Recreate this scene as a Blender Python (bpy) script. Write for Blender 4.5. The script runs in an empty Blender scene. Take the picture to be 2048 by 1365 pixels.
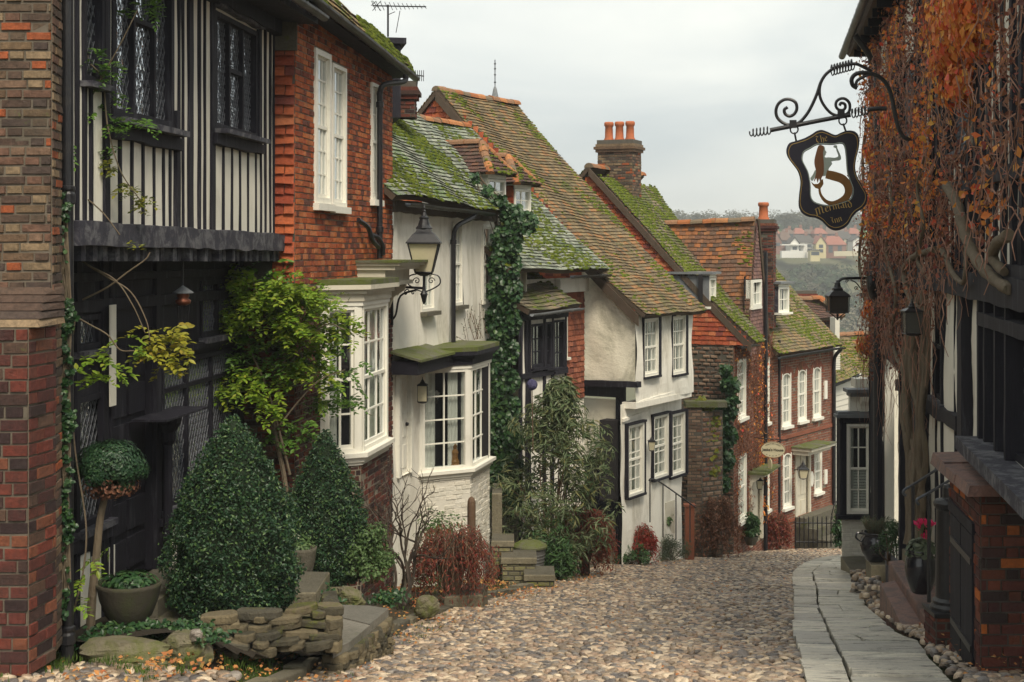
import bpy, math, random
import numpy as np
from mathutils import Vector
from mathutils.geometry import tessellate_polygon
random.seed(7); RS = np.random.RandomState(11)
SC = bpy.context.scene; COL = SC.collection
# ---------------------------------------------------------------- camera
F = 2844.0; CX = 1024.0; HY = 500.0          # focal length and horizon, in photo pixels (2048 x 1365)
cam = bpy.data.cameras.new('camera'); camo = bpy.data.objects.new('camera', cam); COL.objects.link(camo)
camo.location = (0, 0, 0); camo.rotation_euler = (math.pi/2, 0, 0)
cam.sensor_width = 36; cam.lens = 36*F/2048; cam.shift_y = -(682.5-HY)/2048
cam.clip_start = .1; cam.clip_end = 6000
SC.camera = camo
# ---------------------------------------------------------------- sky, sun, exposure
SUN_EL, SUN_AZ = math.radians(52), math.radians(160)
wd = bpy.data.worlds.new('World'); SC.world = wd; wd.use_nodes = True
nt = wd.node_tree; nt.nodes.clear()
def wn(t, **k):
    n = nt.nodes.new(t)
    for a, b in k.items(): setattr(n, a, b)
    return n
wo = wn('ShaderNodeOutputWorld'); bg = wn('ShaderNodeBackground'); bg.inputs['Strength'].default_value = .112
sky = wn('ShaderNodeTexSky', sky_type='NISHITA', sun_disc=False, sun_elevation=SUN_EL, sun_rotation=SUN_AZ)
sky.air_density = 1.0; sky.dust_density = 3.0; sky.ozone_density = 1.5
hs = wn('ShaderNodeHueSaturation'); hs.inputs['Saturation'].default_value = .16
tc = wn('ShaderNodeTexCoord'); mp = wn('ShaderNodeMapping'); mp.inputs['Scale'].default_value = (1, 1, 3.2)
no = wn('ShaderNodeTexNoise'); no.inputs['Scale'].default_value = 2.6; no.inputs['Detail'].default_value = 6; no.inputs['Roughness'].default_value = .5
no.inputs['Distortion'].default_value = .4
cr = wn('ShaderNodeValToRGB'); e = cr.color_ramp.elements
e[0].position = .34; e[0].color = (.37, .41, .41, 1); e[1].position = .66; e[1].color = (.70, .70, .625, 1)
mx = wn('ShaderNodeMix', data_type='RGBA'); mx.inputs['Factor'].default_value = .80
sc_ = wn('ShaderNodeVectorMath', operation='SCALE'); sc_.inputs['Scale'].default_value = 6.2
L = nt.links.new
L(tc.outputs['Generated'], mp.inputs['Vector']); L(mp.outputs[0], no.inputs['Vector']); L(no.outputs['Fac'], cr.inputs['Fac'])
L(cr.outputs[0], sc_.inputs[0]); L(sky.outputs[0], hs.inputs['Color'])
L(hs.outputs[0], mx.inputs[6]); L(sc_.outputs[0], mx.inputs[7]); L(mx.outputs[2], bg.inputs['Color']); L(bg.outputs[0], wo.inputs['Surface'])
sl = bpy.data.lights.new('sun', 'SUN'); sl.energy = 1.5; sl.angle = math.radians(20); sl.color = (1, .89, .72)
so = bpy.data.objects.new('sun', sl); COL.objects.link(so)
# direction to the sun: from behind the camera, over the right shoulder
sd = Vector((math.sin(SUN_AZ)*math.cos(SUN_EL), math.cos(SUN_AZ)*math.cos(SUN_EL), math.sin(SUN_EL)))
so.rotation_euler = sd.to_track_quat('Z', 'Y').to_euler()
SC.view_settings.view_transform = 'Standard'; SC.view_settings.look = 'None'; SC.view_settings.gamma = 1
SC.view_settings.exposure = 1.25
SC.cycles.max_bounces = 6; SC.cycles.diffuse_bounces = 3; SC.cycles.transparent_max_bounces = 12; SC.cycles.glossy_bounces = 3
SC.cycles.volume_bounces = 0
# ---------------------------------------------------------------- mesh helpers
def V3(x, y, z): return np.array((x, y, z), float)
class PL:
    """A plane in the place: origin o, unit axes u, v, outward normal n."""
    def __init__(s, o, u, v=None, flip=False):
        s.o = np.array(o, float); s.u = np.array(u, float); s.u /= np.linalg.norm(s.u)
        s.v = np.array((0, 0, 1.) if v is None else v, float); s.v -= s.u*np.dot(s.u, s.v); s.v /= np.linalg.norm(s.v)
        s.n = np.cross(s.u, s.v)
        if flip: s.n = -s.n
    def uv(s, px, py):
        r = V3((px-CX)/F, 1, -(py-HY)/F); t = np.dot(s.o, s.n)/np.dot(r, s.n); p = r*t-s.o
        return float(np.dot(p, s.u)), float(np.dot(p, s.v))
    def U(s, px): return s.uv(px, HY)[0]
    def p(s, u, v, d=0.): return s.o+s.u*u+s.v*v+s.n*d
    def px(s, px, py, d=0.):
        a, b = s.uv(px, py); return s.p(a, b, d)
    def rect(s, x0, x1, y0, y1):
        """photo box -> (u0,u1,v0,v1) on the plane, heights read at the middle"""
        a, b = s.U(x0), s.U(x1); m = (x0+x1)/2
        return (min(a, b), max(a, b), s.uv(m, y1)[1], s.uv(m, y0)[1])
    def off(s, d, dv=0): return PL2(s.p(0, dv, d), s.u, s.v, s.n)
def PL2(o, u, v, n):
    q = PL.__new__(PL); q.o, q.u, q.v, q.n = np.array(o, float), np.array(u, float), np.array(v, float), np.array(n, float); return q
def at(px, py, Y): return V3((px-CX)/F*Y, Y, -(py-HY)/F*Y)
def gz(x, y):
    """height of the sloping ground"""
    y = np.asarray(y, float)
    z = -(1.6+.17*y)-.004*np.maximum(0, y-38)**1.6-.0*x
    return np.maximum(z, -60.)
def gpt(px, py):
    """ground point seen at a photo pixel"""
    k = (py-HY)/F; Y = 1.6/(k-.17); return V3((px-CX)/F*Y, Y, float(gz(0, Y)))
def facade(a, b, face):
    """vertical plane through ground points a, b (x,y); face = a point on the outer side"""
    u = np.array((b[0]-a[0], b[1]-a[1], 0.)); q = PL((a[0], a[1], 0), u)
    if np.dot(np.array((face[0], face[1], 0.))-q.o, q.n) < 0: q.n = -q.n
    q.len = float(np.linalg.norm(u)); return q
BOXF = np.array([(0,3,2,1),(4,5,6,7),(0,1,5,4),(1,2,6,5),(2,3,7,6),(3,0,4,7)])
class MB:
    def __init__(s): s.V = []; s.L = []; s.T = []; s.M = []; s.n = 0
    def add(s, V, Fc, mi=0):
        V = np.asarray(V, float).reshape(-1, 3); Fc = np.asarray(Fc, int)
        if len(V) == 0: return s
        s.V.append(V); s.L.append((Fc+s.n).ravel()); s.T.append(np.full(len(Fc), Fc.shape[1])); s.M.append(np.broadcast_to(np.asarray(mi), (len(Fc),)).astype(int)); s.n += len(V)
        return s
    def poly(s, pts, mi=0): return s.add(pts, [list(range(len(pts)))], mi)
    def box(s, pl, u0, u1, v0, v1, d0, d1, mi=0):
        P = [pl.p(u0,v0,d0),pl.p(u1,v0,d0),pl.p(u1,v1,d0),pl.p(u0,v1,d0),pl.p(u0,v0,d1),pl.p(u1,v0,d1),pl.p(u1,v1,d1),pl.p(u0,v1,d1)]
        return s.add(P, BOXF, mi)
    def hexa(s, P, mi=0): return s.add(P, BOXF, mi)
    def prism(s, pl, pts, d0, d1, mi=0):
        n = len(pts); A = [pl.p(a, b, d0) for a, b in pts]+[pl.p(a, b, d1) for a, b in pts]
        s.add(A, [(i, (i+1) % n, n+(i+1) % n, n+i) for i in range(n)], mi)
        tr = tessellate_polygon([[Vector((a, b, 0)) for a, b in pts]])
        s.add(A, [tuple(t) for t in tr]+[tuple(i+n for i in t) for t in tr], mi); return s
    def ring(s, pl, outer, inner, d0, d1, mi=0):
        """plate with a hole"""
        k = len(outer); m = len(inner); al = list(outer)+list(inner); N = k+m
        A = [pl.p(a, b, d0) for a, b in al]+[pl.p(a, b, d1) for a, b in al]
        tr = tessellate_polygon([[Vector((a, b, 0)) for a, b in outer], [Vector((a, b, 0)) for a, b in inner]])
        s.add(A, [tuple(t) for t in tr]+[tuple(i+N for i in t) for t in tr], mi)
        s.add(A, [(i, (i+1) % k, N+(i+1) % k, N+i) for i in range(k)]+[(k+i, k+(i+1) % m, N+k+(i+1) % m, N+k+i) for i in range(m)], mi); return s
    def tube(s, pts, r, n=8, mi=0, cap=True, flat=1.):
        P = np.asarray(pts, float); k = len(P); R = np.broadcast_to(np.asarray(r, float), (k,))
        T = np.gradient(P, axis=0); T /= np.maximum(np.linalg.norm(T, axis=1), 1e-9)[:, None]
        ref = V3(0, 0, 1) if abs(T[0][2]) < .9 else V3(1, 0, 0)
        a = np.cross(T[0], ref); a /= np.linalg.norm(a); Vv = []
        ang = np.arange(n)/n*2*math.pi
        for i in range(k):
            a = a-T[i]*np.dot(a, T[i]); a /= max(np.linalg.norm(a), 1e-9); b = np.cross(T[i], a)
            Vv.append(P[i]+R[i]*(np.cos(ang)[:, None]*a+np.sin(ang)[:, None]*b*flat))
        Vv = np.concatenate(Vv); Fc = [(i*n+j, i*n+(j+1) % n, (i+1)*n+(j+1) % n, (i+1)*n+j) for i in range(k-1) for j in range(n)]
        s.add(Vv, Fc, mi)
        if cap and n > 2:
            s.add(Vv[:n], [tuple(range(n))[::-1]], mi); s.add(Vv[-n:], [tuple(range(n))], mi)
        return s
    def lathe(s, c, prof, n=16, mi=0, a0=0, sx=1., sy=1.):
        """prof: list of (r, z) about vertical axis at c"""
        ang = a0+np.arange(n)/n*2*math.pi; Vv = []
        for r, z in prof: Vv.append(np.stack([c[0]+np.cos(ang)*r*sx, c[1]+np.sin(ang)*r*sy, np.full(n, c[2]+z)], 1))
        k = len(prof); Vv = np.concatenate(Vv)
        s.add(Vv, [(i*n+j, i*n+(j+1) % n, (i+1)*n+(j+1) % n, (i+1)*n+j) for i in range(k-1) for j in range(n)], mi)
        s.add(Vv[:n], [tuple(range(n))[::-1]], mi); s.add(Vv[-n:], [tuple(range(n))], mi); return s
    def inst(s, V0, F0, M, T, mi=0):
        """many copies of a template: M (N,3,3) columns = axes, T (N,3)"""
        N = len(T)
        if N == 0: return s
        Vv = np.einsum('nij,kj->nki', M, V0)+T[:, None, :]; F0 = np.asarray(F0)
        Fc = (F0[None]+(np.arange(N)*len(V0))[:, None, None]).reshape(-1, F0.shape[1])
        mi = np.repeat(np.broadcast_to(np.asarray(mi), (N,)), len(F0))
        return s.add(Vv.reshape(-1, 3), Fc, mi)
    def build(s, name, mats, parent=None, smooth=False, loc=None, **props):
        me = bpy.data.meshes.new(name)
        if s.n:
            Vv = np.concatenate(s.V); Lp = np.concatenate(s.L); T = np.concatenate(s.T); Mi = np.concatenate(s.M)
            org = np.array(loc, float) if loc is not None else np.zeros(3)
            if parent is not None and loc is None: org = np.array(ORG.get(parent.name, (0, 0, 0)))
            Vv = Vv-org
            me.vertices.add(len(Vv)); me.vertices.foreach_set('co', Vv.ravel().astype(np.float32))
            me.loops.add(len(Lp)); me.loops.foreach_set('vertex_index', Lp.astype(np.int32))
            me.polygons.add(len(T)); st = np.concatenate([[0], np.cumsum(T)[:-1]])
            me.polygons.foreach_set('loop_start', st.astype(np.int32)); me.polygons.foreach_set('loop_total', T.astype(np.int32))
            me.polygons.foreach_set('material_index', Mi.astype(np.int32))
            me.polygons.foreach_set('use_smooth', np.full(len(T), bool(smooth)))
            me.update(calc_edges=True); me.validate()
        for m in (mats if isinstance(mats, (list, tuple)) else [mats]): me.materials.append(m)
        o = bpy.data.objects.new(name, me); COL.objects.link(o)
        if parent is not None:
            o.parent = parent; ORG[o.name] = ORG.get(parent.name, (0, 0, 0))
        else:
            org = loc if loc is not None else (0, 0, 0); o.location = tuple(org); ORG[o.name] = tuple(org)
        for k, v in props.items(): o[k] = v
        return o
ORG = {}      # where each thing's own origin stands, so parts can be given in place coordinates
def thing(name, label, cat, loc=(0, 0, 0), group=None):
    o = bpy.data.objects.new(name, None); COL.objects.link(o); o.location = tuple(float(c) for c in loc); o.empty_display_size = .2
    o['label'] = label; o['category'] = cat
    if group: o['group'] = group
    ORG[o.name] = tuple(float(c) for c in loc); return o
def tag(o, label, cat, group=None):
    o['label'] = label; o['category'] = cat
    if group: o['group'] = group
    return o
def tree_copy(root, loc, label=None, rz=0., sc=1.):
    c = root.copy(); COL.objects.link(c); c.location = tuple(loc); c.rotation_euler = (0, 0, rz); c.scale = (sc, sc, sc)
    if label: c['label'] = label
    for ch in list(root.children):
        d = ch.copy(); COL.objects.link(d); d.parent = c
        for g in list(ch.children):
            h = g.copy(); COL.objects.link(h); h.parent = d
    return c
# ---------------------------------------------------------------- materials
class NT:
    def __init__(s, name):
        s.m = bpy.data.materials.new(name); s.m.use_nodes = True; s.t = s.m.node_tree; s.t.nodes.clear()
        s.out = s.n('ShaderNodeOutputMaterial'); s.b = s.n('ShaderNodeBsdfPrincipled'); s.l(s.b.outputs[0], s.out.inputs['Surface'])
        s.co = s.n('ShaderNodeTexCoord').outputs['Object']
    def n(s, t, **k):
        q = s.t.nodes.new(t)
        for a, b in k.items(): setattr(q, a, b)
        return q
    def l(s, a, b): s.t.links.new(a, b)
    def noise(s, scale, detail=4, rough=.6, dist=0., vec=None, stretch=None):
        q = s.n('ShaderNodeTexNoise'); q.inputs['Scale'].default_value = scale; q.inputs['Detail'].default_value = detail
        q.inputs['Roughness'].default_value = rough; q.inputs['Distortion'].default_value = dist; v = vec or s.co
        if stretch:
            m = s.n('ShaderNodeMapping'); m.inputs['Scale'].default_value = stretch; s.l(v, m.inputs['Vector']); v = m.outputs[0]
        s.l(v, q.inputs['Vector']); return q.outputs['Fac']
    def ramp(s, fac, stops, interp='LINEAR'):
        q = s.n('ShaderNodeValToRGB'); q.color_ramp.interpolation = interp; e = q.color_ramp.elements
        while len(e) < len(stops): e.new(.5)
        for i, (p, c) in enumerate(stops):
            e[i].position = p; e[i].color = tuple(c)+(1,) if len(c) == 3 else c
        s.l(fac, q.inputs['Fac']); return q.outputs['Color']
    def mix(s, f, a, b, mode='MIX'):
        q = s.n('ShaderNodeMix', data_type='RGBA', blend_type=mode)
        for x, i in ((f, 0), (a, 6), (b, 7)):
            if hasattr(x, 'is_linked'): s.l(x, q.inputs[i])
            else: q.inputs[i].default_value = x if i == 0 else tuple(x)+(1,)
        return q.outputs[2]
    def math(s, op, a, b=0., clamp=False):
        q = s.n('ShaderNodeMath', operation=op, use_clamp=clamp)
        for x, i in ((a, 0), (b, 1)):
            if hasattr(x, 'is_linked'): s.l(x, q.inputs[i])
            else: q.inputs[i].default_value = x
        return q.outputs[0]
    def mask(s, fac, lo, hi):
        q = s.n('ShaderNodeMapRange'); q.inputs['From Min'].default_value = lo; q.inputs['From Max'].default_value = hi; s.l(fac, q.inputs['Value']); return q.outputs[0]
    def rnd(s): return s.n('ShaderNodeNewGeometry').outputs['Random Per Island']
    def nz(s):
        q = s.n('ShaderNodeSeparateXYZ'); s.l(s.n('ShaderNodeNewGeometry').outputs['Normal'], q.inputs[0]); return q.outputs['Z']
    def bump(s, h, strength=.5, dist=.01):
        q = s.n('ShaderNodeBump'); q.inputs['Strength'].default_value = strength; q.inputs['Distance'].default_value = dist; s.l(h, q.inputs['Height'])
        s.l(q.outputs[0], s.b.inputs['Normal'])
    def fin(s, col, rough=.85, spec=.3, metal=0):
        if hasattr(col, 'is_linked'): s.l(col, s.b.inputs['Base Color'])
        else: s.b.inputs['Base Color'].default_value = tuple(col)+(1,)
        if hasattr(rough, 'is_linked'): s.l(rough, s.b.inputs['Roughness'])
        else: s.b.inputs['Roughness'].default_value = rough
        s.b.inputs['Specular IOR Level'].default_value = spec; s.b.inputs['Metallic'].default_value = metal
        return s.m
def unit_mat(name, cols, dirt=(.05,.045,.04), dirt_amt=.5, moss=0., mosscol=(.07,.11,.015), rough=.85, mottle=.35, bs=.4, msc=1.3, spec=.25):
    """tiles, bricks, stones: one colour per unit, mottled, soiled and mossed"""
    t = NT(name); k = len(cols)
    c = t.ramp(t.rnd(), [(i/k, x) for i, x in enumerate(cols)], 'CONSTANT')
    n1 = t.noise(28, 5, .65); c = t.mix(mottle, c, t.ramp(n1, [(.3, (.25,.25,.25)), (.7, (1.25,1.2,1.15))]), 'MULTIPLY')
    d = t.mask(t.noise(2.2, 5, .65), .46, .72); d = t.math('MULTIPLY', d, dirt_amt); c = t.mix(d, c, dirt)
    if moss > 0:
        a = t.noise(msc, 5, .7, .6); b = t.noise(14, 4, .7); f = t.math('ADD', t.math('MULTIPLY', a, .62), t.math('MULTIPLY', b, .38))
        m = t.mask(f, .66-.26*moss, .74-.26*moss)
        mc = t.mix(t.noise(9, 3), tuple(x*.45 for x in mosscol), tuple(min(1, x*1.7) for x in mosscol))
        c = t.mix(t.math('MULTIPLY', m, .93), c, mc)
    t.bump(t.math('ADD', t.noise(55, 6, .75), t.math('MULTIPLY', t.noise(14, 4), .8)), min(1, bs*1.7), .016)
    return t.fin(c, rough, spec)
def plain_mat(name, col, rough=.7, var=.25, sc=4, bs=.25, bsc=40, dirt=None, dirt_amt=.4, dsc=2.5, lo=.5, hi=.72, spec=.3, metal=0, stretch=None, bd=.01):
    t = NT(name); n = t.noise(sc, 5, .65, stretch=stretch)
    c = t.mix(n, tuple(x*(1-var) for x in col), tuple(min(1, x*(1+var)) for x in col))
    if dirt: c = t.mix(t.math('MULTIPLY', t.mask(t.noise(dsc, 6, .7, .5, stretch=stretch), lo, hi), dirt_amt), c, dirt)
    t.bump(t.noise(bsc, 5, .7, stretch=stretch), bs, bd)
    return t.fin(c, rough, spec, metal)
def leaf_mat(name, cols, rough=.5, trans=.25, spec=.35):
    t = NT(name); k = len(cols)
    c = t.ramp(t.rnd(), [(i/max(1, k-1), x) for i, x in enumerate(cols)])
    c = t.mix(.35, c, t.ramp(t.noise(3.0, 3), [(.3, (.35,.4,.35)), (.7, (1.35,1.3,1.2))]), 'MULTIPLY')
    t.fin(c, rough, spec)
    if trans:
        tr = t.n('ShaderNodeBsdfTranslucent'); t.l(c, tr.inputs['Color']); ms = t.n('ShaderNodeMixShader'); ms.inputs[0].default_value = trans
        t.l(t.b.outputs[0], ms.inputs[1]); t.l(tr.outputs[0], ms.inputs[2]); t.l(ms.outputs[0], t.out.inputs['Surface'])
    return t.m
M = {}
M['white'] = plain_mat('white_gloss_paint', (.80,.78,.69), .45, .06, 8, .15, 60, (.30,.27,.2), .35, 5, .55, .8)
M['cream'] = plain_mat('cream_paint', (.62,.58,.47), .5, .1, 6, .2, 50, (.25,.22,.16), .4, 4)
M['render'] = plain_mat('lime_render', (.72,.67,.55), .85, .1, 2.5, .5, 18, (.27,.24,.17), .6, 1.4, .50, .74, bd=.03)
M['render_green'] = plain_mat('stained_render', (.80,.76,.62), .85, .10, 2.0, .5, 14, (.20,.20,.13), .75, .9, .44, .66, bd=.03)
M['limewash'] = plain_mat('white_limewash', (.84,.81,.72), .8, .07, 2.5, .5, 14, (.36,.33,.24), .7, 1.7, .50, .72, bd=.02, stretch=(1,1,.35))
M['panel'] = plain_mat('cream_infill', (.78,.75,.65), .85, .1, 3, .5, 20, (.30,.28,.24), .5, 2.2, .52, .8, bd=.02, stretch=(1,1,.4))
M['timber'] = plain_mat('black_timber', (.013,.012,.019), .7, .6, 16, .7, 60, (.085,.085,.10), .6, 9, .55, .72, spec=.25, stretch=(1,1,.12), bd=.006)
M['timber_grey'] = plain_mat('weathered_timber', (.042,.041,.055), .75, .6, 14, .9, 55, (.17,.17,.18), .75, 6, .46, .62, spec=.25, bd=.008)
M['iron'] = plain_mat('black_iron', (.012,.012,.015), .38, .5, 12, .3, 60, (.04,.035,.03), .5, 9, spec=.5)
M['lead'] = plain_mat('lead_sheet', (.16,.17,.18), .55, .25, 5, .3, 25, (.3,.3,.28), .5, 4)
M['mortar'] = plain_mat('lime_mortar', (.24,.21,.16), .9, .25, 12, .7, 90, (.07,.065,.05), .6, 3)
M['mortar_mid'] = plain_mat('sooty_mortar', (.15,.125,.095), .9, .3, 12, .7, 90, (.05,.05,.035), .6, 4)
M['mortar_dark'] = plain_mat('dark_mortar', (.10,.09,.075), .9, .3, 12, .7, 90, (.05,.06,.03), .5, 3)
M['mortar_pale'] = plain_mat('pale_mortar', (.46,.43,.36), .9, .2, 12, .6, 90)
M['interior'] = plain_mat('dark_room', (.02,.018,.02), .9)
M['curtain'] = plain_mat('net_curtain', (.78,.76,.69), .9, .15, 9, .2, 20, stretch=(6,6,.4))
M['wood'] = plain_mat('oiled_wood', (.20,.10,.045), .5, .4, 5, .4, 40, stretch=(1,1,.15))
M['bark'] = plain_mat('bark', (.16,.125,.085), .85, .45, 10, .9, 30, (.08,.09,.05), .5, 6, stretch=(1,1,.3), bd=.03)
M['twig'] = plain_mat('twig', (.13,.085,.055), .8, .5, 8)
M['soil'] = plain_mat('soil', (.035,.027,.018), .95, .5, 14, .9, 40, bd=.03)
def glass(name='window_glass', tint=(.9,.95,.95), base=.24, bs=.25):
    t = NT(name); g = t.n('ShaderNodeBsdfGlossy'); g.inputs['Roughness'].default_value = .03; g.inputs['Color'].default_value = (.92,.96,1,1)
    tr = t.n('ShaderNodeBsdfTransparent'); tr.inputs['Color'].default_value = tuple(tint)+(1,)
    lw = t.n('ShaderNodeLayerWeight'); lw.inputs['Blend'].default_value = .28
    q = t.n('ShaderNodeBump'); q.inputs['Strength'].default_value = bs; q.inputs['Distance'].default_value = .02; t.l(t.noise(2.2 if bs < .3 else 7., 2), q.inputs['Height'])
    t.l(q.outputs[0], g.inputs['Normal'])
    f = t.math('ADD', t.math('MULTIPLY', lw.outputs['Facing'], .5), base)
    ms = t.n('ShaderNodeMixShader'); t.l(f, ms.inputs[0]); t.l(tr.outputs[0], ms.inputs[1]); t.l(g.outputs[0], ms.inputs[2]); t.l(ms.outputs[0], t.out.inputs['Surface'])
    t.t.nodes.remove(t.b); return t.m
M['glass'] = glass(); M['leaded_glass'] = glass('leaded_glass', (.8,.85,.9), .45, .9)
R3 = ((.33,.085,.035), (.40,.12,.045), (.25,.06,.03), (.45,.16,.07), (.17,.05,.035), (.36,.10,.04), (.29,.075,.035))
M['brick_orange'] = unit_mat('orange_red_brick', ((.42,.105,.035),(.50,.155,.05),(.34,.075,.03),(.46,.12,.045),(.22,.06,.035),(.52,.19,.08),(.38,.09,.03),(.15,.055,.04)), (.07,.045,.035), .5, 0, rough=.85)
M['brick_red'] = unit_mat('dark_red_brick', ((.14,.042,.033),(.19,.05,.034),(.085,.033,.03),(.15,.05,.036),(.045,.027,.027),(.22,.08,.045),(.12,.07,.05),(.075,.042,.036),(.17,.045,.032)), (.04,.032,.028), .75, .14, mottle=.6)
M['brick_old'] = unit_mat('old_brown_brick', ((.17,.11,.07),(.25,.18,.11),(.12,.08,.06),(.20,.135,.08),(.36,.10,.04),(.09,.065,.055),(.29,.21,.13),(.18,.10,.07),(.14,.10,.07),(.22,.14,.095),(.10,.065,.05)), (.05,.042,.035), .7, .2, mottle=.6)
M['brick_georgian'] = unit_mat('georgian_brick', ((.22,.085,.055),(.26,.11,.07),(.18,.07,.05),(.28,.10,.06),(.20,.095,.07),(.24,.08,.05)), (.09,.05,.04), .4, .1)
M['brick_box'] = unit_mat('smooth_red_brick', ((.15,.045,.03),(.19,.06,.035),(.11,.035,.03),(.08,.03,.028),(.20,.06,.035),(.13,.04,.03),(.05,.03,.028),(.15,.05,.03),(.08,.035,.03),(.50,.14,.03),(.17,.05,.03),(.10,.035,.03),(.12,.04,.03)), (.035,.025,.025), .55, .08)
M['brick_purple'] = unit_mat('purple_header_brick', ((.17,.115,.11),(.21,.14,.13),(.14,.09,.09),(.24,.15,.12),(.19,.12,.12)), (.07,.05,.05), .4)
M['brick_white'] = unit_mat('whitewashed_brick', ((.74,.71,.62),(.78,.75,.66),(.70,.67,.58),(.76,.72,.62)), (.34,.32,.2), .4, .0, mottle=.12, rough=.7)
M['tile_red'] = unit_mat('hung_tile_red', ((.42,.10,.045),(.50,.13,.05),(.34,.07,.035),(.46,.12,.05),(.22,.06,.045),(.54,.18,.08),(.38,.09,.04)), (.10,.04,.03), .45)
M['tile_hung'] = unit_mat('hung_tile_brown', ((.30,.10,.06),(.36,.12,.07),(.25,.08,.05),(.40,.15,.09),(.20,.07,.05)), (.10,.055,.04), .4)
M['tile_purple'] = unit_mat('hung_tile_purple', ((.19,.11,.10),(.23,.13,.115),(.16,.095,.09),(.26,.15,.12)), (.08,.055,.05), .4)
M['roof_tan'] = unit_mat('roof_tile_tan', ((.20,.15,.085),(.25,.185,.10),(.165,.125,.075),(.28,.19,.10),(.21,.165,.10),(.31,.165,.075),(.15,.115,.075)), (.055,.05,.03), .6, .48, (.07,.085,.02))
M['roof_brown'] = unit_mat('roof_tile_brown', ((.22,.11,.065),(.27,.13,.07),(.17,.09,.06),(.32,.15,.07),(.19,.115,.08),(.38,.15,.06),(.14,.09,.065)), (.055,.045,.035), .6, .16, (.07,.085,.02))
M['roof_mossy'] = unit_mat('roof_tile_mossy', ((.19,.16,.115),(.24,.19,.13),(.15,.125,.095),(.27,.21,.14),(.18,.15,.12)), (.06,.06,.045), .5, .72, (.075,.10,.018), msc=1.3)
M['roof_slate'] = unit_mat('roof_tile_lichened', ((.25,.28,.22),(.31,.34,.27),(.20,.23,.19),(.36,.38,.31),(.18,.19,.16)), (.07,.075,.06), .5, .52, (.075,.15,.018), msc=.8)
M['roof_green'] = unit_mat('roof_tile_green', ((.20,.16,.10),(.25,.19,.11),(.16,.13,.09),(.30,.20,.10)), (.06,.055,.04), .5, .62, (.10,.13,.02), msc=1.0)
M['roof_dark'] = unit_mat('roof_tile_dark', ((.11,.06,.05),(.14,.075,.06),(.09,.055,.05),(.18,.09,.06),(.12,.08,.06)), (.05,.05,.04), .5, .22, (.06,.08,.02))
M['ridge'] = unit_mat('ridge_tile', ((.42,.17,.07),(.36,.13,.05),(.30,.16,.09),(.46,.20,.08),(.20,.15,.10)), (.10,.09,.06), .6, .3, (.10,.12,.03))
M['moss'] = leaf_mat('moss', ((.045,.065,.010),(.085,.115,.013),(.13,.155,.02),(.07,.085,.018)), .95, .0, .1)
M['stone'] = unit_mat('grey_stone', ((.17,.155,.115),(.21,.19,.14),(.14,.13,.10),(.24,.215,.15)), (.055,.05,.035), .6, .38, (.085,.10,.02), bs=.8)
t = NT('flagstone'); c = t.ramp(t.rnd(), [(0, (.52,.50,.43)), (.2, (.66,.63,.53)), (.4, (.42,.41,.37)), (.6, (.60,.57,.49)), (.8, (.72,.68,.57))], 'CONSTANT')
c = t.mix(.45, c, t.ramp(t.noise(26, 6, .7), [(.3, (.3,.3,.3)), (.7, (1.25,1.22,1.15))]), 'MULTIPLY')
st_ = t.mask(t.noise(3.2, 6, .72, .8, stretch=(.7, 2.6, 1)), .47, .60); c = t.mix(t.math('MULTIPLY', st_, .62), c, (.10,.098,.10)); c = t.mix(t.math('MULTIPLY', t.mask(t.noise(1.3, 5, .7), .55, .7), .5), c, (.16,.135,.10))
t.bump(t.math('ADD', t.noise(40, 6, .7), t.noise(5, 4, .6, stretch=(.6, 2, 1))), .5, .012); M['flag'] = t.fin(c, t.math('ADD', t.math('MULTIPLY', st_, -.12), .38), .5)
M['cobble'] = unit_mat('cobblestone', ((.34,.255,.175),(.47,.36,.25),(.21,.16,.125),(.60,.47,.34),(.12,.105,.10),(.36,.25,.175),(.28,.245,.21),(.70,.57,.41),(.17,.15,.14),(.46,.32,.215),(.24,.185,.135)), (.06,.045,.03), .45, .12, (.05,.065,.012), rough=.30, mottle=.45, spec=.6, bs=.3, msc=.8)
# ================================================================= GROUND, ROAD, PAVEMENT, FAR HILL
def ip(x, xs, ys): return np.interp(x, xs, ys)
TY = [44, 60, 100, 160, 250, 330, 400, 450, 480, 520, 600, 700, 1200, 3500]
TZ = [float(gz(0, 44)), -14, -31, -41, -40, -31, -19, -9, -4.5, 2.5, 8.6, 12, 10, 0]
def gb(x, y):
    """ground with the raised banks on either side of the street"""
    x = np.asarray(x, float); y = np.asarray(y, float)
    kx = np.interp(y, [8, 11.9, 14, 16, 20.5, 24.2, 31, 40], [-2.1, -1.78, -1.55, -1.3, -.4, .55, 2.1, 5.9]); rx = np.interp(y, [8, 11.9, 15.5, 19.2, 29], [3.0, 3.69, 4.23, 4.8, 6.8])
    return gz(x, y)+np.clip((kx-.15-x)/.5, 0, 1)*np.interp(y, [8, 16, 20, 26, 34], [.30, .26, .12, .10, .04])+np.clip((x-rx-.05)/.3, 0, 1)*np.interp(y, [16, 22], [.10, .02])
def terr(x, y):
    x = np.asarray(x, float); y = np.asarray(y, float)
    z = np.where(y <= 44, gb(x, np.minimum(y, 44)), np.interp(y, TY, TZ))
    w = np.clip((y-150)/200, 0, 1)
    return z+w*(1.6*np.sin(x/37+1)+1.2*np.sin(y/29+x/61))*np.clip((620-y)/80, .15, 1)
def sheet(xs, ys, f):
    X, Y = np.meshgrid(xs, ys); Z = f(X, Y); V = np.stack([X, Y, Z], -1).reshape(-1, 3); n = len(xs); m = len(ys)
    i = np.arange((m-1)*n).reshape(m-1, n)[:, :-1].ravel()
    return V, np.stack([i, i+1, i+n+1, i+n], 1)
t = NT('earth_and_grass')
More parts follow.
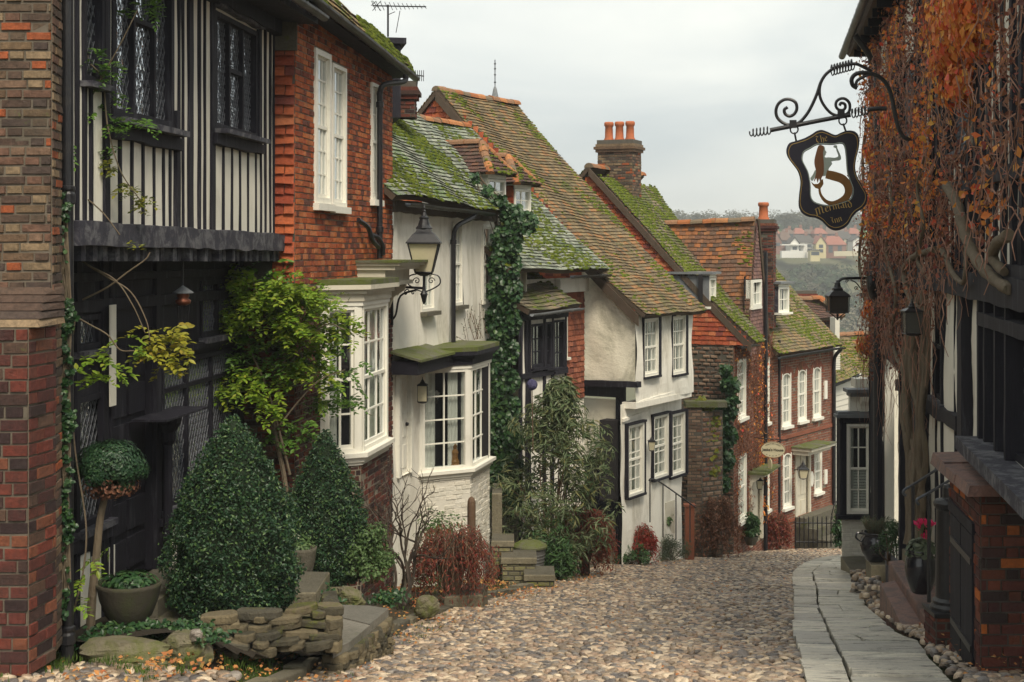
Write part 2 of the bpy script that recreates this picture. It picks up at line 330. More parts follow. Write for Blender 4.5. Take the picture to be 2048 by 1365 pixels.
c = t.mix(t.noise(3, 6, .7), (.045,.036,.022), (.09,.075,.05))
c = t.mix(t.mask(t.noise(.9, 6, .7, .5), .50, .62), c, (.045,.065,.014))
t.bump(t.noise(25, 6, .75), .8, .03); M['earth'] = t.fin(c, .95, .15)
xs = np.concatenate([np.linspace(-900, -40, 18), np.linspace(-32, 32, 90), np.linspace(40, 900, 22)])
ys = np.concatenate([np.linspace(-25, 50, 140), np.linspace(56, 720, 120), np.linspace(800, 3500, 12)])
mb = MB(); V, Fq = sheet(xs, ys, terr)
V[:, 2] -= np.where(V[:, 1] < 55, .05, 0); mb.add(V, Fq)
g = mb.build('ground', M['earth'], smooth=True); g['kind'] = 'structure'
# distant ground gets a pasture / scrub colour of its own through a second sheet just above it
t = NT('far_hill_pasture')
c = t.mix(t.noise(.02, 6, .7, .5), (.085,.095,.045), (.13,.12,.075)); sp = t.n('ShaderNodeSeparateXYZ'); t.l(t.co, sp.inputs[0])
fld = t.mask(sp.outputs['Y'], 540, 548); c = t.mix(fld, c, (.07,.16,.03)); M['pasture'] = t.fin(c, .95, .1)
mb = MB(); V, Fq = sheet(np.linspace(-420, 520, 60), np.linspace(120, 760, 90), lambda x, y: terr(x, y)+.35); mb.add(V, Fq)
g = mb.build('far_hill', M['pasture'], smooth=True); g['kind'] = 'structure'
# --- edges in the photo -> ground points
KERB = [(455,1420),(600,1365),(655,1325),(705,1298),(790,1268),(842,1243),(905,1225),(968,1205),(1010,1190),(1090,1176),(1150,1150),(1215,1128),(1290,1112),(1370,1104),(1440,1098),(1545,1100),(1640,1101)]
kerb_pts = np.array([gpt(*q) for q in KERB]); kerb_pts = np.vstack([kerb_pts[0]+(-.35, -2.2, 0), kerb_pts]); kerb_pts[:, 2] = gz(0, kerb_pts[:, 1])
PL_ = [(1622,1430),(1608,1365),(1596,1306),(1585,1270),(1586,1235),(1588,1199),(1584,1165),(1587,1147),(1608,1130),(1643,1119),(1700,1113)]
PJ_ = [(1722,1430),(1703,1365),(1686,1322),(1670,1294),(1652,1256),(1638,1220),(1636,1187),(1628,1160),(1626,1149),(1644,1133),(1672,1122),(1706,1115)]
PR_ = [(1970,1430),(1903,1365),(1858,1318),(1839,1290),(1798,1276),(1762,1242),(1734,1220),(1728,1190),(1708,1163),(1693,1140),(1690,1128),(1712,1118)]
def edge(px): a = np.array([gpt(*q) for q in px]); return a
EL, EJ, ER = edge(PL_), edge(PJ_), edge(PR_)
def exy(Ed, y): return np.interp(y, Ed[:, 1], Ed[:, 0])
def inpoly(x, y, P):
    x = np.asarray(x); y = np.asarray(y); r = np.zeros(x.shape, bool); n = len(P); j = n-1
    for i in range(n):
        xi, yi = P[i][0], P[i][1]; xj, yj = P[j][0], P[j][1]
        c = ((yi > y) != (yj > y)) & (x < (xj-xi)*(y-yi)/(yj-yi+1e-12)+xi); r ^= c; j = i
    return r
ROADP = [tuple(p[:2]) for p in kerb_pts]+[(12.5, 43.5), (16, 42), (12, 36.5)]+[tuple(p[:2]) for p in EL[::-1]]+[(EL[0][0]-.5, EL[0][1]-3)]
# dome template for cobbles
def dome(n=8, rings=((1., -.4), (.98, .30), (.82, .74), (.45, .95)), cap=1.):
    ang = np.arange(n)/n*2*math.pi+.2; V = []
    for r, z in rings: V.append(np.stack([np.cos(ang)*r, np.sin(ang)*r, np.full(n, z)], 1))
    V = np.concatenate(V+[np.array([[0, 0, cap]])]); k = len(rings)
    Q = np.array([(i*n+j, i*n+(j+1) % n, (i+1)*n+(j+1) % n, (i+1)*n+j) for i in range(k-1) for j in range(n)])
    T = np.array([((k-1)*n+j, (k-1)*n+(j+1) % n, k*n) for j in range(n)]); return V, Q, T
DV, DQ, DT = dome()
def addinst2(mb, Mx, T, mi=0, V=DV, Q=DQ, Tr=DT):
    N = len(T); Vv = (np.einsum('nij,kj->nki', Mx, V)+T[:, None, :]).reshape(-1, 3); of = (np.arange(N)*len(V))[:, None, None]
    b = mb.n; mb.add(Vv, (Q[None]+of).reshape(-1, 4), mi)
    F3 = (Tr[None]+of).reshape(-1, 3); mb.L.append((F3+b).ravel()); mb.T.append(np.full(len(F3), 3)); mb.M.append(np.full(len(F3), mi))
def stones(poly, sx, sy, hx, seed, ang=0., jit=.32, ymin=8.5, ymax=44, lift=0.):
    r = np.random.RandomState(seed); P = np.array(poly); x0, x1 = P[:, 0].min(), P[:, 0].max(); y0, y1 = max(ymin, P[:, 1].min()), min(ymax, P[:, 1].max())
    ny = int((y1-y0)/sy); nx = int((x1-x0)/sx); J, I = np.meshgrid(np.arange(ny), np.arange(nx), indexing='ij')
    X = x0+(I+.5*(J % 2))*sx+r.uniform(-jit, jit, I.shape)*sx; Y = y0+J*sy+r.uniform(-jit, jit, I.shape)*sy
    Y = Y-ang*(X-(x0+x1)/2)+.10*np.sin(X*2.1)
    X, Y = X.ravel(), Y.ravel(); k = inpoly(X, Y, poly); X, Y = X[k], Y[k]; N = len(X)
    a = r.normal(-ang, .28, N); s = r.uniform(.72, 1.12, N); ax = sx*.60*s*r.uniform(.8, 1.25, N); ay = sy*.56*s*r.uniform(.8, 1.15, N); az = hx*r.uniform(.7, 1.15, N)
    Mx = np.zeros((N, 3, 3)); Mx[:, 0, 0] = np.cos(a)*ax; Mx[:, 1, 0] = np.sin(a)*ax; Mx[:, 0, 1] = -np.sin(a)*ay; Mx[:, 1, 1] = np.cos(a)*ay
    Mx[:, 2, 0] = r.normal(0, .010, N); Mx[:, 2, 1] = -.17*ay+r.normal(0, .010, N); Mx[:, 2, 2] = az
    Z = gz(X, Y)+lift+.02*np.sin(X*1.7+Y*.8)+.012*np.sin(Y*3.1+X); return Mx, np.stack([X, Y, Z], 1)
mb = MB(); mb.n = 0
V, Fq = sheet(np.linspace(-4.5, 14, 90), np.linspace(8, 44, 260), lambda x, y: gz(x, y)-.016+.02*np.sin(x*1.7+y*.8)+.012*np.sin(y*3.1+x))
cx = V[Fq].mean(1); kk = inpoly(cx[:, 0], cx[:, 1], ROADP); mb.add(V, Fq[kk])
rd = mb.build('road_bed', M['soil'], smooth=True); rd['kind'] = 'structure'
mb = MB(); Mx, T = stones(ROADP, .098, .088, .030, 3, .12, .20); addinst2(mb, Mx, T)
rd = mb.build('cobbled_road', M['cobble'], smooth=True); rd['kind'] = 'structure'
# --- flagstone pavement: two ranks of worn slabs
def slab(mb, q, h=.07, top=.02, b=.012, mi=0, jz=.010):
    q = np.array(q, float); c = q.mean(0); q = c+(q-c)*.966+np.random.uniform(-.014, .014, q.shape)*(1, 1, 0); dz = np.random.uniform(-jz, jz, 4)
    qt = c+(q-c)*(1-b*2); up = q.copy(); up[:, 2] += top-.012; tp = qt.copy(); tp[:, 2] += top+dz; lo = q.copy(); lo[:, 2] -= h
    V = np.vstack([lo, up, tp]); mb.add(V, [(8,9,10,11)]+[(i, (i+1) % 4, 4+(i+1) % 4, 4+i) for i in range(4)]+[(4+i, 4+(i+1) % 4, 8+(i+1) % 4, 8+i) for i in range(4)], mi)
mb = MB(); np.random.seed(5)
for A, B, seed in ((EL, EJ, 1), (EJ, ER, 2)):
    r = random.Random(seed); y = 9.2
    while y < 34.5:
        y2 = y+r.choice((.38, .55, .75, 1.0, .5)); xa, xb, xc, xd = exy(A, y), exy(B, y), exy(B, y2), exy(A, y2)
        t1, t2 = r.uniform(-.04, .04), .16
        P = [(xa, y+.12), (xb, y-.02+t1), (xc, y2-.02+t1), (xd, y2+.12)]
        P = [(p[0]+(.018 if i in (0, 3) else -.018), p[1], float(gz(0, p[1]))+.03) for i, p in enumerate(P)]
        if seed == 2 and r.random() < .35:
            f = r.uniform(.35, .65); mid = lambda a, b: tuple(np.array(a)*(1-f)+np.array(b)*f); j = r.uniform(-.06, .06); a_, b_ = mid(P[0], P[1]), mid(P[3], P[2]); b_ = (b_[0]+j, b_[1], b_[2]); slab(mb, [P[0], a_, b_, P[3]]); slab(mb, [a_, P[1], P[2], b_])
        else: slab(mb, P, mi=0)
        y = y2
pv = mb.build('pavement', M['flag']); pv['kind'] = 'structure'
# pebble-set verge on the right, between the flags and the walls
VERGE = [(exy(ER, y)+.03, y) for y in np.linspace(9.3, 27, 24)]+[(2.25+.178*y, y) for y in np.linspace(27, 9.3, 24)]
mb = MB(); Mx, T = stones(VERGE, .09, .13, .04, 9, 0., ymin=8.8, lift=.06); addinst2(mb, Mx, T)
V = [(x, y, float(gz(x, y))+.06) for x, y in VERGE]
n2 = len(VERGE)//2
mb2 = MB(); mb2.add(V, [(i, i+1, 2*n2-2-i, 2*n2-1-i) for i in range(n2-1)]); o = mb2.build('verge_bed', M['soil']); o['kind'] = 'structure'
o = mb.build('cobbled_verge', M['cobble'], smooth=True); o['kind'] = 'structure'
LEFTV = [(-4.6, 9.6), (-1.9, 9.6), (-2.05, 10.6), (-2.6, 10.9), (-3.0, 11.15), (-4.6, 11.2)]
mb = MB(); Mx, T = stones(LEFTV, .09, .12, .03, 19, 0., ymin=8.8, lift=.26); addinst2(mb, Mx, T); o = mb.build('cobbled_corner', M['cobble'], smooth=True); o['kind'] = 'structure'
# kerb of old stones on the left
mb = MB(); r = random.Random(4); P = kerb_pts; sg = np.linalg.norm(np.diff(P[:, :2], axis=0), axis=1); S = np.concatenate([[0], np.cumsum(sg)])
def along(s, off=0.):
    x, y = np.interp(s, S, P[:, 0]), np.interp(s, S, P[:, 1]); x2, y2 = np.interp(s+.05, S, P[:, 0]), np.interp(s+.05, S, P[:, 1]); d = np.array((x2-x, y2-y)); d /= max(1e-9, np.linalg.norm(d))
    return V3(x-d[1]*off, y+d[0]*off, float(gz(0, y+d[0]*off)))
s = 0.
while s < S[-1]-3.2:
    l = r.uniform(.35, .8); w = r.uniform(.15, .2); q = [along(s, 0), along(s+l-.02, 0), along(s+l-.02, w), along(s, w)]
    slab(mb, q, .15, r.uniform(.07, .11), .03); s += l
kb = mb.build('kerb', M['stone']); kb['kind'] = 'structure'
# flat worn paving behind the kerb, before the cottages
mb = MB(); r = random.Random(6); s = 5.
while s < S[-1]-8:
    for k in range(4):
        l = r.uniform(.4, .7); o_ = .22+k*.42
        q = [along(s+r.uniform(-.1, .1), o_), along(s+l, o_), along(s+l, o_+.38), along(s, o_+.38)]
        if r.random() < .75: slab(mb, q, .06, r.uniform(-.005, .02), .04)
    s += .55
o = mb.build('stone_paving', M['stone']); o['kind'] = 'structure'
# ================================================================= BUILDERS
def spans(poly, holes, v, hh=0.):
    xs = []; n = len(poly)
    for i in range(n):
        (x0, y0), (x1, y1) = poly[i], poly[(i+1) % n]
        if (y0 > v) != (y1 > v): xs.append(x0+(x1-x0)*(v-y0)/(y1-y0))
    xs.sort(); S = [(xs[i], xs[i+1]) for i in range(0, len(xs)-1, 2)]
    for (a, b, c, d) in holes:
        if c < v+hh and d > v-hh:
            T = []
            for (p, q) in S:
                if b <= p or a >= q: T.append((p, q))
                else:
                    if a > p: T.append((p, a))
                    if b < q: T.append((b, q))
            S = T
    return S
def courses(mb, pl, poly, holes=(), h=.075, w=.225, style='brick', gap=.010, depth=.016, bevel=.005, seed=0, warp=None, mi=0, wave=0., bond=True, jd=.004, rot=0.):
    r = np.random.RandomState(seed+1); v0 = min(p[1] for p in poly); v1 = max(p[1] for p in poly); U = []; i = 0; v = v0
    while v < v1-h*.25:
        mid = min(v+h*.5, v1-1e-4)
        for (a, b) in spans(poly, holes, mid, h*.12):
            fl = (style == 'brick' and bond == 'flemish'); pw_ = w*1.5 if fl else w; base = math.floor(a/pw_)*pw_+(pw_/2 if (i % 2 and bond) else 0)+(r.uniform(-.1, .1)*w if style == 'tile' else r.uniform(-.03, .03)*w); x = base-pw_
            k = 0
            while x < b:
                ww = w
                if fl: ww = (w if k % 2 == 0 else w*.5)*r.uniform(.94, 1.05)
                p, q = max(a, x), min(b, x+ww)
                if q-p > w*.12: U.append((p, q, v, min(v+h, v1)))
                x += ww; k += 1
        v += h; i += 1
    if not U: return mb
    U = np.array(U); N = len(U); u0, u1, c0, c1 = U.T.copy(); W = np.zeros(N)
    if style == 'brick':
        g = gap/2; dj = r.normal(0, jd, N); dv = r.normal(0, gap*.12, N); u0 = u0+g; u1 = u1-g; c0 = c0+g+dv; c1 = c1-g+dv; bv = bevel
        t = r.normal(0, jd*.6, (N, 2))
        co = [(u0, c0, W-.012), (u1, c0, W-.012), (u1, c1, W-.012), (u0, c1, W-.012),
              (u0+bv, c0+bv, depth+dj), (u1-bv, c0+bv, depth+dj+t[:, 0]), (u1-bv, c1-bv, depth+dj+t[:, 1]), (u0+bv, c1-bv, depth+dj)]
        Fc = [(4,5,6,7),(0,1,5,4),(1,2,6,5),(2,3,7,6),(3,0,4,7)]
    else:
        g = gap/2; dj = np.abs(r.normal(0, jd, N)); s1, s2 = r.normal(0, h*.05, N), r.normal(0, h*.05, N); th = .013
        u0 = u0+g; u1 = u1-g; lo0 = c0-h*.12+s1; lo1 = c0-h*.12+s2; hi = c1+h*.02; dt = r.normal(0, jd*.7, N)
        co = [(u0, lo0, depth+dj), (u1, lo1, depth+dj+dt), (u1, hi, W+.004), (u0, hi, W+.004),
              (u0, lo0, depth+dj-th), (u1, lo1, depth+dj+dt-th), (u1, hi, W-.008), (u0, hi, W-.008)]
        Fc = [(0,1,2,3),(4,5,1,0),(5,6,2,1),(7,4,0,3)]
    A = np.stack([np.stack([a+0*u0, b+0*u0, d+0*u0], -1) for a, b, d in co], 1)          # N,8,3
    u, vv, d = A[..., 0], A[..., 1], A[..., 2]
    if wave: vv = vv+wave*np.sin(u*1.9+seed)+wave*.5*np.sin(u*4.7+vv*.9)
    if warp is not None: d = d+warp(u, vv)
    P = pl.o+u[..., None]*pl.u+vv[..., None]*pl.v+d[..., None]*pl.n
    Fc = np.array(Fc); mb.add(P.reshape(-1, 3), (Fc[None]+(np.arange(N)*8)[:, None, None]).reshape(-1, 4), mi); return mb
def skin(mb, pl, poly, holes=(), d=0., mi=0, reveal=.14, rmi=None):
    """flat wall face with openings and their reveals"""
    lp = [[Vector((a, b, 0)) for a, b in poly]]; al = list(poly)
    for (a, b, c, e) in holes:
        hp = [(a, c), (a, e), (b, e), (b, c)]; lp.append([Vector((x, y, 0)) for x, y in hp]); al += hp
    tr = tessellate_polygon(lp); P = [pl.p(a, b, d) for a, b in al]; mb.add(P, [tuple(t) for t in tr], mi)
    if reveal:
        for (a, b, c, e) in holes:
            q = [(a, c), (b, c), (b, e), (a, e)]; A = [pl.p(x, y, d) for x, y in q]+[pl.p(x, y, d-reveal) for x, y in q]
            mb.add(A, [(i, (i+1) % 4, 4+(i+1) % 4, 4+i) for i in range(4)], mi if rmi is None else rmi)
    return mb
def rough_skin(mb, pl, poly, holes=(), amp=.012, step=.12, seed=0, mi=0, reveal=.14):
    """a plastered face on a grid, gently uneven; cells that touch an opening or the edge are cut straight"""
    us = sorted(set([p[0] for p in poly]+[x for h in holes for x in h[:2]])); vs = sorted(set([p[1] for p in poly]+[x for h in holes for x in h[2:]]))
    def fill(a):
        o = []
        for i in range(len(a)-1):
            n = max(1, int(round((a[i+1]-a[i])/step))); o += list(np.linspace(a[i], a[i+1], n, endpoint=False))
        return o+[a[-1]]
    us, vs = fill(us), fill(vs); P = {}; Vv = []; Fc = []
    def idx(i, j):
        if (i, j) not in P:
            u, v = us[i], vs[j]; d = amp*(math.sin(u*2.3+seed+v*.7)+.6*math.sin(v*3.1+u*1.3+seed*2)+.4*math.sin(u*7+v*5))
            P[(i, j)] = len(Vv); Vv.append(pl.p(u, v, d))
        return P[(i, j)]
    for i in range(len(us)-1):
        for j in range(len(vs)-1):
            u, v = (us[i]+us[i+1])/2, (vs[j]+vs[j+1])/2
            if not bool(inpoly(np.array([u]), np.array([v]), poly)[0]): continue
            if any(a < u < b and c < v < e for a, b, c, e in holes): continue
            Fc.append((idx(i, j), idx(i+1, j), idx(i+1, j+1), idx(i, j+1)))
    mb.add(Vv, Fc, mi)
    for (a, b, c, e) in holes:
        q = [(a, c), (b, c), (b, e), (a, e)]; A = [pl.p(x, y, amp) for x, y in q]+[pl.p(x, y, -reveal) for x, y in q]
        mb.add(A, [(i, (i+1) % 4, 4+(i+1) % 4, 4+i) for i in range(4)], mi)
    return mb
def beam(mb, pl, u0, v0, u1, v1, w, d0=-.02, d1=.03, wob=.012, seed=None, mi=0, seg=.25):
    """hand-hewn timber along a line on a wall"""
    r = random.Random(seed if seed is not None else int((u0*91+v0*37+u1*13+v1*7)*100)); L_ = math.hypot(u1-u0, v1-v0); n = max(2, int(L_/seg)); t = ((u1-u0)/L_, (v1-v0)/L_); nn = (-t[1], t[0]); Vv = []
    for i in range(n+1):
        f = i/n; x, y = u0+(u1-u0)*f, v0+(v1-v0)*f; a = w/2+r.uniform(-wob, wob)*.6; b = w/2+r.uniform(-wob, wob)*.6; dd = d1+r.uniform(-.3, .3)*wob
        for (s_, d) in ((-b, d0), (a, d0), (a-.006, dd), (-b+.006, dd)): Vv.append(pl.p(x+nn[0]*s_, y+nn[1]*s_, d))
    Fc = [(i*4+j, i*4+(j+1) % 4, (i+1)*4+(j+1) % 4, (i+1)*4+j) for i in range(n) for j in range(4)]
    mb.add(Vv, Fc+[(3,2,1,0), (n*4, n*4+1, n*4+2, n*4+3)], mi)
def lattice(mb, pl, R, dx=.10, dz=.16, w=.007, d=-.045, mi=0):
    a, b, c, e = R; k = dz/dx
    for sgn in (1, -1):
        x = a-(e-c)/k-dx
        while x < b+(e-c)/k+dx:
            # line v = c + sgn*k*(u-x) (sgn=-1 starts at the top)
            pts = []
            y0 = c if sgn > 0 else e
            u_in = [x, x+(e-c)/k]
            p = (max(a, u_in[0]), min(b, u_in[1]))
            if p[1]-p[0] > .01:
                va, vb = y0+sgn*k*(p[0]-x), y0+sgn*k*(p[1]-x); L_ = math.hypot(p[1]-p[0], vb-va); nx, ny = -(vb-va)/L_*w/2, (p[1]-p[0])/L_*w/2
                mb.add([pl.p(p[0]-nx, va-ny, d), pl.p(p[1]-nx, vb-ny, d), pl.p(p[1]+nx, vb+ny, d), pl.p(p[0]+nx, va+ny, d),
                        pl.p(p[0], va, d+.006), pl.p(p[1], vb, d+.006)], [(0,1,5,4),(4,5,2,3)], mi)
            x += dx
def window(parent, pl, R, cols=3, rows=4, fr=.055, rec=.05, bar=.024, sill=.06, sillh=.06, mat='white', sillmat=None, curtain=.6, meet=True, leaded=False, name='window', proud=.02, arch=False, depth=.45, label=None, silld=.0):
    a, b, c, e = R; m = MB(); m.box(pl, a, a+fr, c, e, -.13, proud); m.box(pl, b-fr, b, c, e, -.13, proud); m.box(pl, a+fr, b-fr, c, c+fr*1.1, -.13, proud-.003)
    if not arch: m.box(pl, a+fr, b-fr, e-fr, e, -.13, proud-.003)
    # the room behind
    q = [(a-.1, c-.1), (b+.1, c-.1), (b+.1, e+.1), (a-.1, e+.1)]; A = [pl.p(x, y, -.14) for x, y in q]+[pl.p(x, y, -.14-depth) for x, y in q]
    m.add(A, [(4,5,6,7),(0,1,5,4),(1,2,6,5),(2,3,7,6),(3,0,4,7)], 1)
    if arch:
        cxx = (a+b)/2; hw = (b-a)/2; rise = hw*arch; yy = e-rise; n = 10; pts = [(cxx-hw*math.cos(math.pi*i/n), yy+rise*math.sin(math.pi*i/n)) for i in range(n+1)]
        for i in range(n):
            (x0, y0), (x1, y1) = pts[i], pts[i+1]; f = 1-fr/hw*1.0; xi0, xi1 = cxx+(x0-cxx)*f, cxx+(x1-cxx)*f; yi0, yi1 = yy+(y0-yy)*f, yy+(y1-yy)*f
            m.hexa([pl.p(xi0, yi0, -.13), pl.p(xi1, yi1, -.13), pl.p(x1, y1, -.13), pl.p(x0, y0, -.13), pl.p(xi0, yi0, proud-.003), pl.p(xi1, yi1, proud-.003), pl.p(x1, y1, proud-.003), pl.p(x0, y0, proud-.003)])
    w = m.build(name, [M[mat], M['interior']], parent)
    if label: w['label'] = label
    ia, ib, ic, ie = a+fr, b-fr, c+fr*1.1, e-(fr if not arch else .0)
    g = MB(); g.poly([pl.p(ia, ic, -rec-.005), pl.p(ib, ic, -rec-.005), pl.p(ib, ie, -rec-.005), pl.p(ia, ie, -rec-.005)]); g.build('pane', M['leaded_glass' if leaded else 'glass'], w)
    k = MB(); zmid = (ic+ie)/2
    if leaded: lattice(k, pl, (ia, ib, ic, ie), *leaded, d=-rec-.002)
    else:
        s_ = .035
        if meet:
            k.box(pl, ia, ib, zmid-s_*.6, zmid+s_*.6, -rec-.02, -rec+.025)
            k.box(pl, ia, ia+s_, ic, ie, -rec-.02, -rec+.018); k.box(pl, ib-s_, ib, ic, ie, -rec-.02, -rec+.018); k.box(pl, ia+s_, ib-s_, ic, ic+s_*1.4, -rec-.02, -rec+.014); k.box(pl, ia+s_, ib-s_, ie-s_, ie, -rec-.02, -rec+.014)
        for i in range(1, cols):
            x = ia+(ib-ia)*i/cols; k.box(pl, x-bar/2, x+bar/2, ic, ie, -rec-.015, -rec+.010)
        for j in range(1, rows):
            y = ic+(ie-ic)*j/rows
            if meet and abs(y-zmid) < .02: continue
            k.box(pl, ia, ib, y-bar/2, y+bar/2, -rec-.013, -rec+.008)
    if k.n: k.build('lead_lattice' if leaded else 'glazing_bars', M['lead_came'] if leaded else M[mat], w)
    if sill:
        k = MB(); k.box(pl, a-.04, b+.04, c-sillh, c-.002, -.10, sill+silld); k.build('sill', M[sillmat or mat], w)
    if curtain:
        k = MB(); cw = (ib-ia)*curtain/2
        for (p, q_) in ((ia-.03, ia+cw), (ib-cw, ib+.03)):
            n = max(4, int((q_-p)/.03)); xs_ = np.linspace(p, q_, n+1); Vv = []
            for i, x in enumerate(xs_): dd = -.105-.020*(i % 2); Vv += [pl.p(x, ic-.05, dd), pl.p(x, ie+.05, dd)]
            k.add(Vv, [(2*i, 2*i+2, 2*i+3, 2*i+1) for i in range(n)])
        k.build('curtain', M['curtain'], w)
    return w
def line_tube(name, pts, r, mat, parent, n=10, collars=(), smooth=True):
    m = MB(); m.tube(pts, r, n)
    for i in collars:
        p = np.array(pts[i]) if isinstance(i, int) else np.array(i); m.lathe(p+V3(0, 0, -.05), [(r*1.0, 0), (r*1.35, .005), (r*1.35, .08), (r*1.0, .09)], n)
    return m.build(name, mat, parent, smooth=False)
def smooth_path(P, k=6):
    P = [np.array(p, float) for p in P]; P = [P[0]*2-P[1]]+P+[P[-1]*2-P[-2]]; out = []
    for i in range(1, len(P)-2):
        for t in np.linspace(0, 1, k, endpoint=False):
            a, b, c, d = P[i-1], P[i], P[i+1], P[i+2]; out.append(.5*((2*b)+(-a+c)*t+(2*a-5*b+4*c-d)*t*t+(-a+3*b-3*c+d)*t**3))
    out.append(P[-2]); return np.array(out)
def ridge_tiles(mb, p0, p1, r=.12, l=.32, seed=0, mi=0, sag=.0):
    rr = random.Random(seed); p0, p1 = np.array(p0), np.array(p1); D = np.linalg.norm(p1-p0); n = max(1, int(D/l)); t = (p1-p0)/D; s_ = np.cross(t, (0, 0, 1)); s_ /= np.linalg.norm(s_); up = np.cross(s_, t)
    for i in range(n):
        a = p0+t*D*i/n; b = p0+t*D*(i+.97)/n; sg = -sag*math.sin(math.pi*(i+.5)/n); Vv = []
        for q, k in ((a, r*rr.uniform(.95, 1.08)), (b, r*rr.uniform(.95, 1.08))):
            q = q+up*(rr.uniform(-.01, .01)+sg)
            for j in range(7): g = math.pi*j/6; Vv.append(q+s_*math.cos(g)*k*1.05+up*(math.sin(g)*k-.03))
        mb.add(Vv, [(j, j+1, 7+j+1, 7+j) for j in range(6)], mi); mb.add(Vv, [tuple(range(7)), tuple(range(13, 6, -1))], mi)
SDV, SDQ, SDT = dome(6, ((1., -.2), (.85, .45)), 1.)
def bump_noise(u, v, s): return .5+.25*np.sin(u*1.7+s)+.2*np.sin(v*2.3+s*2+u*.9)+.18*np.sin(u*5.1+v*3.7+s*3)+.12*np.sin(u*9.7-v*8.1+s)
def moss_on(parent, pl, poly, n, seed, warp=None, thr=.75, size=.045, hgt=.022):
    r = np.random.RandomState(seed+50); P = np.array(poly); u = r.uniform(P[:, 0].min(), P[:, 0].max(), n*4); v = r.uniform(P[:, 1].min(), P[:, 1].max(), n*4)
    k = inpoly(u, v, poly) & (bump_noise(u, v, seed)+r.normal(0, .12, len(u)) > thr); u, v = u[k][:n], v[k][:n]; N = len(u)
    if N == 0: return
    v = np.round(v/.105)*.105+r.normal(.012, .016, N)
    s_ = size*r.uniform(.4, 1.5, N); Mx = np.zeros((N, 3, 3)); Mx[:, :, 0] = pl.u*s_[:, None]*1.4; Mx[:, :, 1] = pl.v*s_[:, None]*.62; Mx[:, :, 2] = pl.n*(hgt*r.uniform(.5, 1.6, N))[:, None]
    d = .018+(warp(u, v) if warp is not None else 0); T = pl.o+u[:, None]*pl.u+v[:, None]*pl.v+np.broadcast_to(d, u.shape)[:, None]*pl.n
    m = MB(); addinst2(m, Mx, T, 0, SDV, SDQ, SDT); o = m.build('moss', M['moss'], parent, smooth=True); o['kind'] = 'stuff'
def roof(parent, eave0, eave1, ridge1, ridge0, mat='roof_tan', seed=0, h=.105, w=.165, sag=.035, bell=0., moss=600, thr=.72, name='roof', thick=.10, ridge=True, poly=None, verge=True, depth=.028, msize=.045, flip=False):
    """tiled slope through four corners (near eave, far eave, far ridge, near ridge)"""
    e0, e1, r1, r0 = [np.array(p, float) for p in (eave0, eave1, ridge1, ridge0)]
    pl = PL(e0, e1-e0, r0-e0)
    if (pl.n[2] < 0) != flip: pl.n = -pl.n
    q = [(float(np.dot(p-pl.o, pl.u)), float(np.dot(p-pl.o, pl.v))) for p in (e0, e1, r1, r0)]
    if poly is None: poly = q
    H_ = max(p[1] for p in poly)
    def warp(u, v): return sag*(np.sin(u*1.1+seed)*.5+.4*np.sin(u*2.9+v*.6+seed*2)+.4*np.sin(v*1.6+seed))+bell*np.maximum(0, 1-np.asarray(v)/(H_*.45))**2
    m = MB(); courses(m, pl, poly, (), h, w, 'tile', .006, depth, seed=seed, warp=warp, wave=.010)
    # boarding under the tiles, following the same sag
    us = np.linspace(min(p[0] for p in poly), max(p[0] for p in poly), 24)
    k = 12; low = []
    vs = np.linspace(min(p[1] for p in poly)+.001, H_-.001, k*2)
    G = []
    for v in vs:
        sp = spans(poly, (), v)
        if not sp: G.append(None); continue
        G.append([(x, v) for x in np.linspace(sp[0][0]+.01, sp[-1][1]-.01, 14)])
    G = [g for g in G if g]
    A = []
    for g in G:
        for (x, y) in g: A.append(pl.p(x, y, float(warp(x, y))-.012))
    B = []
    for g in G:
        for (x, y) in g: B.append(pl.p(x, y, float(warp(x, y))-thick))
    n = len(G); Fc = [(i*14+j, i*14+j+1, (i+1)*14+j+1, (i+1)*14+j) for i in range(n-1) for j in range(13)]; m.add(A, Fc, 1); m.add(B, [f[::-1] for f in Fc], 1)
    rim = [(0, j) for j in range(14)]+[(i, 13) for i in range(1, n)]+[(n-1, j) for j in range(12, -1, -1)]+[(i, 0) for i in range(n-2, 0, -1)]
    ri = [i*14+j for i, j in rim]; off = n*14; AB = A+B; m.add(AB, [(ri[i], ri[(i+1) % len(ri)], off+ri[(i+1) % len(ri)], off+ri[i]) for i in range(len(ri))], 1)
    o = m.build(name, [M[mat], M['timber_brown']], parent)
    if moss: moss_on(o, pl, poly, moss, seed, warp, thr, msize)
    if ridge:
        m = MB(); ridge_tiles(m, r0, r1, seed=seed, sag=.02); m.build('ridge_tiles', M['ridge'], o)
    return o, pl, poly
M['lead_came'] = plain_mat('lead_cames', (.10,.105,.12), .5, .2, 8)
M['timber_brown'] = plain_mat('brown_board', (.085,.06,.042), .75, .4, 6, .7, 30, (.05,.055,.03), .5, 3, stretch=(1,1,.4))
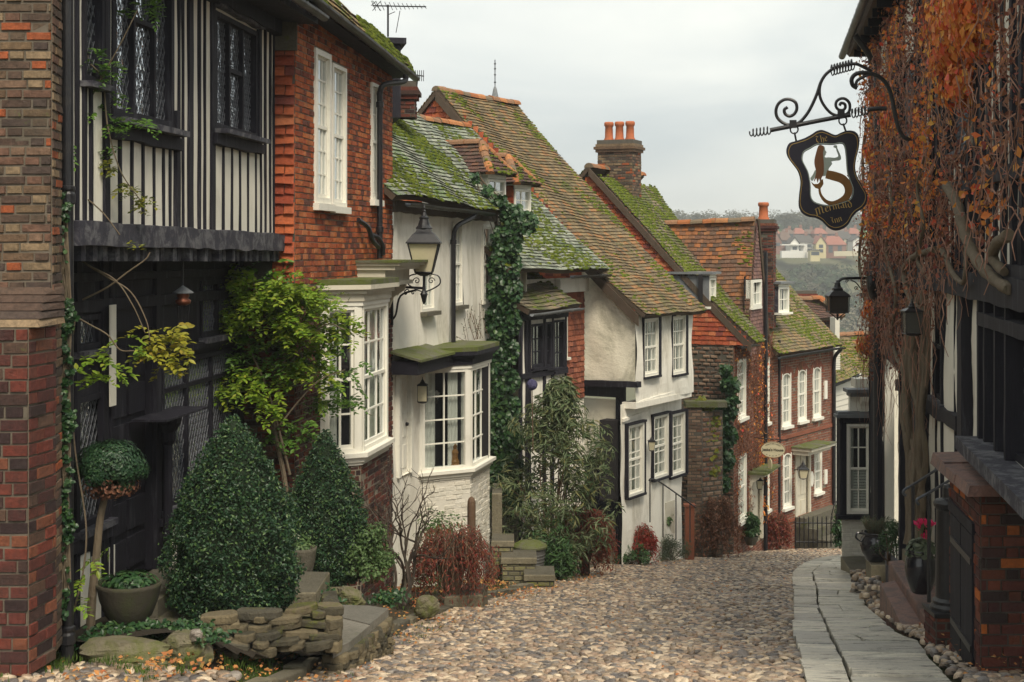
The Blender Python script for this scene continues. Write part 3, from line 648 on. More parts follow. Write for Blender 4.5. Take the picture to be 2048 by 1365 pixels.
def chimney(parent, c, w, d, z0, z1, rot=0., mat='brick_red', pots=3, seed=0, potmat='pot', poth=.42, name='chimney', potr=.11):
    u = V3(math.cos(rot), math.sin(rot), 0); m = MB(); n_ = V3(math.sin(rot), -math.cos(rot), 0)
    for (o, uu, nn, ww) in ((c-u*w/2+n_*d/2, u, n_, w), (c+u*w/2+n_*d/2, -n_, u, d), (c+u*w/2-n_*d/2, -u, -n_, w), (c-u*w/2-n_*d/2, n_, -u, d)):
        pl = PL2(V3(o[0], o[1], 0), uu, V3(0, 0, 1), nn); courses(m, pl, [(0, z0), (ww, z0), (ww, z1), (0, z1)], (), .075, .225, 'brick', .012, .010, seed=seed, mi=0)
        m.add([pl.p(0, z0), pl.p(ww, z0), pl.p(ww, z1), pl.p(0, z1)], [(0,1,2,3)], 1)
    def blk(ex, a, b, mi):
        P = [V3(c[0], c[1], z)+u*sx*(w/2+ex)+n_*sy*(d/2+ex) for z in (a, b) for sx, sy in ((-1,1),(1,1),(1,-1),(-1,-1))]; m.hexa(P, mi)
    blk(.05, z1-.30, z1-.23, 0); blk(.09, z1-.225, z1-.15, 0); blk(.05, z1-.145, z1-.08, 0); blk(.02, z1-.076, z1+.03, 1)
    ch = m.build(name, [M[mat], M['mortar_dark']], parent)
    for i in range(pots):
        k = MB(); x = (i-(pots-1)/2)*min(.3, w/max(1, pots)); p = c+u*x; k.lathe(V3(p[0], p[1], z1+.02), [(potr*1.15, 0), (potr*1.1, .05), (potr*.9, .09), (potr*.82, poth*.75), (potr*1.02, poth*.8), (potr*1.05, poth*.93), (potr*.9, poth), (potr*.7, poth), (potr*.7, poth-.1)], 14)
        k.build('chimney_pot', M[potmat], ch, smooth=True)
    return ch
M['pot'] = plain_mat('terracotta', (.40,.12,.05), .85, .25, 6, .4, 40, (.12,.07,.05), .5, 4)
def gutter(parent, p0, p1, r=.06, mat='iron', br=True, name='gutter'):
    p0, p1 = np.array(p0, float), np.array(p1, float); t = (p1-p0); D = np.linalg.norm(t); t /= D; s_ = np.cross(t, (0, 0, 1)); s_ /= np.linalg.norm(s_); m = MB(); Vv = []
    n = max(2, int(D/.5)); rr = random.Random(int(D*100))
    for i in range(n+1):
        q = p0+t*D*i/n+V3(0, 0, rr.uniform(-.008, .008))
        for rad in (r, r-.008):
            for j in range(8): g = math.pi+math.pi*j/7; Vv.append(q+s_*math.cos(g)*rad+V3(0, 0, 1)*math.sin(g)*rad)
    m.add(Vv, [(i*16+j, i*16+j+1, (i+1)*16+j+1, (i+1)*16+j) for i in range(n) for j in list(range(7))+list(range(8, 15))])
    m.add(Vv, [(i*16, (i+1)*16, (i+1)*16+8, i*16+8) for i in range(n)]+[(i*16+7, (i+1)*16+7, (i+1)*16+15, i*16+15) for i in range(n)])
    if br:
        for i in range(1, n):
            q = p0+t*D*i/n; Vv = []
            for q2 in (q-t*.025, q+t*.025):
                for j in range(8): g = math.pi+math.pi*j/7; Vv.append(q2+s_*math.cos(g)*(r+.012)+V3(0, 0, 1)*math.sin(g)*(r+.012))
            m.add(Vv, [(j, j+1, 9+j, 8+j) for j in range(7)])
    return m.build(name, M[mat], parent)
# ---------------------------------------------------------------- foliage
def frames(Nn, r):
    N = len(Nn); Nn = Nn/np.maximum(np.linalg.norm(Nn, axis=1), 1e-9)[:, None]; a = r.normal(0, 1, (N, 3)); a -= Nn*np.sum(a*Nn, 1)[:, None]; a /= np.linalg.norm(a, axis=1)[:, None]; return Nn, a, np.cross(Nn, a)
LEAF_V = np.array([(0, 0, 0), (.5, .42, .12), (0, 1., -.08), (-.5, .42, .12), (0, .45, 0.)]); LEAF_F = np.array([(0, 1, 4, 4), (4, 1, 2, 2), (0, 4, 3, 3), (3, 4, 2, 2)])
def leaves(mb, P, Nn, size, seed=0, asp=.7, mi=0, down=0., rich=False, tip=None):
    """leaf-sized faces: P points, Nn facing, size metres"""
    r = np.random.RandomState(seed); P = np.asarray(P, float); N = len(P)
    if N == 0: return
    Nn, a, b = frames(np.asarray(Nn, float), r)
    if tip is not None: a = np.broadcast_to(np.asarray(tip, float), (N, 3))+r.normal(0, .25, (N, 3)); a = a-Nn*np.sum(a*Nn, 1)[:, None]; a /= np.maximum(np.linalg.norm(a, axis=1), 1e-9)[:, None]; b = np.cross(Nn, a)
    elif down: a = a*(1-down)+np.array((0, 0, -1.))*down; a = a-Nn*np.sum(a*Nn, 1)[:, None]; a /= np.maximum(np.linalg.norm(a, axis=1), 1e-9)[:, None]; b = np.cross(Nn, a)
    s_ = np.broadcast_to(np.asarray(size, float), (N,))*r.uniform(.6, 1.25, N); Mx = np.stack([b*(s_*asp)[:, None], a*s_[:, None], Nn*(s_*.6)[:, None]], 2)
    if rich:
        V0 = np.array([(0, 0, 0), (.38, .22, .1), (.5, .5, .12), (.28, .8, .03), (0, 1., -.1), (-.28, .8, .03), (-.5, .5, .12), (-.38, .22, .1), (0, .5, 0)])
        F0 = np.array([(0, 1, 2, 8), (8, 2, 3, 4), (0, 8, 6, 7), (8, 4, 5, 6)]); mb.inst(V0, F0, Mx, P, mi)
    else:
        V0 = np.array([(0, 0, .0), (.5, .45, .14), (0, 1., -.06), (-.5, .45, .14)]); mb.inst(V0, np.array([(0, 1, 2), (0, 2, 3)]), Mx, P, mi)
def blob(center, rad, n, r, shell=.55):
    """points in an ellipsoid, more near the outside, with outward facing"""
    d = r.normal(0, 1, (n, 3)); d /= np.linalg.norm(d, axis=1)[:, None]; k = (shell+(1-shell)*r.uniform(0, 1, n)**.7); k = np.where(r.uniform(0, 1, n) < .2, r.uniform(.2, 1, n), k)
    return np.asarray(center)+d*k[:, None]*np.asarray(rad), d
def clump_shrub(name, label, cat, base, h, rx, ry, nclump, nleaf, lsize, mats, seed, lean=(0, 0), group=None, asp=.45, stems=8, down=.3, zlo=.25, cl=(.14, .30), twig='twig', extra=None, rich=False):
    r = np.random.RandomState(seed); base = np.array(base, float); th = thing(name, label, cat, base, group); m = MB(); k = MB(); C_ = []
    for i in range(nclump):
        a = r.uniform(0, 2*math.pi); q = r.uniform(0, 1)**.55; z = zlo+(1-zlo)*r.uniform(0, 1)**.8; prof = math.sin(min(1, z*.95+.12)*math.pi)**.5
        c = base+V3(math.cos(a)*rx*q*prof+lean[0]*z, math.sin(a)*ry*q*prof+lean[1]*z, h*z); C_.append(c); rr = r.uniform(*cl)
        P, D = blob(c, (rr, rr, rr*.8), int(nleaf*(rr/cl[1])**1.5)+4, r); leaves(m, P, D+V3(0, 0, .5), lsize, seed*77+i, asp, 0, down, rich)
    for i in range(stems):
        c = C_[r.randint(len(C_))]; b0 = base+V3(r.normal(0, .05), r.normal(0, .05), 0); mid = (b0+c)/2+r.normal(0, .08, 3)+V3(0, 0, .08*h); k.tube(smooth_path([b0, mid, c], 4), np.linspace(.014, .004, 9), 5)
    m.build('foliage', mats, th); k.build('stems', M[twig], th)
    if extra: extra(th, C_, r)
    return th
def topiary(name, label, base, prof, n, lsize, mat, seed, cat='topiary', core=.86, group=None, lump=.065):
    """clipped bush: prof = list of (r, z)"""
    r = np.random.RandomState(seed); base = np.array(base, float); th = thing(name, label, cat, base, group); pr = np.array(prof); S_ = np.concatenate([[0], np.cumsum(np.hypot(*np.diff(pr, axis=0).T)*(pr[1:, 0]+pr[:-1, 0]+.02))])
    t_ = r.uniform(0, S_[-1], n); rad = np.interp(t_, S_, pr[:, 0]); z = np.interp(t_, S_, pr[:, 1]); a = r.uniform(0, 2*math.pi, n)
    lf = 1+lump*(np.sin(a*5+z*7)+.7*np.sin(a*9-z*13+2)+.6*np.sin(z*19+a*3)); dr = r.normal(0, .022, n)-np.abs(r.normal(0, .02, n)); rad2 = rad*lf+dr
    P = base+np.stack([np.cos(a)*rad2, np.sin(a)*rad2, z+r.normal(0, .015, n)], 1); slope = np.interp(t_, S_, np.gradient(pr[:, 1])); sl2 = np.interp(t_, S_, np.gradient(pr[:, 0]))
    Nn = np.stack([np.cos(a)*np.abs(slope), np.sin(a)*np.abs(slope), -sl2+.15], 1)+r.normal(0, .38, (n, 3)); out = r.uniform(0, 1, n) < .05; P[out] += Nn[out]*r.uniform(.0, .07, out.sum())[:, None]; tp = r.uniform(0, 1, n) < .16; m = MB(); leaves(m, P[~tp], Nn[~tp], lsize, seed, .62); leaves(m, P[tp]+Nn[tp]*.008, Nn[tp], lsize*1.15, seed+1, .55, 1)
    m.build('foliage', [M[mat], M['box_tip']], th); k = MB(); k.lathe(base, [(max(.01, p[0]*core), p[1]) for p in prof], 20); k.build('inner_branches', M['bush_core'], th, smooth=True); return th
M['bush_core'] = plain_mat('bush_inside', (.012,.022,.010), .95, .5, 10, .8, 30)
M['box'] = leaf_mat('box_leaves', ((.014,.040,.020),(.022,.060,.028),(.034,.080,.034),(.018,.050,.026),(.05,.10,.04)), .42, .1)
M['box_tip'] = leaf_mat('box_young_leaves', ((.06,.12,.04),(.09,.16,.05),(.12,.19,.07)), .45, .2)
M['ivy'] = leaf_mat('ivy_leaves', ((.012,.040,.016),(.022,.065,.022),(.04,.095,.03),(.016,.05,.018),(.07,.13,.04)), .4, .12)
M['ivy_yellow'] = leaf_mat('turning_ivy', ((.20,.20,.02),(.28,.27,.03),(.10,.14,.02),(.16,.19,.03)), .5, .3)
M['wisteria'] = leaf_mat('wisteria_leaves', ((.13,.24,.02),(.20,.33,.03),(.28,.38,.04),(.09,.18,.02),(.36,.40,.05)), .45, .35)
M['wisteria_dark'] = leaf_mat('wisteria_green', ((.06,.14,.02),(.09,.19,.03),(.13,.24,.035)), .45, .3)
M['wisteria_gold'] = leaf_mat('wisteria_gold', ((.30,.30,.03),(.40,.36,.04),(.22,.26,.03),(.35,.26,.04)), .5, .35)
M['green'] = leaf_mat('shrub_leaves', ((.03,.075,.025),(.05,.11,.035),(.08,.15,.05),(.04,.09,.03)), .5, .2)
M['green_pale'] = leaf_mat('pale_shrub_leaves', ((.06,.12,.04),(.10,.17,.06),(.14,.22,.08),(.08,.14,.045)), .5, .25)
M['sage'] = leaf_mat('grey_green_leaves', ((.07,.10,.06),(.11,.14,.09),(.15,.17,.11),(.09,.12,.06)), .6, .15)
M['buddleia'] = leaf_mat('narrow_grey_leaves', ((.07,.11,.05),(.12,.17,.08),(.18,.23,.12),(.23,.25,.14),(.08,.13,.06),(.26,.24,.09)), .55, .2)
M['acer'] = leaf_mat('dark_red_leaves', ((.22,.04,.035),(.30,.06,.045),(.15,.035,.03),(.34,.11,.06),(.18,.07,.04)), .5, .3)
M['red_leaves'] = leaf_mat('bright_red_leaves', ((.40,.04,.035),(.50,.06,.04),(.30,.04,.035),(.42,.12,.05)), .5, .3)
M['creeper'] = leaf_mat('autumn_creeper', ((.26,.085,.06),(.38,.13,.075),(.18,.06,.045),(.44,.20,.09),(.32,.08,.07),(.13,.05,.04)), .6, .3)
M['creeper_hot'] = leaf_mat('orange_creeper', ((.78,.20,.05),(.85,.36,.07),(.75,.09,.07),(.88,.52,.10),(.62,.13,.05)), .55, .35)
M['creeper_brown'] = leaf_mat('dry_brown_creeper', ((.18,.08,.05),(.26,.115,.07),(.12,.055,.038),(.32,.15,.085)), .7, .15)
M['dead_leaves'] = leaf_mat('fallen_leaves', ((.42,.15,.05),(.55,.25,.08),(.30,.10,.04),(.60,.38,.12),(.50,.13,.05)), .7, .2)
M['grass'] = leaf_mat('grass', ((.05,.10,.012),(.08,.15,.02),(.11,.17,.03),(.06,.09,.02)), .6, .2)
M['brick_mossy'] = unit_mat('mossy_step_brick', ((.20,.18,.11),(.25,.23,.13),(.17,.16,.10)), (.06,.06,.04), .5, .6, (.17,.18,.03))
M['wood_gold'] = plain_mat('golden_carving', (.30,.15,.05), .4, .3, 12)
# ================================================================= LEFT SIDE: CHIMNEY WALL, TIMBER-FRAMED HOUSE, BRICK HOUSE, WHITE COTTAGE
def brickwall(name, parent, pl, poly, holes=(), mat='brick_red', mortar='mortar', h=.075, w=.225, gap=.012, depth=.012, bond='flemish', seed=0, jd=.004, bevel=.006, reveal=.12, warp=None, extra=None):
    m = MB(); courses(m, pl, poly, holes, h, w, 'brick', gap, depth, bevel, seed, warp, 0, .004, bond, jd); skin(m, pl, poly, holes, -.006, 1, reveal)
    if extra: extra(m)
    return m.build(name, [M[mat], M[mortar]], parent)
def rectp(a, b, c, d): return [(a, c), (b, c), (b, d), (a, d)]
# ---- chimney-breast wall on the far left
X0 = at(57, 0, 10.)[0]
lw = thing('brick_chimney_breast', 'tall old brick chimney wall with red brick buttress at the left edge of the street', 'brick wall', (X0, 10, float(gz(0, 10))))
zc = at(0, 655, 10)[2]; zb = at(0, 1352, 10)[2]
p1 = facade((X0-1.6, 10.), (X0, 10.), (X0, 0)); u_end = p1.len
brickwall('buttress_front', lw, p1, rectp(0, u_end, zb, zc), (), 'brick_red', 'mortar_mid', .0905, .27, .012, .005, 'flemish', 2, .003, .004)
p2 = facade((X0, 10.), (X0+.06, 10.42), (5, 10)); brickwall('buttress_side', lw, p2, rectp(0, p2.len, zb, zc), (), 'brick_red', 'mortar_mid', .0905, .25, .012, .005, True, 3, .003, .004)
# sloped weathering of tumbled brick and moss where the buttress steps back
m = MB(); r = random.Random(3)
for k in range(5):
    zz = zc+k*.055; ins = k*.085; zz = zz+.0; m.hexa([V3(X0-1.6, 10+ins, zz), V3(X0+.055-ins*.2+.02, 10+ins, zz), V3(X0+.07, 10.6, zz), V3(X0-1.6, 10.6, zz), V3(X0-1.6, 10+ins+.03, zz+.05), V3(X0+.04-ins*.2, 10+ins+.03, zz+.05), V3(X0+.06, 10.6, zz+.05), V3(X0-1.6, 10.6, zz+.05)])
m.build('sloped_shoulder', M['brick_old'], lw)
xu = at(104, 0, 10.45)[0]; p3 = facade((X0-1.6, 10.45), (xu, 10.45), (0, 0)); brickwall('upper_face', lw, p3, rectp(0, p3.len, zc+.1, 3.4), (), 'brick_old', 'mortar_mid', .0705, .235, .011, .006, 'flemish', 5, .004, .005)
p4 = facade((xu, 10.45), (at(123, 0, 10.8)[0], 10.8), (5, 10)); brickwall('upper_return', lw, p4, rectp(0, p4.len, zb, 3.4), (), 'brick_old', 'mortar_mid', .0705, .235, .011, .006, True, 6, .003, .005)
m = MB(); m.hexa([V3(X0-1.6, 10.62, zb), V3(X0-.0, 10.62, zb), V3(X0-.3, 12, zb), V3(X0-1.6, 12, zb), V3(X0-1.6, 10.62, 3.4), V3(X0-.0, 10.62, 3.4), V3(X0-.3, 12, 3.4), V3(X0-1.6, 12, 3.4)]); m.build('wall_core', M['mortar_dark'], lw)
# cast iron downpipe between chimney wall and timber house
dp = at(135, 0, 11.0); line = [V3(dp[0], 11.0, z) for z in np.linspace(at(0, 1330, 11)[2], 2.6, 8)]
m = MB(); m.tube(line, .046, 14)
for z in (at(0, 410, 11)[2], at(0, 1290, 11)[2]): m.lathe(V3(dp[0], 11, z), [(.046, 0), (.06, .01), (.06, .08), (.052, .10), (.06, .12), (.06, .14), (.046, .15)], 14)
o = m.build('downpipe', M['iron'], None, loc=line[0]); tag(o, 'thick black iron downpipe between the old chimney wall and the timber framed house', 'downpipe')

# ---- timber framed house
A_, B_ = at(145, 0, 11.3), at(550, 0, 17.0)
fB = facade(A_[:2], B_[:2], (6, 12)); OB = (-3.3, 14, float(gz(0, 14)))
tb = thing('timber_framed_house', 'jettied black and white timber framed house with close studding and leaded windows', 'house', OB)
zj = -(452-HY)/F*14   # underside of the upper floor, in the middle
vj = [fB.uv(150, 455)[1], fB.uv(550, 470)[1]]
W = {'w1': fB.rect(222, 345, -60, 250), 'w0': fB.rect(165, 205, -60, 145), 'w2': fB.rect(428, 512, 42, 268)}
W['w1'] = (W['w1'][0], W['w1'][1], fB.uv(290, 250)[1], 2.9); W['w0'] = (W['w0'][0], W['w0'][1], fB.uv(185, 160)[1]-.03, 2.9)
uL, uR = 0., fB.len; ztop = 2.75; vb = fB.uv(350, 468)[1]
m = MB(); rough_skin(m, fB, rectp(uL, uR, vb-.02, ztop+.3), [W[k] for k in W], .004, .12, 3); m.build('plaster_panels', M['panel'], tb)
m = MB()
# bressummer: massive rough beam
beam(m, fB, uL-.15, fB.uv(150, 468)[1], uR+.02, fB.uv(548, 486)[1], .21, -.12, .13, .018, 9, seg=.18)
m.build('jetty_beam', M['timber_grey'], tb)
m = MB()
for i in range(26):
    u = uL+.05+(uR-uL-.1)*i/25; zz = np.interp(u, [uL, uR], [fB.uv(150, 500)[1], fB.uv(548, 508)[1]])-.0; m.box(fB, u-.045, u+.045, zz-.09, zz+.07, -.5, .07+.02*math.sin(i*3))
m.build('joist_ends', M['timber_grey'], tb)
studs = [(152, 0, .07), (167, 0, .07), (180, 170, .05), (207, 170, .05), (211, 0, .13), (356, 0, .05), (364, 0, .04), (379, 0, .15), (397, 0, .06), (408, 0, .04), (424, 0, .14), (520, 0, .05), (529, 0, .06), (539, 0, .05), (546, 0, .04)]
m = MB()
for px, y0, w in studs:
    u = fB.U(px); beam(m, fB, u, vb+.03, u, ztop if not y0 else fB.uv(px, y0)[1], w*.9, -.04, .022, .007, seg=.4)
for px in (238, 262, 284, 306, 325, 338):
    u = fB.U(px); beam(m, fB, u, vb+.03, u, W['w1'][2]-.14, .05, -.04, .02, .007, seg=.3)
u = fB.U(350); beam(m, fB, u, vb+.03, u, W['w1'][2]+.2, .10, -.03, .04, .012)
for px in (445, 462, 478, 494, 510):
    u = fB.U(px); beam(m, fB, u, vb+.03, u, W['w2'][2]-.10, .046, -.04, .02, .007, seg=.3)
beam(m, fB, fB.U(515), W['w2'][2]-.1, fB.U(515), ztop, .08, -.03, .04, .012)
for k, dy in (('w1', .10), ('w2', .09)):
    a, b, c, e = W[k]; beam(m, fB, a-.08, c-dy-.02, b+.12, c-dy-.02, .13, -.02, .07, .022)
a, b, c, e = W['w2']; beam(m, fB, a-.04, e+.09, b+.12, e+.09, .12, -.02, .08, .02, mi=1)
beam(m, fB, uL, ztop-.1, uR, ztop-.1, .2, -.02, .10, .02)
m.build('close_studding', [M['timber'], M['timber_grey']], tb)
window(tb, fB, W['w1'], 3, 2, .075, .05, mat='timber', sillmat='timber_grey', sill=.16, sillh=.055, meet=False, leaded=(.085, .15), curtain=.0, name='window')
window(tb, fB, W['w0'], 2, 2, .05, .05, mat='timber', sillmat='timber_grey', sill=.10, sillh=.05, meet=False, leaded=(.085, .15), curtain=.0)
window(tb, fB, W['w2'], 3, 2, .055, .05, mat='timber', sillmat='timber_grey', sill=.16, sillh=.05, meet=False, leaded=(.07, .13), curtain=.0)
def mullions(parent, pl, R, us, zs, w=.045, mat='timber', d0=-.08, d1=.0, name='mullion_frame'):
    a, b, c, e = R; k = MB()
    for f in us: x = a+(b-a)*f; k.box(pl, x-w/2, x+w/2, c+.02, e-.02, d0, d1)
    for (f0, f1, g) in zs: k.box(pl, a+(b-a)*f0, a+(b-a)*f1, c+(e-c)*g-w/2, c+(e-c)*g+w/2, d0+.002, d1-.004)
    return k.build(name, M[mat], parent)
mullions(tb, fB, W['w1'], (.36, .70), [(.36, .70, .52)]); mullions(tb, fB, W['w2'], (.36, .68), [(.36, .68, .55)])
# eaves and the underside of its roof, dark against the top of the picture
m = MB(); m.hexa([fB.p(-.3, ztop-.02, -.1), fB.p(uR+.1, ztop-.02, -.1), fB.p(uR+.1, ztop-.05, .5), fB.p(-.3, ztop-.05, .5), fB.p(-.3, ztop+.12, -.1), fB.p(uR+.1, ztop+.12, -.1), fB.p(uR+.1, ztop+.08, .5), fB.p(-.3, ztop+.08, .5)]); m.build('soffit', M['timber'], tb)
roof(tb, fB.p(-.3, ztop+.12, .52), fB.p(uR+.15, ztop+.12, .52), fB.p(uR+.15, ztop+3.3, -2.4), fB.p(-.3, ztop+3.3, -2.4), 'roof_mossy', 4, moss=300)
gutter(tb, fB.p(-.3, ztop+.08, .58), fB.p(uR+.1, ztop+.04, .58))
# ground floor, set back beneath the jetty
JB = .38; fL = fB.off(-JB); zg0 = float(gz(0, 11.5))+.1; zfl = vb-.1
W2 = [fL.rect(150, 198, 630, 700), fL.rect(150, 212, 790, 1050), fL.rect(322, 470, 800-90, 985), fL.rect(400, 470, 560, 670)]
dr = fL.rect(222, 305, 660, 1165)
m = MB(); skin(m, fL, rectp(-.2, uR+.5, zg0-.8, zfl), W2+[dr], 0, 0, .12); m.box(fs0, 0, 1.0, zfl-.2, zfl+.5, -.2, -.05) if 0 else None; m.build('ground_floor_boarding', M['timber'], tb)
for k, R in enumerate(W2): window(tb, fL, R, 2, 2, .05, .04, mat='timber', sillmat='timber_grey', sill=.10, sillh=.06, meet=False, leaded=(.085, .15), curtain=0)
mullions(tb, fL, W2[2], (.33, .66), [(0, 1, .80)]); mullions(tb, fL, W2[3], (.5,), [])
# door of panelled black oak
m = MB(); a, b, c, e = dr; m.box(fL, a, b, c, e, -.14, -.08)
for i in range(2):
    for j in range(6):
        x0 = a+.07+(b-a-.07)*i/2; y0 = c+.12+(e-c-.2)*j/6; m.box(fL, x0, x0+(b-a)/2-.10, y0, y0+(e-c-.2)/6-.08, -.08, -.05)
dd = m.build('door', M['timber'], tb); m = MB(); m.lathe(fL.p(b-.12, (c+e)/2-.2, -.02), [(.02, -.02), (.03, 0), (.02, .02)], 10); m.build('door_knob', M['iron'], dd)
m = MB()
for px, w in ((205, .16), (312, .20), (218, .08), (478, .2), (150, .1)): u = fL.U(px); beam(m, fL, u, zg0-.8, u, zfl, w*.8, -.02, .035, .006)
for py, w in ((600, .16), (548, .12)): v = fL.uv(300, py)[1]; beam(m, fL, -.2, v, uR+.5, v-.02, w*.7, -.02, .04, .006)
v = fL.uv(400, 690)[1]; beam(m, fL, fL.U(312), v, uR+.4, v, .08, -.02, .07, .006); v = fL.uv(400, 1000)[1]; beam(m, fL, fL.U(312), v, uR+.4, v, .08, -.02, .07, .006)
v = fL.uv(180, 1075)[1]; beam(m, fL, -.2, v, fL.U(212), v, .12, -.02, .07, .008)
m.build('ground_floor_timbers', M['timber'], tb)
m = MB()
for (x0, x1, y0, y1) in ((152, 176, 1110, 1250), (182, 198, 1110, 1240), (205, 226, 1095, 1230), (338, 350, 1040, 1130)): R = fL.rect(x0, x1, y0, y1); m.box(fL, *R, .0, .02); m.build('white_infill', M['panel'], tb); m = MB()
R = fL.rect(205, 217, 610, 812); m.box(fL, *R, .062, .075)
m.build('white_strip', M['panel'], tb)
m = MB(); a, b, c, e = dr; m.box(fL, a-.15, b+.2, c-.16, c, -.1, .5); m.box(fL, a-.3, b+.45, c-.34, c-.16, -.1, .85); m.build('door_steps', M['stone'], tb)
# carved door post with bracket shelf
m = MB(); q = fL.px(316, 900, .10); m.lathe(V3(q[0], q[1], fL.uv(316, 1180)[1]), [(.07, 0), (.07, .2), (.045, .25), (.05, 1.45), (.075, 1.5), (.075, 1.58), (.13, 1.66), (.15, 1.74)], 10); m.box(fL, fL.U(262), fL.U(350), fL.uv(300, 832)[1], fL.uv(300, 828)[1], 0, .35); m.build('carved_door_post', M['timber'], tb)
# hanging porch lantern of copper
q = at(366, 560, 14.1); lt = thing('hanging_lantern', 'small copper lantern with a conical hood hanging under the jetty', 'lantern', (q[0], q[1], at(0, 635, q[1])[2]))
zt = at(0, 585, q[1])[2]; m = MB(); m.lathe(V3(q[0], q[1], zt), [(.005, .07), (.015, .06), (.105, .0), (.105, -.01)][::-1], 14); m.build('hood', M['lead'], lt)
M['copper'] = plain_mat('aged_copper', (.20,.07,.04), .4, .3, 10, .3, 50, metal=.6)
m = MB(); m.lathe(V3(q[0], q[1], zt-.13), [(.04, .0), (.075, .02), (.08, .05), (.05, .07), (.065, .09), (.06, .12)], 14); m.build('crown', M['copper'], lt, smooth=True)
m = MB(); m.tube([V3(q[0], q[1], zt+.05), V3(q[0], q[1], zfl+.05)], .008, 6); m.build('chain', M['iron'], lt)
m = MB()
for i in range(8): a = i*math.pi/4; m.tube([V3(q[0]+.06*math.cos(a), q[1]+.06*math.sin(a), zt-.13), V3(q[0]+.05*math.cos(a), q[1]+.05*math.sin(a), zt-.32)], .005, 5)
m.lathe(V3(q[0], q[1], zt-.34), [(.03, 0), (.055, .01), (.055, .02)], 12); m.build('glass_cage', M['iron'], lt)

# ---- orange brick house
M['mortar_white'] = plain_mat('painted_mortar', (.66,.63,.55), .8, .1, 8, .3, 60)
C0, C1 = at(590, 0, 17.)[:2], at(785, 0, 21.8)[:2]; fC = facade(C0, C1, (6, 12)); zt_ = 2.92; zb_ = float(gz(0, 22))-.1
tcx = thing('orange_brick_house', 'tall orange brick house with sash windows, moss roof and canted bay', 'house', (C0[0], C0[1], float(gz(0, 17))))
WC = [fC.rect(628, 659, 103, 408), fC.rect(662, 690, 132, 414), fC.rect(741, 757, 168, 400)]
zlow = fC.uv(640, 560)[1]
ztf = 2.66; brickwall('front_wall', tcx, fC, [(0, zlow-.05), (fC.len, zlow-.05), (fC.len, ztf), (0, zt_)], WC, 'brick_orange', 'mortar', .0745, .20, .011, .004, 'flemish', 7, .0025, .003)
brickwall('lower_front_wall', tcx, fC, rectp(0, fC.len, zb_, zlow-.052), [fC.rect(792, 805, 640, 1000)] if 0 else [], 'brick_red', 'mortar', .0745, .20, .012, .006, 'flemish', 8, .004, .005)
# window frames stand nearly flush
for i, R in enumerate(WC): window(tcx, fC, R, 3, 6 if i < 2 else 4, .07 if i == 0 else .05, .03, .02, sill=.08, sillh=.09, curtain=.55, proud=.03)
# side return with rough quoins
fs = facade((C0[0]-1.3, 17.), (C0[0], 17.), (0, 0)); l = fs.len; us = fs.U(548)
m = MB(); courses(m, fs, rectp(us-.02, l, zlow, fs.uv(570, 100)[1]), (), .118, .26, 'tile', .01, .045, seed=5, jd=.012); skin(m, fs, rectp(us-.02, l, zlow, zt_), (), 0, 1, 0); 
m.build('tile_hung_return', [M['tile_red'], M['mortar_dark']], tcx)
m = MB(); R = fs.rect(545, 592, 55, 102); m.box(fs, R[0], l+.03, R[2], R[3]+.1, 0, .06); m.build('corner_stone', M['stone'], tcx)
m = MB(); m.box(fs, -.2, l-.05, zlow-.3, zlow+.75, -.2, -.03); m.build('return_backing', M['mortar_dark'], tcx)
brickwall('lower_return', tcx, fs, rectp(0, l, float(gz(0, 17))-.3, zlow-.02), (), 'brick_red', 'mortar_dark', .0745, .225, .012, .007, 'flemish', 9, .004, .006)
# eaves, roof
m = MB(); m.hexa([fC.p(-.2, zt_-.02, -.3), fC.p(fC.len+.1, ztf-.02, -.3), fC.p(fC.len+.1, ztf-.02, .24), fC.p(-.2, zt_-.02, .24), fC.p(-.2, zt_+.05, -.3), fC.p(fC.len+.1, ztf+.05, -.3), fC.p(fC.len+.1, ztf+.05, .24), fC.p(-.2, zt_+.05, .24)]); m.build('soffit', M['timber'], tcx)
e0, e1 = fC.p(-.35, zt_+.07, .28), fC.p(fC.len+.12, ztf+.05, .28)
roof(tcx, e0, e1, fC.p(fC.len+.12, ztf+.26, .13), fC.p(-.35, zt_+.42, .11), 'roof_green', 8, .095, .16, .02, moss=1300, thr=.62, name='roof', ridge=False, msize=.05)
roof(tcx, fC.p(-.35, zt_+.42, .11), fC.p(fC.len+.12, ztf+.26, .13), fC.p(fC.len+.12, ztf+1.1, -2.4), fC.p(-.35, zt_+1.5, -2.4), 'roof_green', 9, moss=0, name='upper_roof', ridge=False)
gutter(tcx, fC.p(-.4, zt_+.04, .33), fC.p(fC.len+.18, ztf, .33), .065)
# rainwater pipe with swan neck
u1 = fC.U(749); P = smooth_path([fC.p(fC.U(770), ztf-.05, .32), fC.p(fC.U(768), ztf-.15, .30), fC.p(u1+.06, ztf-.25, .13), fC.p(u1, ztf-.4, .08), fC.p(u1, ztf-.6, .08), fC.p(u1, zlow+.25, .08)], 6)
line_tube('rainwater_pipe', P, .042, M['iron'], tcx, 12, (fC.p(u1, zt_-.8, .08), fC.p(u1, .3, .08)))
P = smooth_path([fC.px(712, 440, .03), fC.px(722, 455, .10), fC.px(728, 480, .12), fC.px(738, 495, .14)], 5); line_tube('waste_pipe', P, .035, M['iron'], tcx)
P = smooth_path([fC.px(735, 470, .03), fC.px(742, 475, .10), fC.px(746, 490, .14), fC.px(748, 510, .14)], 5); line_tube('waste_pipe', P, .03, M['iron'], tcx)
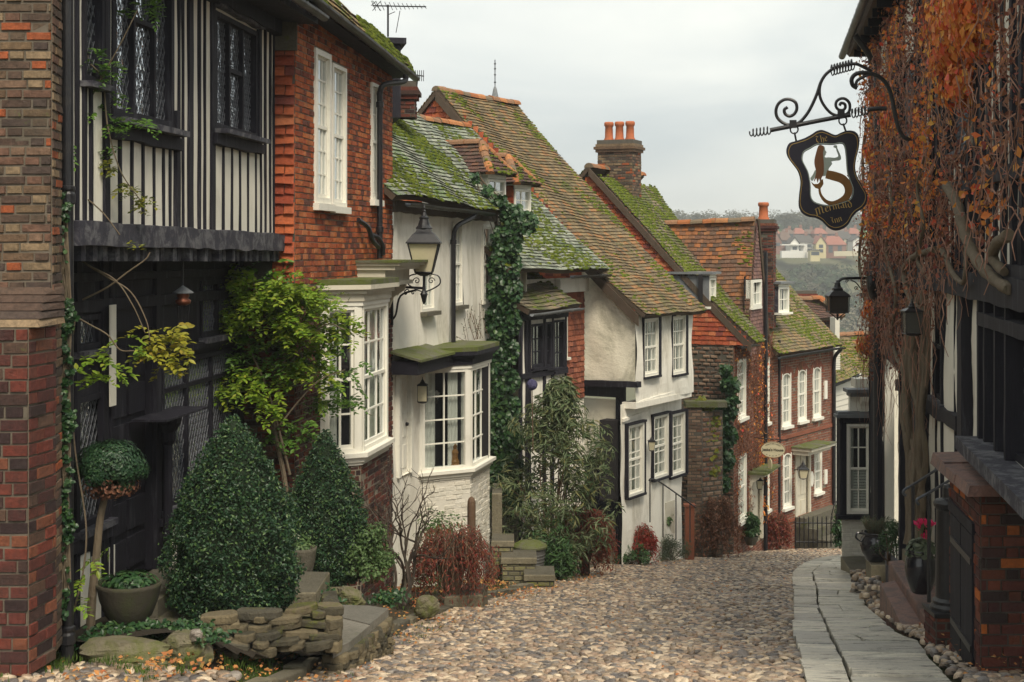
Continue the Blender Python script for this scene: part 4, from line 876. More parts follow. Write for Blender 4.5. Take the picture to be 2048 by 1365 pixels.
# entablature hood on consoles
yu = lambda Y: (Y-C0[1])/((C1[1]-C0[1])/fC.len)
h0, h1 = yu(19.7), yu(21.3); m = MB(); v = at(0, 525, 20.6)[2]
m.box(fC, h0, h1, v-.04, v, 0, .62); m.box(fC, h0+.03, h1-.03, v-.10, v-.043, 0, .55); m.box(fC, h0+.07, h1-.07, v-.26, v-.102, 0, .40); m.box(fC, h0+.05, h1-.05, v-.32, v-.262, 0, .45)
for u in (h0+.10, h1-.22): m.prism(PL2(fC.p(u, v-.32, 0), fC.n, V3(0, 0, 1), -fC.u), [(0, 0), (.38, 0), (.34, -.10), (.18, -.2), (.12, -.36), (0, -.4)], -.10, 0)
hd = m.build('door_hood', M['cream'], tcx); m = MB(); m.box(fC, h0-.03, h1+.05, v+.001, v+.035, 0, .66); k = m.build('hood_slab', M['mossy_lead'] if 'mossy_lead' in M else M['stone'], hd)
# canted bay
def bay(parent, corners, z0, z1, sill_z, mats, cols, rows, name='bay_window', entab=.28, basemat=None, corner=.09, fr=.05, cm='white', rowsd=None, curtain=.6, cornice=True):
    """corners: ground points from wall to wall; z0 floor, sill_z..z1 glazing"""
    b = thing_child(name, parent); cs = [np.array(c) for c in corners]; cen = sum(cs)/len(cs)
    for i in range(len(cs)-1):
        pl = facade(cs[i], cs[i+1], cs[i]+(-(cs[i+1]-cs[i])[1], (cs[i+1]-cs[i])[0])*0+np.array(outward(cs[i], cs[i+1], cs[0], cs[-1]))); l = pl.len
        R = (corner*.6, l-corner*.6, sill_z, z1); window(b, pl, R, cols[i], rows, fr, .04, .022, sill=0, curtain=curtain, meet=(rowsd is None), depth=.35, mat=cm, name='bay_light')
    return b
def outward(a, b, w0, w1):
    m = (a+b)/2; w = (w0+w1)/2; return m+(m-w)*3+np.array((.5, -.5))
def thing_child(name, parent): return parent
# C bay geometry
cb = [np.array(at(640, 0, 18.02)[:2]), np.array(at(722, 0, 18.3)[:2]), np.array(at(775, 0, 19.68)[:2]), np.array((at(775, 0, 19.68)[0]-.40, 20.1))]
zs, z1 = at(0, 905, 18.3)[2], at(0, 612, 18.3)[2]
def bay_build(house, cs, zs, z1, zbase, colsl, rows, entab, brick, mortar, roofmat, ov=.10, wall_name='bay_base', names='bay_window', paint='white', h_=.0745, fascia='cream', over=.07, curtain=.6, meet=True, kw={}):
    m = MB(); k = MB(); n = len(cs)
    pls = [facade(cs[i], cs[i+1], outward(cs[i], cs[i+1], cs[0], cs[-1])) for i in range(n-1)]
    for i, pl in enumerate(pls):
        courses(m, pl, rectp(0, pl.len, zbase, zs-.16), (), h_, .215, 'brick', .010, .006, .005, 40+i, mi=0, bond='flemish'); skin(m, pl, rectp(0, pl.len, zbase, zs-.16), (), 0, 1, 0)
        window(house, pl, (.05, pl.len-.05, zs, z1), colsl[i], rows, .05, .03, .022, sill=0, curtain=curtain, depth=.3, mat=paint, name=names, meet=meet, **kw)
        for u in (0, pl.len-.055): k.box(pl, u, u+.055, zs-.01, z1+.01, -.10, .012)
    m.build(wall_name, [M[brick], M[mortar]], house); 
    def band(mb, z0, za, out, mi=0):
        c = sum(cs)/n; P = []
        for i in range(n):
            if i == 0: d = pls[0].n[:2]*out; q = cs[0]-pls[0].u[:2]*out*.4
            elif i == n-1: d = pls[-1].n[:2]*out; q = cs[-1]+pls[-1].u[:2]*.2
            else:
                d = pls[i-1].n[:2]+pls[i].n[:2]; d = d/np.dot(d, pls[i].n[:2])*out; q = cs[i]
            P.append(q+d)
        wb = [cs[-1]+(cs[-1]-cs[-2])*0+(-1.0, 0.3), cs[0]+(-.5, .15)]; P = P+[np.array(w) for w in wb]
        pl = PL2(V3(0, 0, 0), V3(1, 0, 0), V3(0, 1, 0), V3(0, 0, 1)); mb.prism(pl, [tuple(p) for p in P], z0, za, mi)
    band(k, zs-.16, zs-.12, .02); band(k, zs-.118, zs-.055, .05); band(k, zs-.053, zs+.0, .10)
    f = M[fascia]; band(k, z1, z1+.06, .03)
    k.build('bay_frame', M[paint], house); k = MB(); e = entab
    band(k, z1+.062, z1+e*.45, .05); band(k, z1+e*.45+.002, z1+e*.62, .09); band(k, z1+e*.62+.002, z1+e*.8, .15); k.build('bay_fascia', f, house)
    k = MB(); band(k, z1+e*.8+.002, z1+e, over+.08); k.build('bay_roof', M[roofmat], house); return pls
M['mossy_lead'] = plain_mat('mossy_slab', (.14,.135,.10), .85, .3, 5, .8, 30, (.10,.125,.02), .9, 2.5, .38, .55, bd=.03)
bay_build(tcx, cb, zs, z1, float(gz(0, 18.6))-.3, (2, 3, 1), 4, .34, 'brick_red', 'mortar', 'mossy_lead', curtain=.95)
hd.data.materials[0] = M['cream']; k.data.materials[0] = M['mossy_lead']
# chimney pot showing above the roof
ch = chimney(tcx, V3(*at(731, 0, 23.2)[:2], 0), .30, .30, 2.6, at(0, 68, 23.2)[2], 0, 'brick_red', 0, 3, name='chimney')

# ---- white cottage with bay and green roof
D0, D1 = at(786, 0, 21.85)[:2], at(990, 0, 27.6)[:2]; fD = facade(D0, D1, (6, 20)); ztD = .74; zbD = float(gz(0, 27))
td = thing('white_cottage', 'white rendered cottage with lichened green roof, bay window and white door', 'house', (D0[0], D0[1], float(gz(0, 22))))
WD = [fD.rect(842, 868, 470, 623), fD.rect(904, 924, 446, 611), fD.rect(965, 989, 450, 608)]; drD = fD.rect(797, 818, 752, 950)
m = MB(); rough_skin(m, fD, rectp(0, fD.len, zbD, ztD), WD+[drD], .018, .12, 6); m.build('front_wall', M['limewash'], td)
for i, R in enumerate(WD): window(td, fD, R, 3, 4, .045, .03, .02, sill=.12 if i < 2 else 0, sillh=.07, sillmat='stone', curtain=.6)
a, b, c, e = drD; m = MB(); m.box(fD, a, b, c, e, -.12, -.03)
for i in range(2):
    for j in range(3): m.box(fD, a+.06+(b-a-.06)*i/2, a+(b-a)*(i+1)/2-.05, c+.1+(e-c-.1)*j/3, c+(e-c)*(j+1)/3-.06, -.03, -.018)
do = m.build('door', M['white'], td); m = MB(); q = fD.p(b-.1, (c+e)/2, .0); m.lathe(q, [(.01, -.03), (.03, -.02), (.03, .02), (.01, .03)], 10); m.build('door_knob', M['iron'], do, smooth=True)
m = MB(); m.box(fD, a-.09, a, c, e+.1, -.02, .05); m.box(fD, b, b+.09, c, e+.1, -.02, .05); m.box(fD, a, b, e, e+.10, -.02, .047); m.build('door_frame', M['white'], td)
m = MB(); beam(m, fD, 0, ztD-.06, fD.len, ztD-.10, .20, -.02, .05, .02); beam(m, fD, fD.len-.04, zbD, fD.len-.04, ztD, .10, -.05, .06, .02); m.build('wall_plate', M['timber_brown'], td)
db = [np.array(at(838, 0, 23.09)[:2]), np.array(at(940, 0, 23.6)[:2]), np.array(at(979, 0, 24.85)[:2]), np.array((at(979, 0, 24.85)[0]-.75, 25.2))]
zsD, z1D = at(0, 938, 23.5)[2], at(0, 738, 23.5)[2]
bay_build(td, db, zsD, z1D, float(gz(0, 24))-.3, (2, 3, 1), 4, .36, 'brick_white', 'mortar_white', 'mossy_lead', names='bay_window', fascia='timber', curtain=.7, meet=False)
# hood of moss-grown slabs carried on from the bay over the door
v = z1D+.16; m = MB(); m.box(fD, -.15, fD.U(838)+.5, v-.10, v+.10, 0, .45); m.build('door_hood', M['timber'], td)
m = MB(); 
for i in range(4):
    u = -.2+i*.45; m.hexa([fD.p(u, v+.10, .52), fD.p(u+.43, v+.10, .52), fD.p(u+.43, v+.23, 0), fD.p(u, v+.23, 0), fD.p(u, v+.135, .52), fD.p(u+.43, v+.14, .52), fD.p(u+.43, v+.27, 0), fD.p(u, v+.265, 0)])
m.build('hood_slabs', M['mossy_lead'], td)
# roof
eN, eF = fD.p(-.6, ztD+.03, .22), fD.p(fD.len+.7, ztD-.08, .22)
rF = np.array(at(800, 195, 28.7)); rN = rF+(eN-eF)
roof(td, eN, eF, rF, rN, 'roof_slate', 12, .105, .17, .05, bell=.10, moss=2600, thr=.62, msize=.05)
gutter(td, fD.p(-.1, ztD-.02, .28), fD.p(fD.len*.80, ztD-.06, .28), .06)
u1 = fD.U(898); P = smooth_path([fD.p(fD.U(921), ztD-.05, .28), fD.p(fD.U(919), ztD-.16, .25), fD.p(u1+.1, ztD-.33, .12), fD.p(u1, ztD-.55, .08), fD.p(u1, ztD-.8, .08), fD.p(u1, z1D+.35, .08)], 6)
line_tube('rainwater_pipe', P, .042, M['iron'], td, 12, (fD.p(u1, ztD-.6, .08),))
# near gable end closing the house
m = MB(); fe = PL2(fD.p(fD.len, 0, 0), -fD.n, V3(0, 0, 1), fD.u); m.box(fe, 0, 4, zbD, ztD, -.2, 0); m.build('end_wall', M['limewash'], td)
# tall lead-clad dormer at the top of the roof, with aerial
q0 = at(770, 0, 24.2); pD = facade((q0[0], 24.2), (at(801, 0, 24.2)[0], 24.25), (0, 0)); m = MB(); m.box(pD, 0, pD.len, at(0, 235, 24.2)[2], at(0, 88, 24.2)[2], -1.4, 0); m.box(pD, -.05, pD.len+.09, at(0, 88, 24.2)[2]+.002, at(0, 76, 24.2)[2], -1.5, .07)
dm = m.build('dormer', M['timber'], td); pS = PL2(pD.p(pD.len, 0, 0), -pD.n, V3(0, 0, 1), pD.u)
window(td, pS, (.25, 1.15, at(0, 200, 24.3)[2], at(0, 100, 24.3)[2]), 2, 3, .07, .02, sill=0, curtain=.3, name='dormer_window', depth=.2)
ch = chimney(td, V3(*at(815, 0, 26.)[:2], 0), .30, .4, 2.4, at(0, 168, 26.)[2], 0, 'brick_red', 0, 4)
# lantern on the wall beside the door
# ================================================================= MIDDLE AND FAR LEFT: E, F, G, GEORGIAN HOUSE AND WHAT STANDS BEHIND
def tilewall(name, parent, pl, poly, holes=(), mat='tile_hung', h=.11, w=.165, seed=0, depth=.022, back='mortar_dark'):
    m = MB(); courses(m, pl, poly, holes, h, w, 'tile', .006, depth, seed=seed, jd=.004); skin(m, pl, poly, holes, -.002, 1, .12); return m.build(name, [M[mat], M[back]], parent)
def dormer(parent, q, u, w, hgt, back, cols=2, rows=2, kind='hip', cheek='tile', roofmat='roof_dark', seed=0, wf=.06, over=.16, rh=.5, mat='white', cheekmat='tile_hung', meet=False, sill=.05):
    """dormer whose front near bottom corner is q, front running along u, body going back away from the street"""
    u = np.array((u[0], u[1], 0.)); u /= np.linalg.norm(u); n = V3(u[1], -u[0], 0); q = np.array(q, float)
    fr = PL2(q, u, V3(0, 0, 1), n); d = MB(); d.box(fr, .06, w-.06, 0, hgt, -back, -.16, 0); d.box(fr, 0, w, hgt-.05, hgt+.03, -.2, .02, 1)
    dm = d.build('dormer', [M['timber_brown'], M[mat]], parent)
    nc = PL2(q, n, V3(0, 0, 1), -u)
    k = MB()
    if cheek == 'tile': courses(k, nc, rectp(-back, 0, 0, hgt), (), .105, .165, 'tile', .006, .02, seed=seed); skin(k, nc, rectp(-back, 0, 0, hgt), (), 0, 1, 0); k.build('dormer_cheek', [M[cheekmat], M['mortar_dark']], dm)
    else: k.box(nc, -back, 0, 0, hgt, -.05, 0); k.build('dormer_cheek', M[cheek], dm)
    window(dm, fr, (0.01, w-.01, 0, hgt-.06), cols, rows, wf, .03, .022, sill=sill, curtain=.3, name='dormer_window', depth=.12, meet=meet, mat=mat)
    z = hgt+.03
    if kind == 'hip':
        a, b = fr.p(-over, z, over), fr.p(w+over, z, over); c, e = fr.p(w+over, z, -back), fr.p(-over, z, -back); t = fr.p(w/2, z+rh, -w*.45); t2 = fr.p(w/2, z+rh, -back-.3)
        roof(dm, a, b, t+u*.01, t-u*.01, roofmat, seed+1, .10, .165, .01, moss=60, ridge=False, name='dormer_roof', thick=.05, bell=.04)
        roof(dm, e, a, t, t2, roofmat, seed+2, .10, .165, .01, moss=60, ridge=False, name='dormer_roof', thick=.05, bell=.04)
        roof(dm, b, c, t2, t, roofmat, seed+3, .10, .165, .01, moss=0, ridge=False, name='dormer_roof', thick=.05)
        r_ = MB(); ridge_tiles(r_, t, t2, .10, seed=seed); ridge_tiles(r_, a, t, .085, .16, seed=seed); ridge_tiles(r_, b, t, .085, .16, seed=seed); r_.build('ridge_tiles', M['ridge'], dm)
    else:
        r_ = MB(); r_.box(fr, -over*.6, w+over*.6, z, z+.06, -back, over*.8); r_.build('dormer_roof', M['lead'], dm)
    return dm
# ---- tile-hung cottage stepping forward behind the shrub
E0, E1 = at(975, 0, 27.2)[:2], at(1166, 0, 31.)[:2]; fE = facade(E0, E1, (8, 25)); zE = -.60; zbE = float(gz(0, 31))-.3
te = thing('tile_hung_cottage', 'half-hidden cottage with hung tiles, two hipped dormers and bright moss on its roof', 'house', (E0[0], E0[1], zbE))
uT = fE.U(1122)
RW = fE.rect(1124, 1134, 605, 715)
tilewall('hung_tile_wall', te, fE, rectp(uT, fE.len+.05, zE-2.6, zE), [RW], 'tile_hung', .115, .17, 3)
window(te, fE, RW, 2, 4, .07, .02, sill=.08, curtain=.2)
m = MB(); rough_skin(m, fE, rectp(0, uT, zbE, zE), (), .015, .15, 2); rough_skin(m, fE, rectp(uT, fE.len+.05, zbE, zE-2.6), (), .015, .15, 2); m.build('front_wall', M['limewash'], te)
ex = V3(-.884, .467, 0)
eF = V3(1.84, 30.95, zE+.12)-ex*.25; eN = eF-np.array((2.01, 3.8, 0))/4.3*4.6+V3(0, 0, .05)
roof(te, eN, eF, eF+ex*3.5+V3(0, 0, 3.3), eN+ex*3.5+V3(0, 0, 3.3), 'roof_slate', 21, .105, .165, .04, bell=.08, moss=2200, thr=.50, msize=.05)
gutter(te, eF-np.array((2.01, 3.8, 0))/4.3*1.9-ex*.07+V3(0, 0, -.05), eF-ex*.07+V3(0, 0, -.05), .06)
m = MB(); m.box(fE, fE.len-1.4, fE.len, zE-.30, zE, -.1, .14); m.build('eaves_board', M['limewash'], te)
dq = at(1042, 430, 29.6); dormer(te, (dq[0]-.15, 29.2, at(0, 442, 29.4)[2]), (2.01, 3.8), .75, .72, 1.5, 2, 3, 'hip', 'tile', 'roof_dark', 31, .05, rh=.62, cheekmat='tile_red')
dq = at(985, 0, 28.0); dormer(te, (dq[0]-.1, 27.9, at(0, 425, 28)[2]), (2.01, 3.8), .75, .72, 1.5, 2, 3, 'hip', 'limewash', 'roof_dark', 37, .05, rh=.66)
# projecting lower wing with its own stone-tiled roof, timber windows under it
g0, g1 = at(1040, 0, 27.4), at(1132, 0, 29.2); fG = facade(g0[:2], g1[:2], (8, 25)); zw = at(0, 622, 28.5)[2]
WG = [fG.rect(1062, 1086, 648, 735), fG.rect(1090, 1102, 644, 735), fG.rect(1106, 1128, 640, 742)]
m = MB(); rough_skin(m, fG, rectp(0, fG.len, zbE, zw), WG, .012, .15, 5); m.build('wing_wall', M['limewash'], te)
for R in WG: window(te, fG, R, 2, 3, .05, .03, mat='timber', sill=.08, meet=False, curtain=.5, name='wing_window', sillmat='timber')
m = MB()
for px in (1041, 1052, 1058, 1088, 1104, 1130): beam(m, fG, fG.U(px), zbE, fG.U(px), zw, .09, -.02, .03, .012)
beam(m, fG, 0, zw-.08, fG.len, zw-.08, .16, -.02, .06, .012); beam(m, fG, 0, at(0, 745, 28.5)[2], fG.len, at(0, 745, 28.5)[2], .12, -.02, .05, .012); m.build('wing_timbers', M['timber'], te)
q0, q1 = fG.p(-.1, zw+.03, .25), fG.p(fG.len+.12, zw+.06, .25); roof(te, q0, q1, q1+ex*1.7+V3(0, 0, 1.15), q0+ex*1.7+V3(0, 0, 1.15), 'roof_mossy', 23, .13, .2, .04, bell=.05, moss=500, thr=.75, name='wing_roof', ridge=False)
gutter(te, q0-ex*.06+V3(0, 0, -.04), q1-ex*.06+V3(0, 0, -.03), .055, 'lead')
# tall old casement above, between ivy and wing roof
pE = facade(at(1022, 0, 27.6)[:2], at(1052, 0, 28.3)[:2], (8, 25)); R = (0, pE.len, at(0, 628, 28)[2], at(0, 520, 28)[2]); m = MB(); m.box(pE, 0, pE.len, R[2], R[3], -.9, -.16); m.build('oriel_body', M['timber_brown'], te); window(te, pE, R, 4, 2, .05, .03, mat='cream', sill=.06, meet=False, curtain=.5, depth=.02, name='oriel_window')
# stone boundary strip between white cottage and shrubs
# ---- white jettied house
P0 = np.array((2.64, 30.5)); dF = np.array((.59, 1.))/math.hypot(.59, 1); dG = np.array((-1., .59))/math.hypot(1, .59)
fF = facade(P0, P0+dF*3.1, (9, 27)); fFg = facade(P0+dG*5.2, P0, (0, 20)); zeF = at(0, 632, 30.5)[2]; zjF = at(0, 806, 30.8)[2]; zbF = float(gz(0, 33))-.3
tf = thing('jettied_white_house', 'white jettied house with a long sweeping tan tiled roof and crooked sashes', 'house', (P0[0], P0[1], float(gz(0, 30.5))))
Lg = fFg.len; uL_ = fFg.U(1163)
WF = [fF.rect(1287, 1316, 637, 752), fF.rect(1344, 1370, 632, 748)]
m = MB(); rough_skin(m, fF, rectp(0, fF.len, zjF, zeF+.1), WF, .03, .15, 4); m.build('upper_front', M['limewash'], tf)
zgb = at(0, 765, 30.8)[2]
# plastered gable end facing up the street: curved under the sweep of the roof
topz = lambda u: fFg.uv(0, 0)[1]
pts = [(uL_, zgb), (Lg, zgb), (Lg, zeF+.02)]
for px, py in ((1262, 618), (1240, 594), (1218, 572), (1196, 545), (1180, 520), (1163, 500)): pts.append(fFg.uv(px, py))
m = MB(); rough_skin(m, fFg, pts, (), .02, .06, 8, reveal=0); m.build('gable_plaster', M['render_green'], tf)
# the rest of the gable: red hung tiles up to the peak
pk = fFg.uv(878, 190); pts = [fFg.uv(1163, 520), fFg.uv(1163, 495), fFg.uv(1060, 372), fFg.uv(960, 262), pk, fFg.uv(843, 232)]; pts = [(pts[0][0], -1.6)]+pts[1:]+[(fFg.uv(790, 300)[0], fFg.uv(790, 300)[1]), (fFg.uv(790, 300)[0], -1.6)]
tilewall('gable_tiles', tf, fFg, pts, (), 'tile_red', .13, .20, 12, .03)
# underside beam, corner posts, jetty board
m = MB(); beam(m, fFg, uL_-.1, zgb-.04, Lg+.1, zgb-.02, .14, -.1, .10, .015); m.build('gable_beam', M['timber'], tf)
m = MB(); beam(m, fF, .0, zjF-.02, fF.len-.1, zjF+.08, .13, -.03, .010, .012); m.box(fF, -.02, fF.len-.12, zjF-.10, zjF+.03, -.30, .025); m.build('jetty_board', M['limewash'], tf)
for i, R in enumerate(WF):
    w = window(tf, fF, R, 3, 4, .05, .03, .02, sill=.08, sillh=.05, sillmat='timber', curtain=.5)
    k = MB(); a, b, c, e = R; k.box(fF, b, b+.12, c-.02, e+.04, -.02, .035); k.box(fF, a-.035, a, c-.02, e+.04, -.02, .03); k.box(fF, a-.035, b+.12, e+.002, e+.07, -.02, .034); k.build('black_surround', M['timber'], w)
# lower storey
fFl = fF.off(-.22); uA = fFl.U(1243); uB = fFl.U(1371)
WFl = [fFl.rect(1252, 1284, 848, 990), fFl.rect(1303, 1333, 830, 955), fFl.rect(1337, 1366, 826, 950)]
m = MB(); rough_skin(m, fFl, rectp(uA-.02, fF.len-.12, zbF, zjF), WFl, .02, .15, 7); 
m.build('lower_front', M['limewash'], tf)
for i, R in enumerate(WFl):
    w = window(tf, fFl, R, 3 if i != 1 else 2, 5, .05, .02, .02, sill=.10, sillh=.05, sillmat='timber', curtain=.35 if i else .2, proud=.06, name='window')
    k = MB(); a, b, c, e = R; k.box(fFl, b, b+(.07 if i != 1 else .10), c-.03, e+.04, -.02, .11 if i else .07); k.box(fFl, a-.05, a, c-.03, e+.04, -.02, .07); k.box(fFl, a-.05, b+.07, e+.002, e+.05, -.02, .09); k.build('black_surround', M['timber'], w)
m = MB(); q = fFl.U(1323); m.box(fFl, fFl.U(1332), fFl.U(1333)+.4, 0, 0, 0, 0) if 0 else None
a, b, c, e = fFl.rect(1330, 1348, 1003, 1070); m.box(fFl, a, b, c, e, 0, .02); sh = m.build('meter_cupboard', M['cream'], tf)
m = MB(); beam(m, fFl, uA+.03, at(0, 842, 30.4)[2], fFl.U(1295), at(0, 832, 30.8)[2], .08, -.02, .03, .008); m.build('window_head', M['limewash'], tf)
# black posts and boarding of the entry beneath the gable
fen = fFg.off(-.25); m = MB(); m.box(fen, uL_-.3, fFg.U(1236), at(0, 918, 31)[2], at(0, 800, 31)[2], -.04, 0); m.build('entry_boarding', M['cream'], tf)
m = MB()
for px, w, d in ((1242, .13, .1), (1228, .06, .05)): u = fFg.U(px); m.box(fen, u-w, u, zbF, zgb-.05, 0, d)
m.box(fen, uL_-.3, fFg.U(1238), at(0, 795, 31)[2], at(0, 772, 31)[2], 0, .06); m.box(fen, uL_-1, fFg.U(1238), zbF, at(0, 918, 31)[2], -.9, -.85); m.build('entry_posts', M['timber'], tf)
st = MB()
for i in range(7): st.box(fen, uL_-.2, fFg.U(1238)-.1, zbF+.1+i*.2, zbF+.28+i*.2+.01, -.8, .55-i*.19)
st.build('entry_steps', M['stone'], tf)
# the great roof
rk = fFg.px(878, 182); ev = fF.p(-.22, zeF-.02, .32)+V3(0, 0, -.02)
e0 = fFg.p(Lg+.12, zeF-.14, .10); l_ = 3.1; t3 = V3(dF[0], dF[1], 0)
e1 = e0+t3*3.45; r0 = fFg.px(876, 180)+V3(*(-t3*.10)[:2], 0)+t3*0; r1 = V3(*at(1040, 238, 36.5)); r1 = r0+t3*3.75
roof(tf, e0, e1, r1, r0, 'roof_tan', 14, .108, .165, .055, bell=.20, moss=2200, thr=.82, msize=.045)
# bargeboard under the near verge
m = MB(); n_ = 18
for i in range(n_):
    f0, f1 = i/n_, (i+1)/n_; b = lambda f: .26*max(0, 1-f/.45)**2*.7
    P = []
    for f, dz in ((f0, -.26), (f1, -.26), (f1, -.02), (f0, -.02)): q = e0+(r0-e0)*f; P.append(q+V3(0, 0, dz+b(f))+V3(*(-t3*.02)[:2], 0))
    P2 = [p+t3*.06 for p in P]; m.hexa([P[0], P[1], P2[1], P2[0], P[3], P[2], P2[2], P2[3]])
m.build('bargeboard', M['timber_brown'], tf)
far_n = -fFg.n; roof(tf, r0, r1, r1+V3(dG[0], dG[1], 0)*3.5+V3(0, 0, -3.4), r0+V3(dG[0], dG[1], 0)*3.5+V3(0, 0, -3.4), 'roof_tan', 15, moss=0, ridge=False, name='back_roof')
# ---- tile-hung gabled house with creeper front (guest house)
G0 = np.array((5.53, 35.5)); dJ = np.array((.42, 1.))/math.hypot(.42, 1); dJg = np.array((-1., .42))/math.hypot(1, .42); t3 = V3(dJ[0], dJ[1], 0); g3 = V3(dJg[0], dJg[1], 0)
fJ = facade(G0, G0+dJ*4.45, (12, 33)); fJg = facade(G0+dJg*4.6, G0, (0, 20)); zeJ = at(0, 690, 35.4)[2]; zbJ = float(gz(0, 39))-.3
tj = thing('creeper_guest_house', 'tall gabled guest house, mossy tiled roof above and brown creeper over its brick front', 'guest house', (G0[0], G0[1], float(gz(0, 35.5))))
Lj = fJg.len
pts = [(Lj+.38, zeJ), (Lj+.38, zeJ+.12), fJg.uv(1430, 618), fJg.uv(1340, 517), fJg.uv(1262, 430), fJg.uv(1182, 345), fJg.uv(1160, 372), fJg.uv(1130, 410), (fJg.uv(1130, 410)[0], zeJ)]
tilewall('gable_tiles', tj, fJg, pts, (), 'tile_red', .115, .18, 22, .026)
uS = fJg.U(1290)
M['rubble'] = unit_mat('rubble_wall', ((.20,.13,.09),(.25,.17,.12),(.15,.10,.075),(.29,.20,.14),(.18,.09,.06)), (.06,.05,.035), .6, .2)
m = MB(); courses(m, fJg, rectp(uS, Lj, zbJ, zeJ-.02), (), .10, .2, 'brick', .02, .02, .02, 4, jd=.012); skin(m, fJg, rectp(uS, Lj, zbJ, zeJ-.02), (), 0, 1, 0); m.build('gable_base', [M['rubble'], M['mortar_dark']], tj)
uR_ = fJ.len
WJ = [fJ.rect(1474, 1491, 718, 836), fJ.rect(1476, 1492, 910, 1040), fJ.rect(1532, 1538, 715, 845), fJ.rect(1531, 1538, 922, 1020)]
drJ = fJ.rect(1500, 1520, 955, 1085)
m = MB(); courses(m, fJ, rectp(0, uR_, zbJ, zeJ), WJ+[drJ], .075, .22, 'brick', .012, .008, .006, 6, bond='flemish'); skin(m, fJ, rectp(0, uR_, zbJ, zeJ), WJ+[drJ], 0, 1, .12); m.build('front_wall', [M['brick_georgian'], M['mortar']], tj)
for R in WJ[:2]: window(tj, fJ, R, 2, 4, .06, .04, .022, sill=.10, sillh=.08, curtain=.4)
for R in WJ[2:]: window(tj, fJ, R, 2, 4, .05, .04, .022, sill=.08, sillh=.08, curtain=.4)
a, b, c, e = drJ; m = MB(); m.box(fJ, a, b, c, e, -.12, -.06); do = m.build('front_door', M['cream'], tj); m = MB(); m.box(fJ, a-.12, a, c, e+.1, -.1, .07); m.box(fJ, b, b+.12, c, e+.1, -.1, .07); m.box(fJ, a-.16, b+.16, e+.0, e+.14, -.1, .12); m.build('door_frame', M['cream'], do)
m = MB(); m.box(fJ, a-.28, b+.22, e+.20, e+.26, 0, .50, 1); m.box(fJ, a-.22, b+.16, e+.145, e+.197, 0, .44); m.prism(PL2(fJ.p(a-.10, e+.143, 0), fJ.n, V3(0, 0, 1), fJ.u), [(0, 0), (.30, 0), (.26, -.08), (.12, -.16), (.08, -.30), (0, -.32)], -.10, 0); m.build('door_canopy', [M['cream'], M['mossy_lead']], tj)
# mossy slope to the street
ev0 = V3(*at(1500, 686, 35.2)); ev0 = np.array((G0[0], G0[1], 0))+V3(.41*1, -.17*1, 0)+V3(0, 0, zeJ-.03); ev1 = ev0+t3*2.2; rr0 = fJg.px(1180, 333)-t3*.1; rr1 = rr0+t3*4.6
pln = [(0, 0)]
roof(tj, ev0, ev0+t3*4.6, rr1, rr0, 'roof_mossy', 26, .105, .165, .03, bell=.12, moss=2800, thr=.45, msize=.05, poly=[(0, 0), (1.15, 0), (1.75, 1.5), (3.0, 3.2), (4.7, 5.75), (0, 5.85)])
m = MB(); k_ = 16
for i in range(k_):
    f0, f1 = i/k_, (i+1)/k_; b = lambda f: .08*max(0, 1-f/.45)**2; P = []
    for f, dz in ((f0, -.24), (f1, -.24), (f1, -.03), (f0, -.03)): q = ev0+(rr0-ev0)*f-t3*.03; P.append(q+V3(0, 0, dz+b(f)))
    P2 = [p+t3*.06 for p in P]; m.hexa([P[0], P[1], P2[1], P2[0], P[3], P[2], P2[2], P2[3]])
m.build('bargeboard', M['timber_brown'], tj)
roof(tj, rr0, rr1, rr1+g3*3-V3(0, 0, 3), rr0+g3*3-V3(0, 0, 3), 'roof_mossy', 27, moss=0, ridge=False, name='back_roof')
# chimney stack with three pots on the ridge
c_ = at(1239, 0, 38.4); ch = chimney(tj, V3(c_[0], 38.4, 0), .98, .75, .6, at(0, 284, 38.4)[2], math.atan2(dJg[1], dJg[0])+math.pi, 'brick_old', 3, 6, poth=.52, potr=.125)
# steep cross-gable
H1 = at(1510, 440, 37.66); H2 = at(1308, 447, 38.75); Hb = at(1494, 0, 36.95); B1 = V3(Hb[0], Hb[1], -2.75); B2 = B1+(H2-H1)*1.0; B2[2] = -2.75
roof(tj, B2, B1, H1, H2, 'roof_brown', 28, .112, .17, .02, moss=700, thr=.95, name='cross_roof', msize=.04)
plG = facade((Hb[0], Hb[1]), (at(1535, 0, 39.0)[0], 39.0), (12, 33)); zg = -2.75
gp = [(0, zg), (plG.len, zg), (plG.uv(1530, 600)[0], -1.3), plG.uv(1512, 442), (0.02, zg+.3)]
RWg = plG.rect(1500, 1518, 560, 614)
tilewall('cross_gable_tiles', tj, plG.off(.02), gp, [RWg], 'tile_purple', .10, .16, 29, .02)
window(tj, plG.off(.02), RWg, 3, 2, .07, .0, .025, sill=.06, curtain=0, meet=False, proud=.06, depth=.02)
m = MB(); a = plG.p(plG.uv(1512, 442)[0], plG.uv(1512, 442)[1]+.05, .05); b = plG.p(plG.len, zg, .05); m.tube([a, b], .05, 4); m.build('verge_board', M['timber_brown'], tj)
# lead dormer on the mossy slope
dq = at(1418, 614, 35.6); dormer(tj, (dq[0]+.02, 35.7, dq[2]), (.42, 1), .62, .78, 1.35, 2, 3, 'flat', 'lead', 'roof_dark', 41, .06)
# chimney behind the cross-gable
cw = at(1527, 0, 40.2); ch = chimney(tj, V3(cw[0], 40.2, 0), .62, .95, -2.2, at(0, 442, 40.2)[2], -.25, 'brick_red', 1, 8, poth=.5, potr=.15)
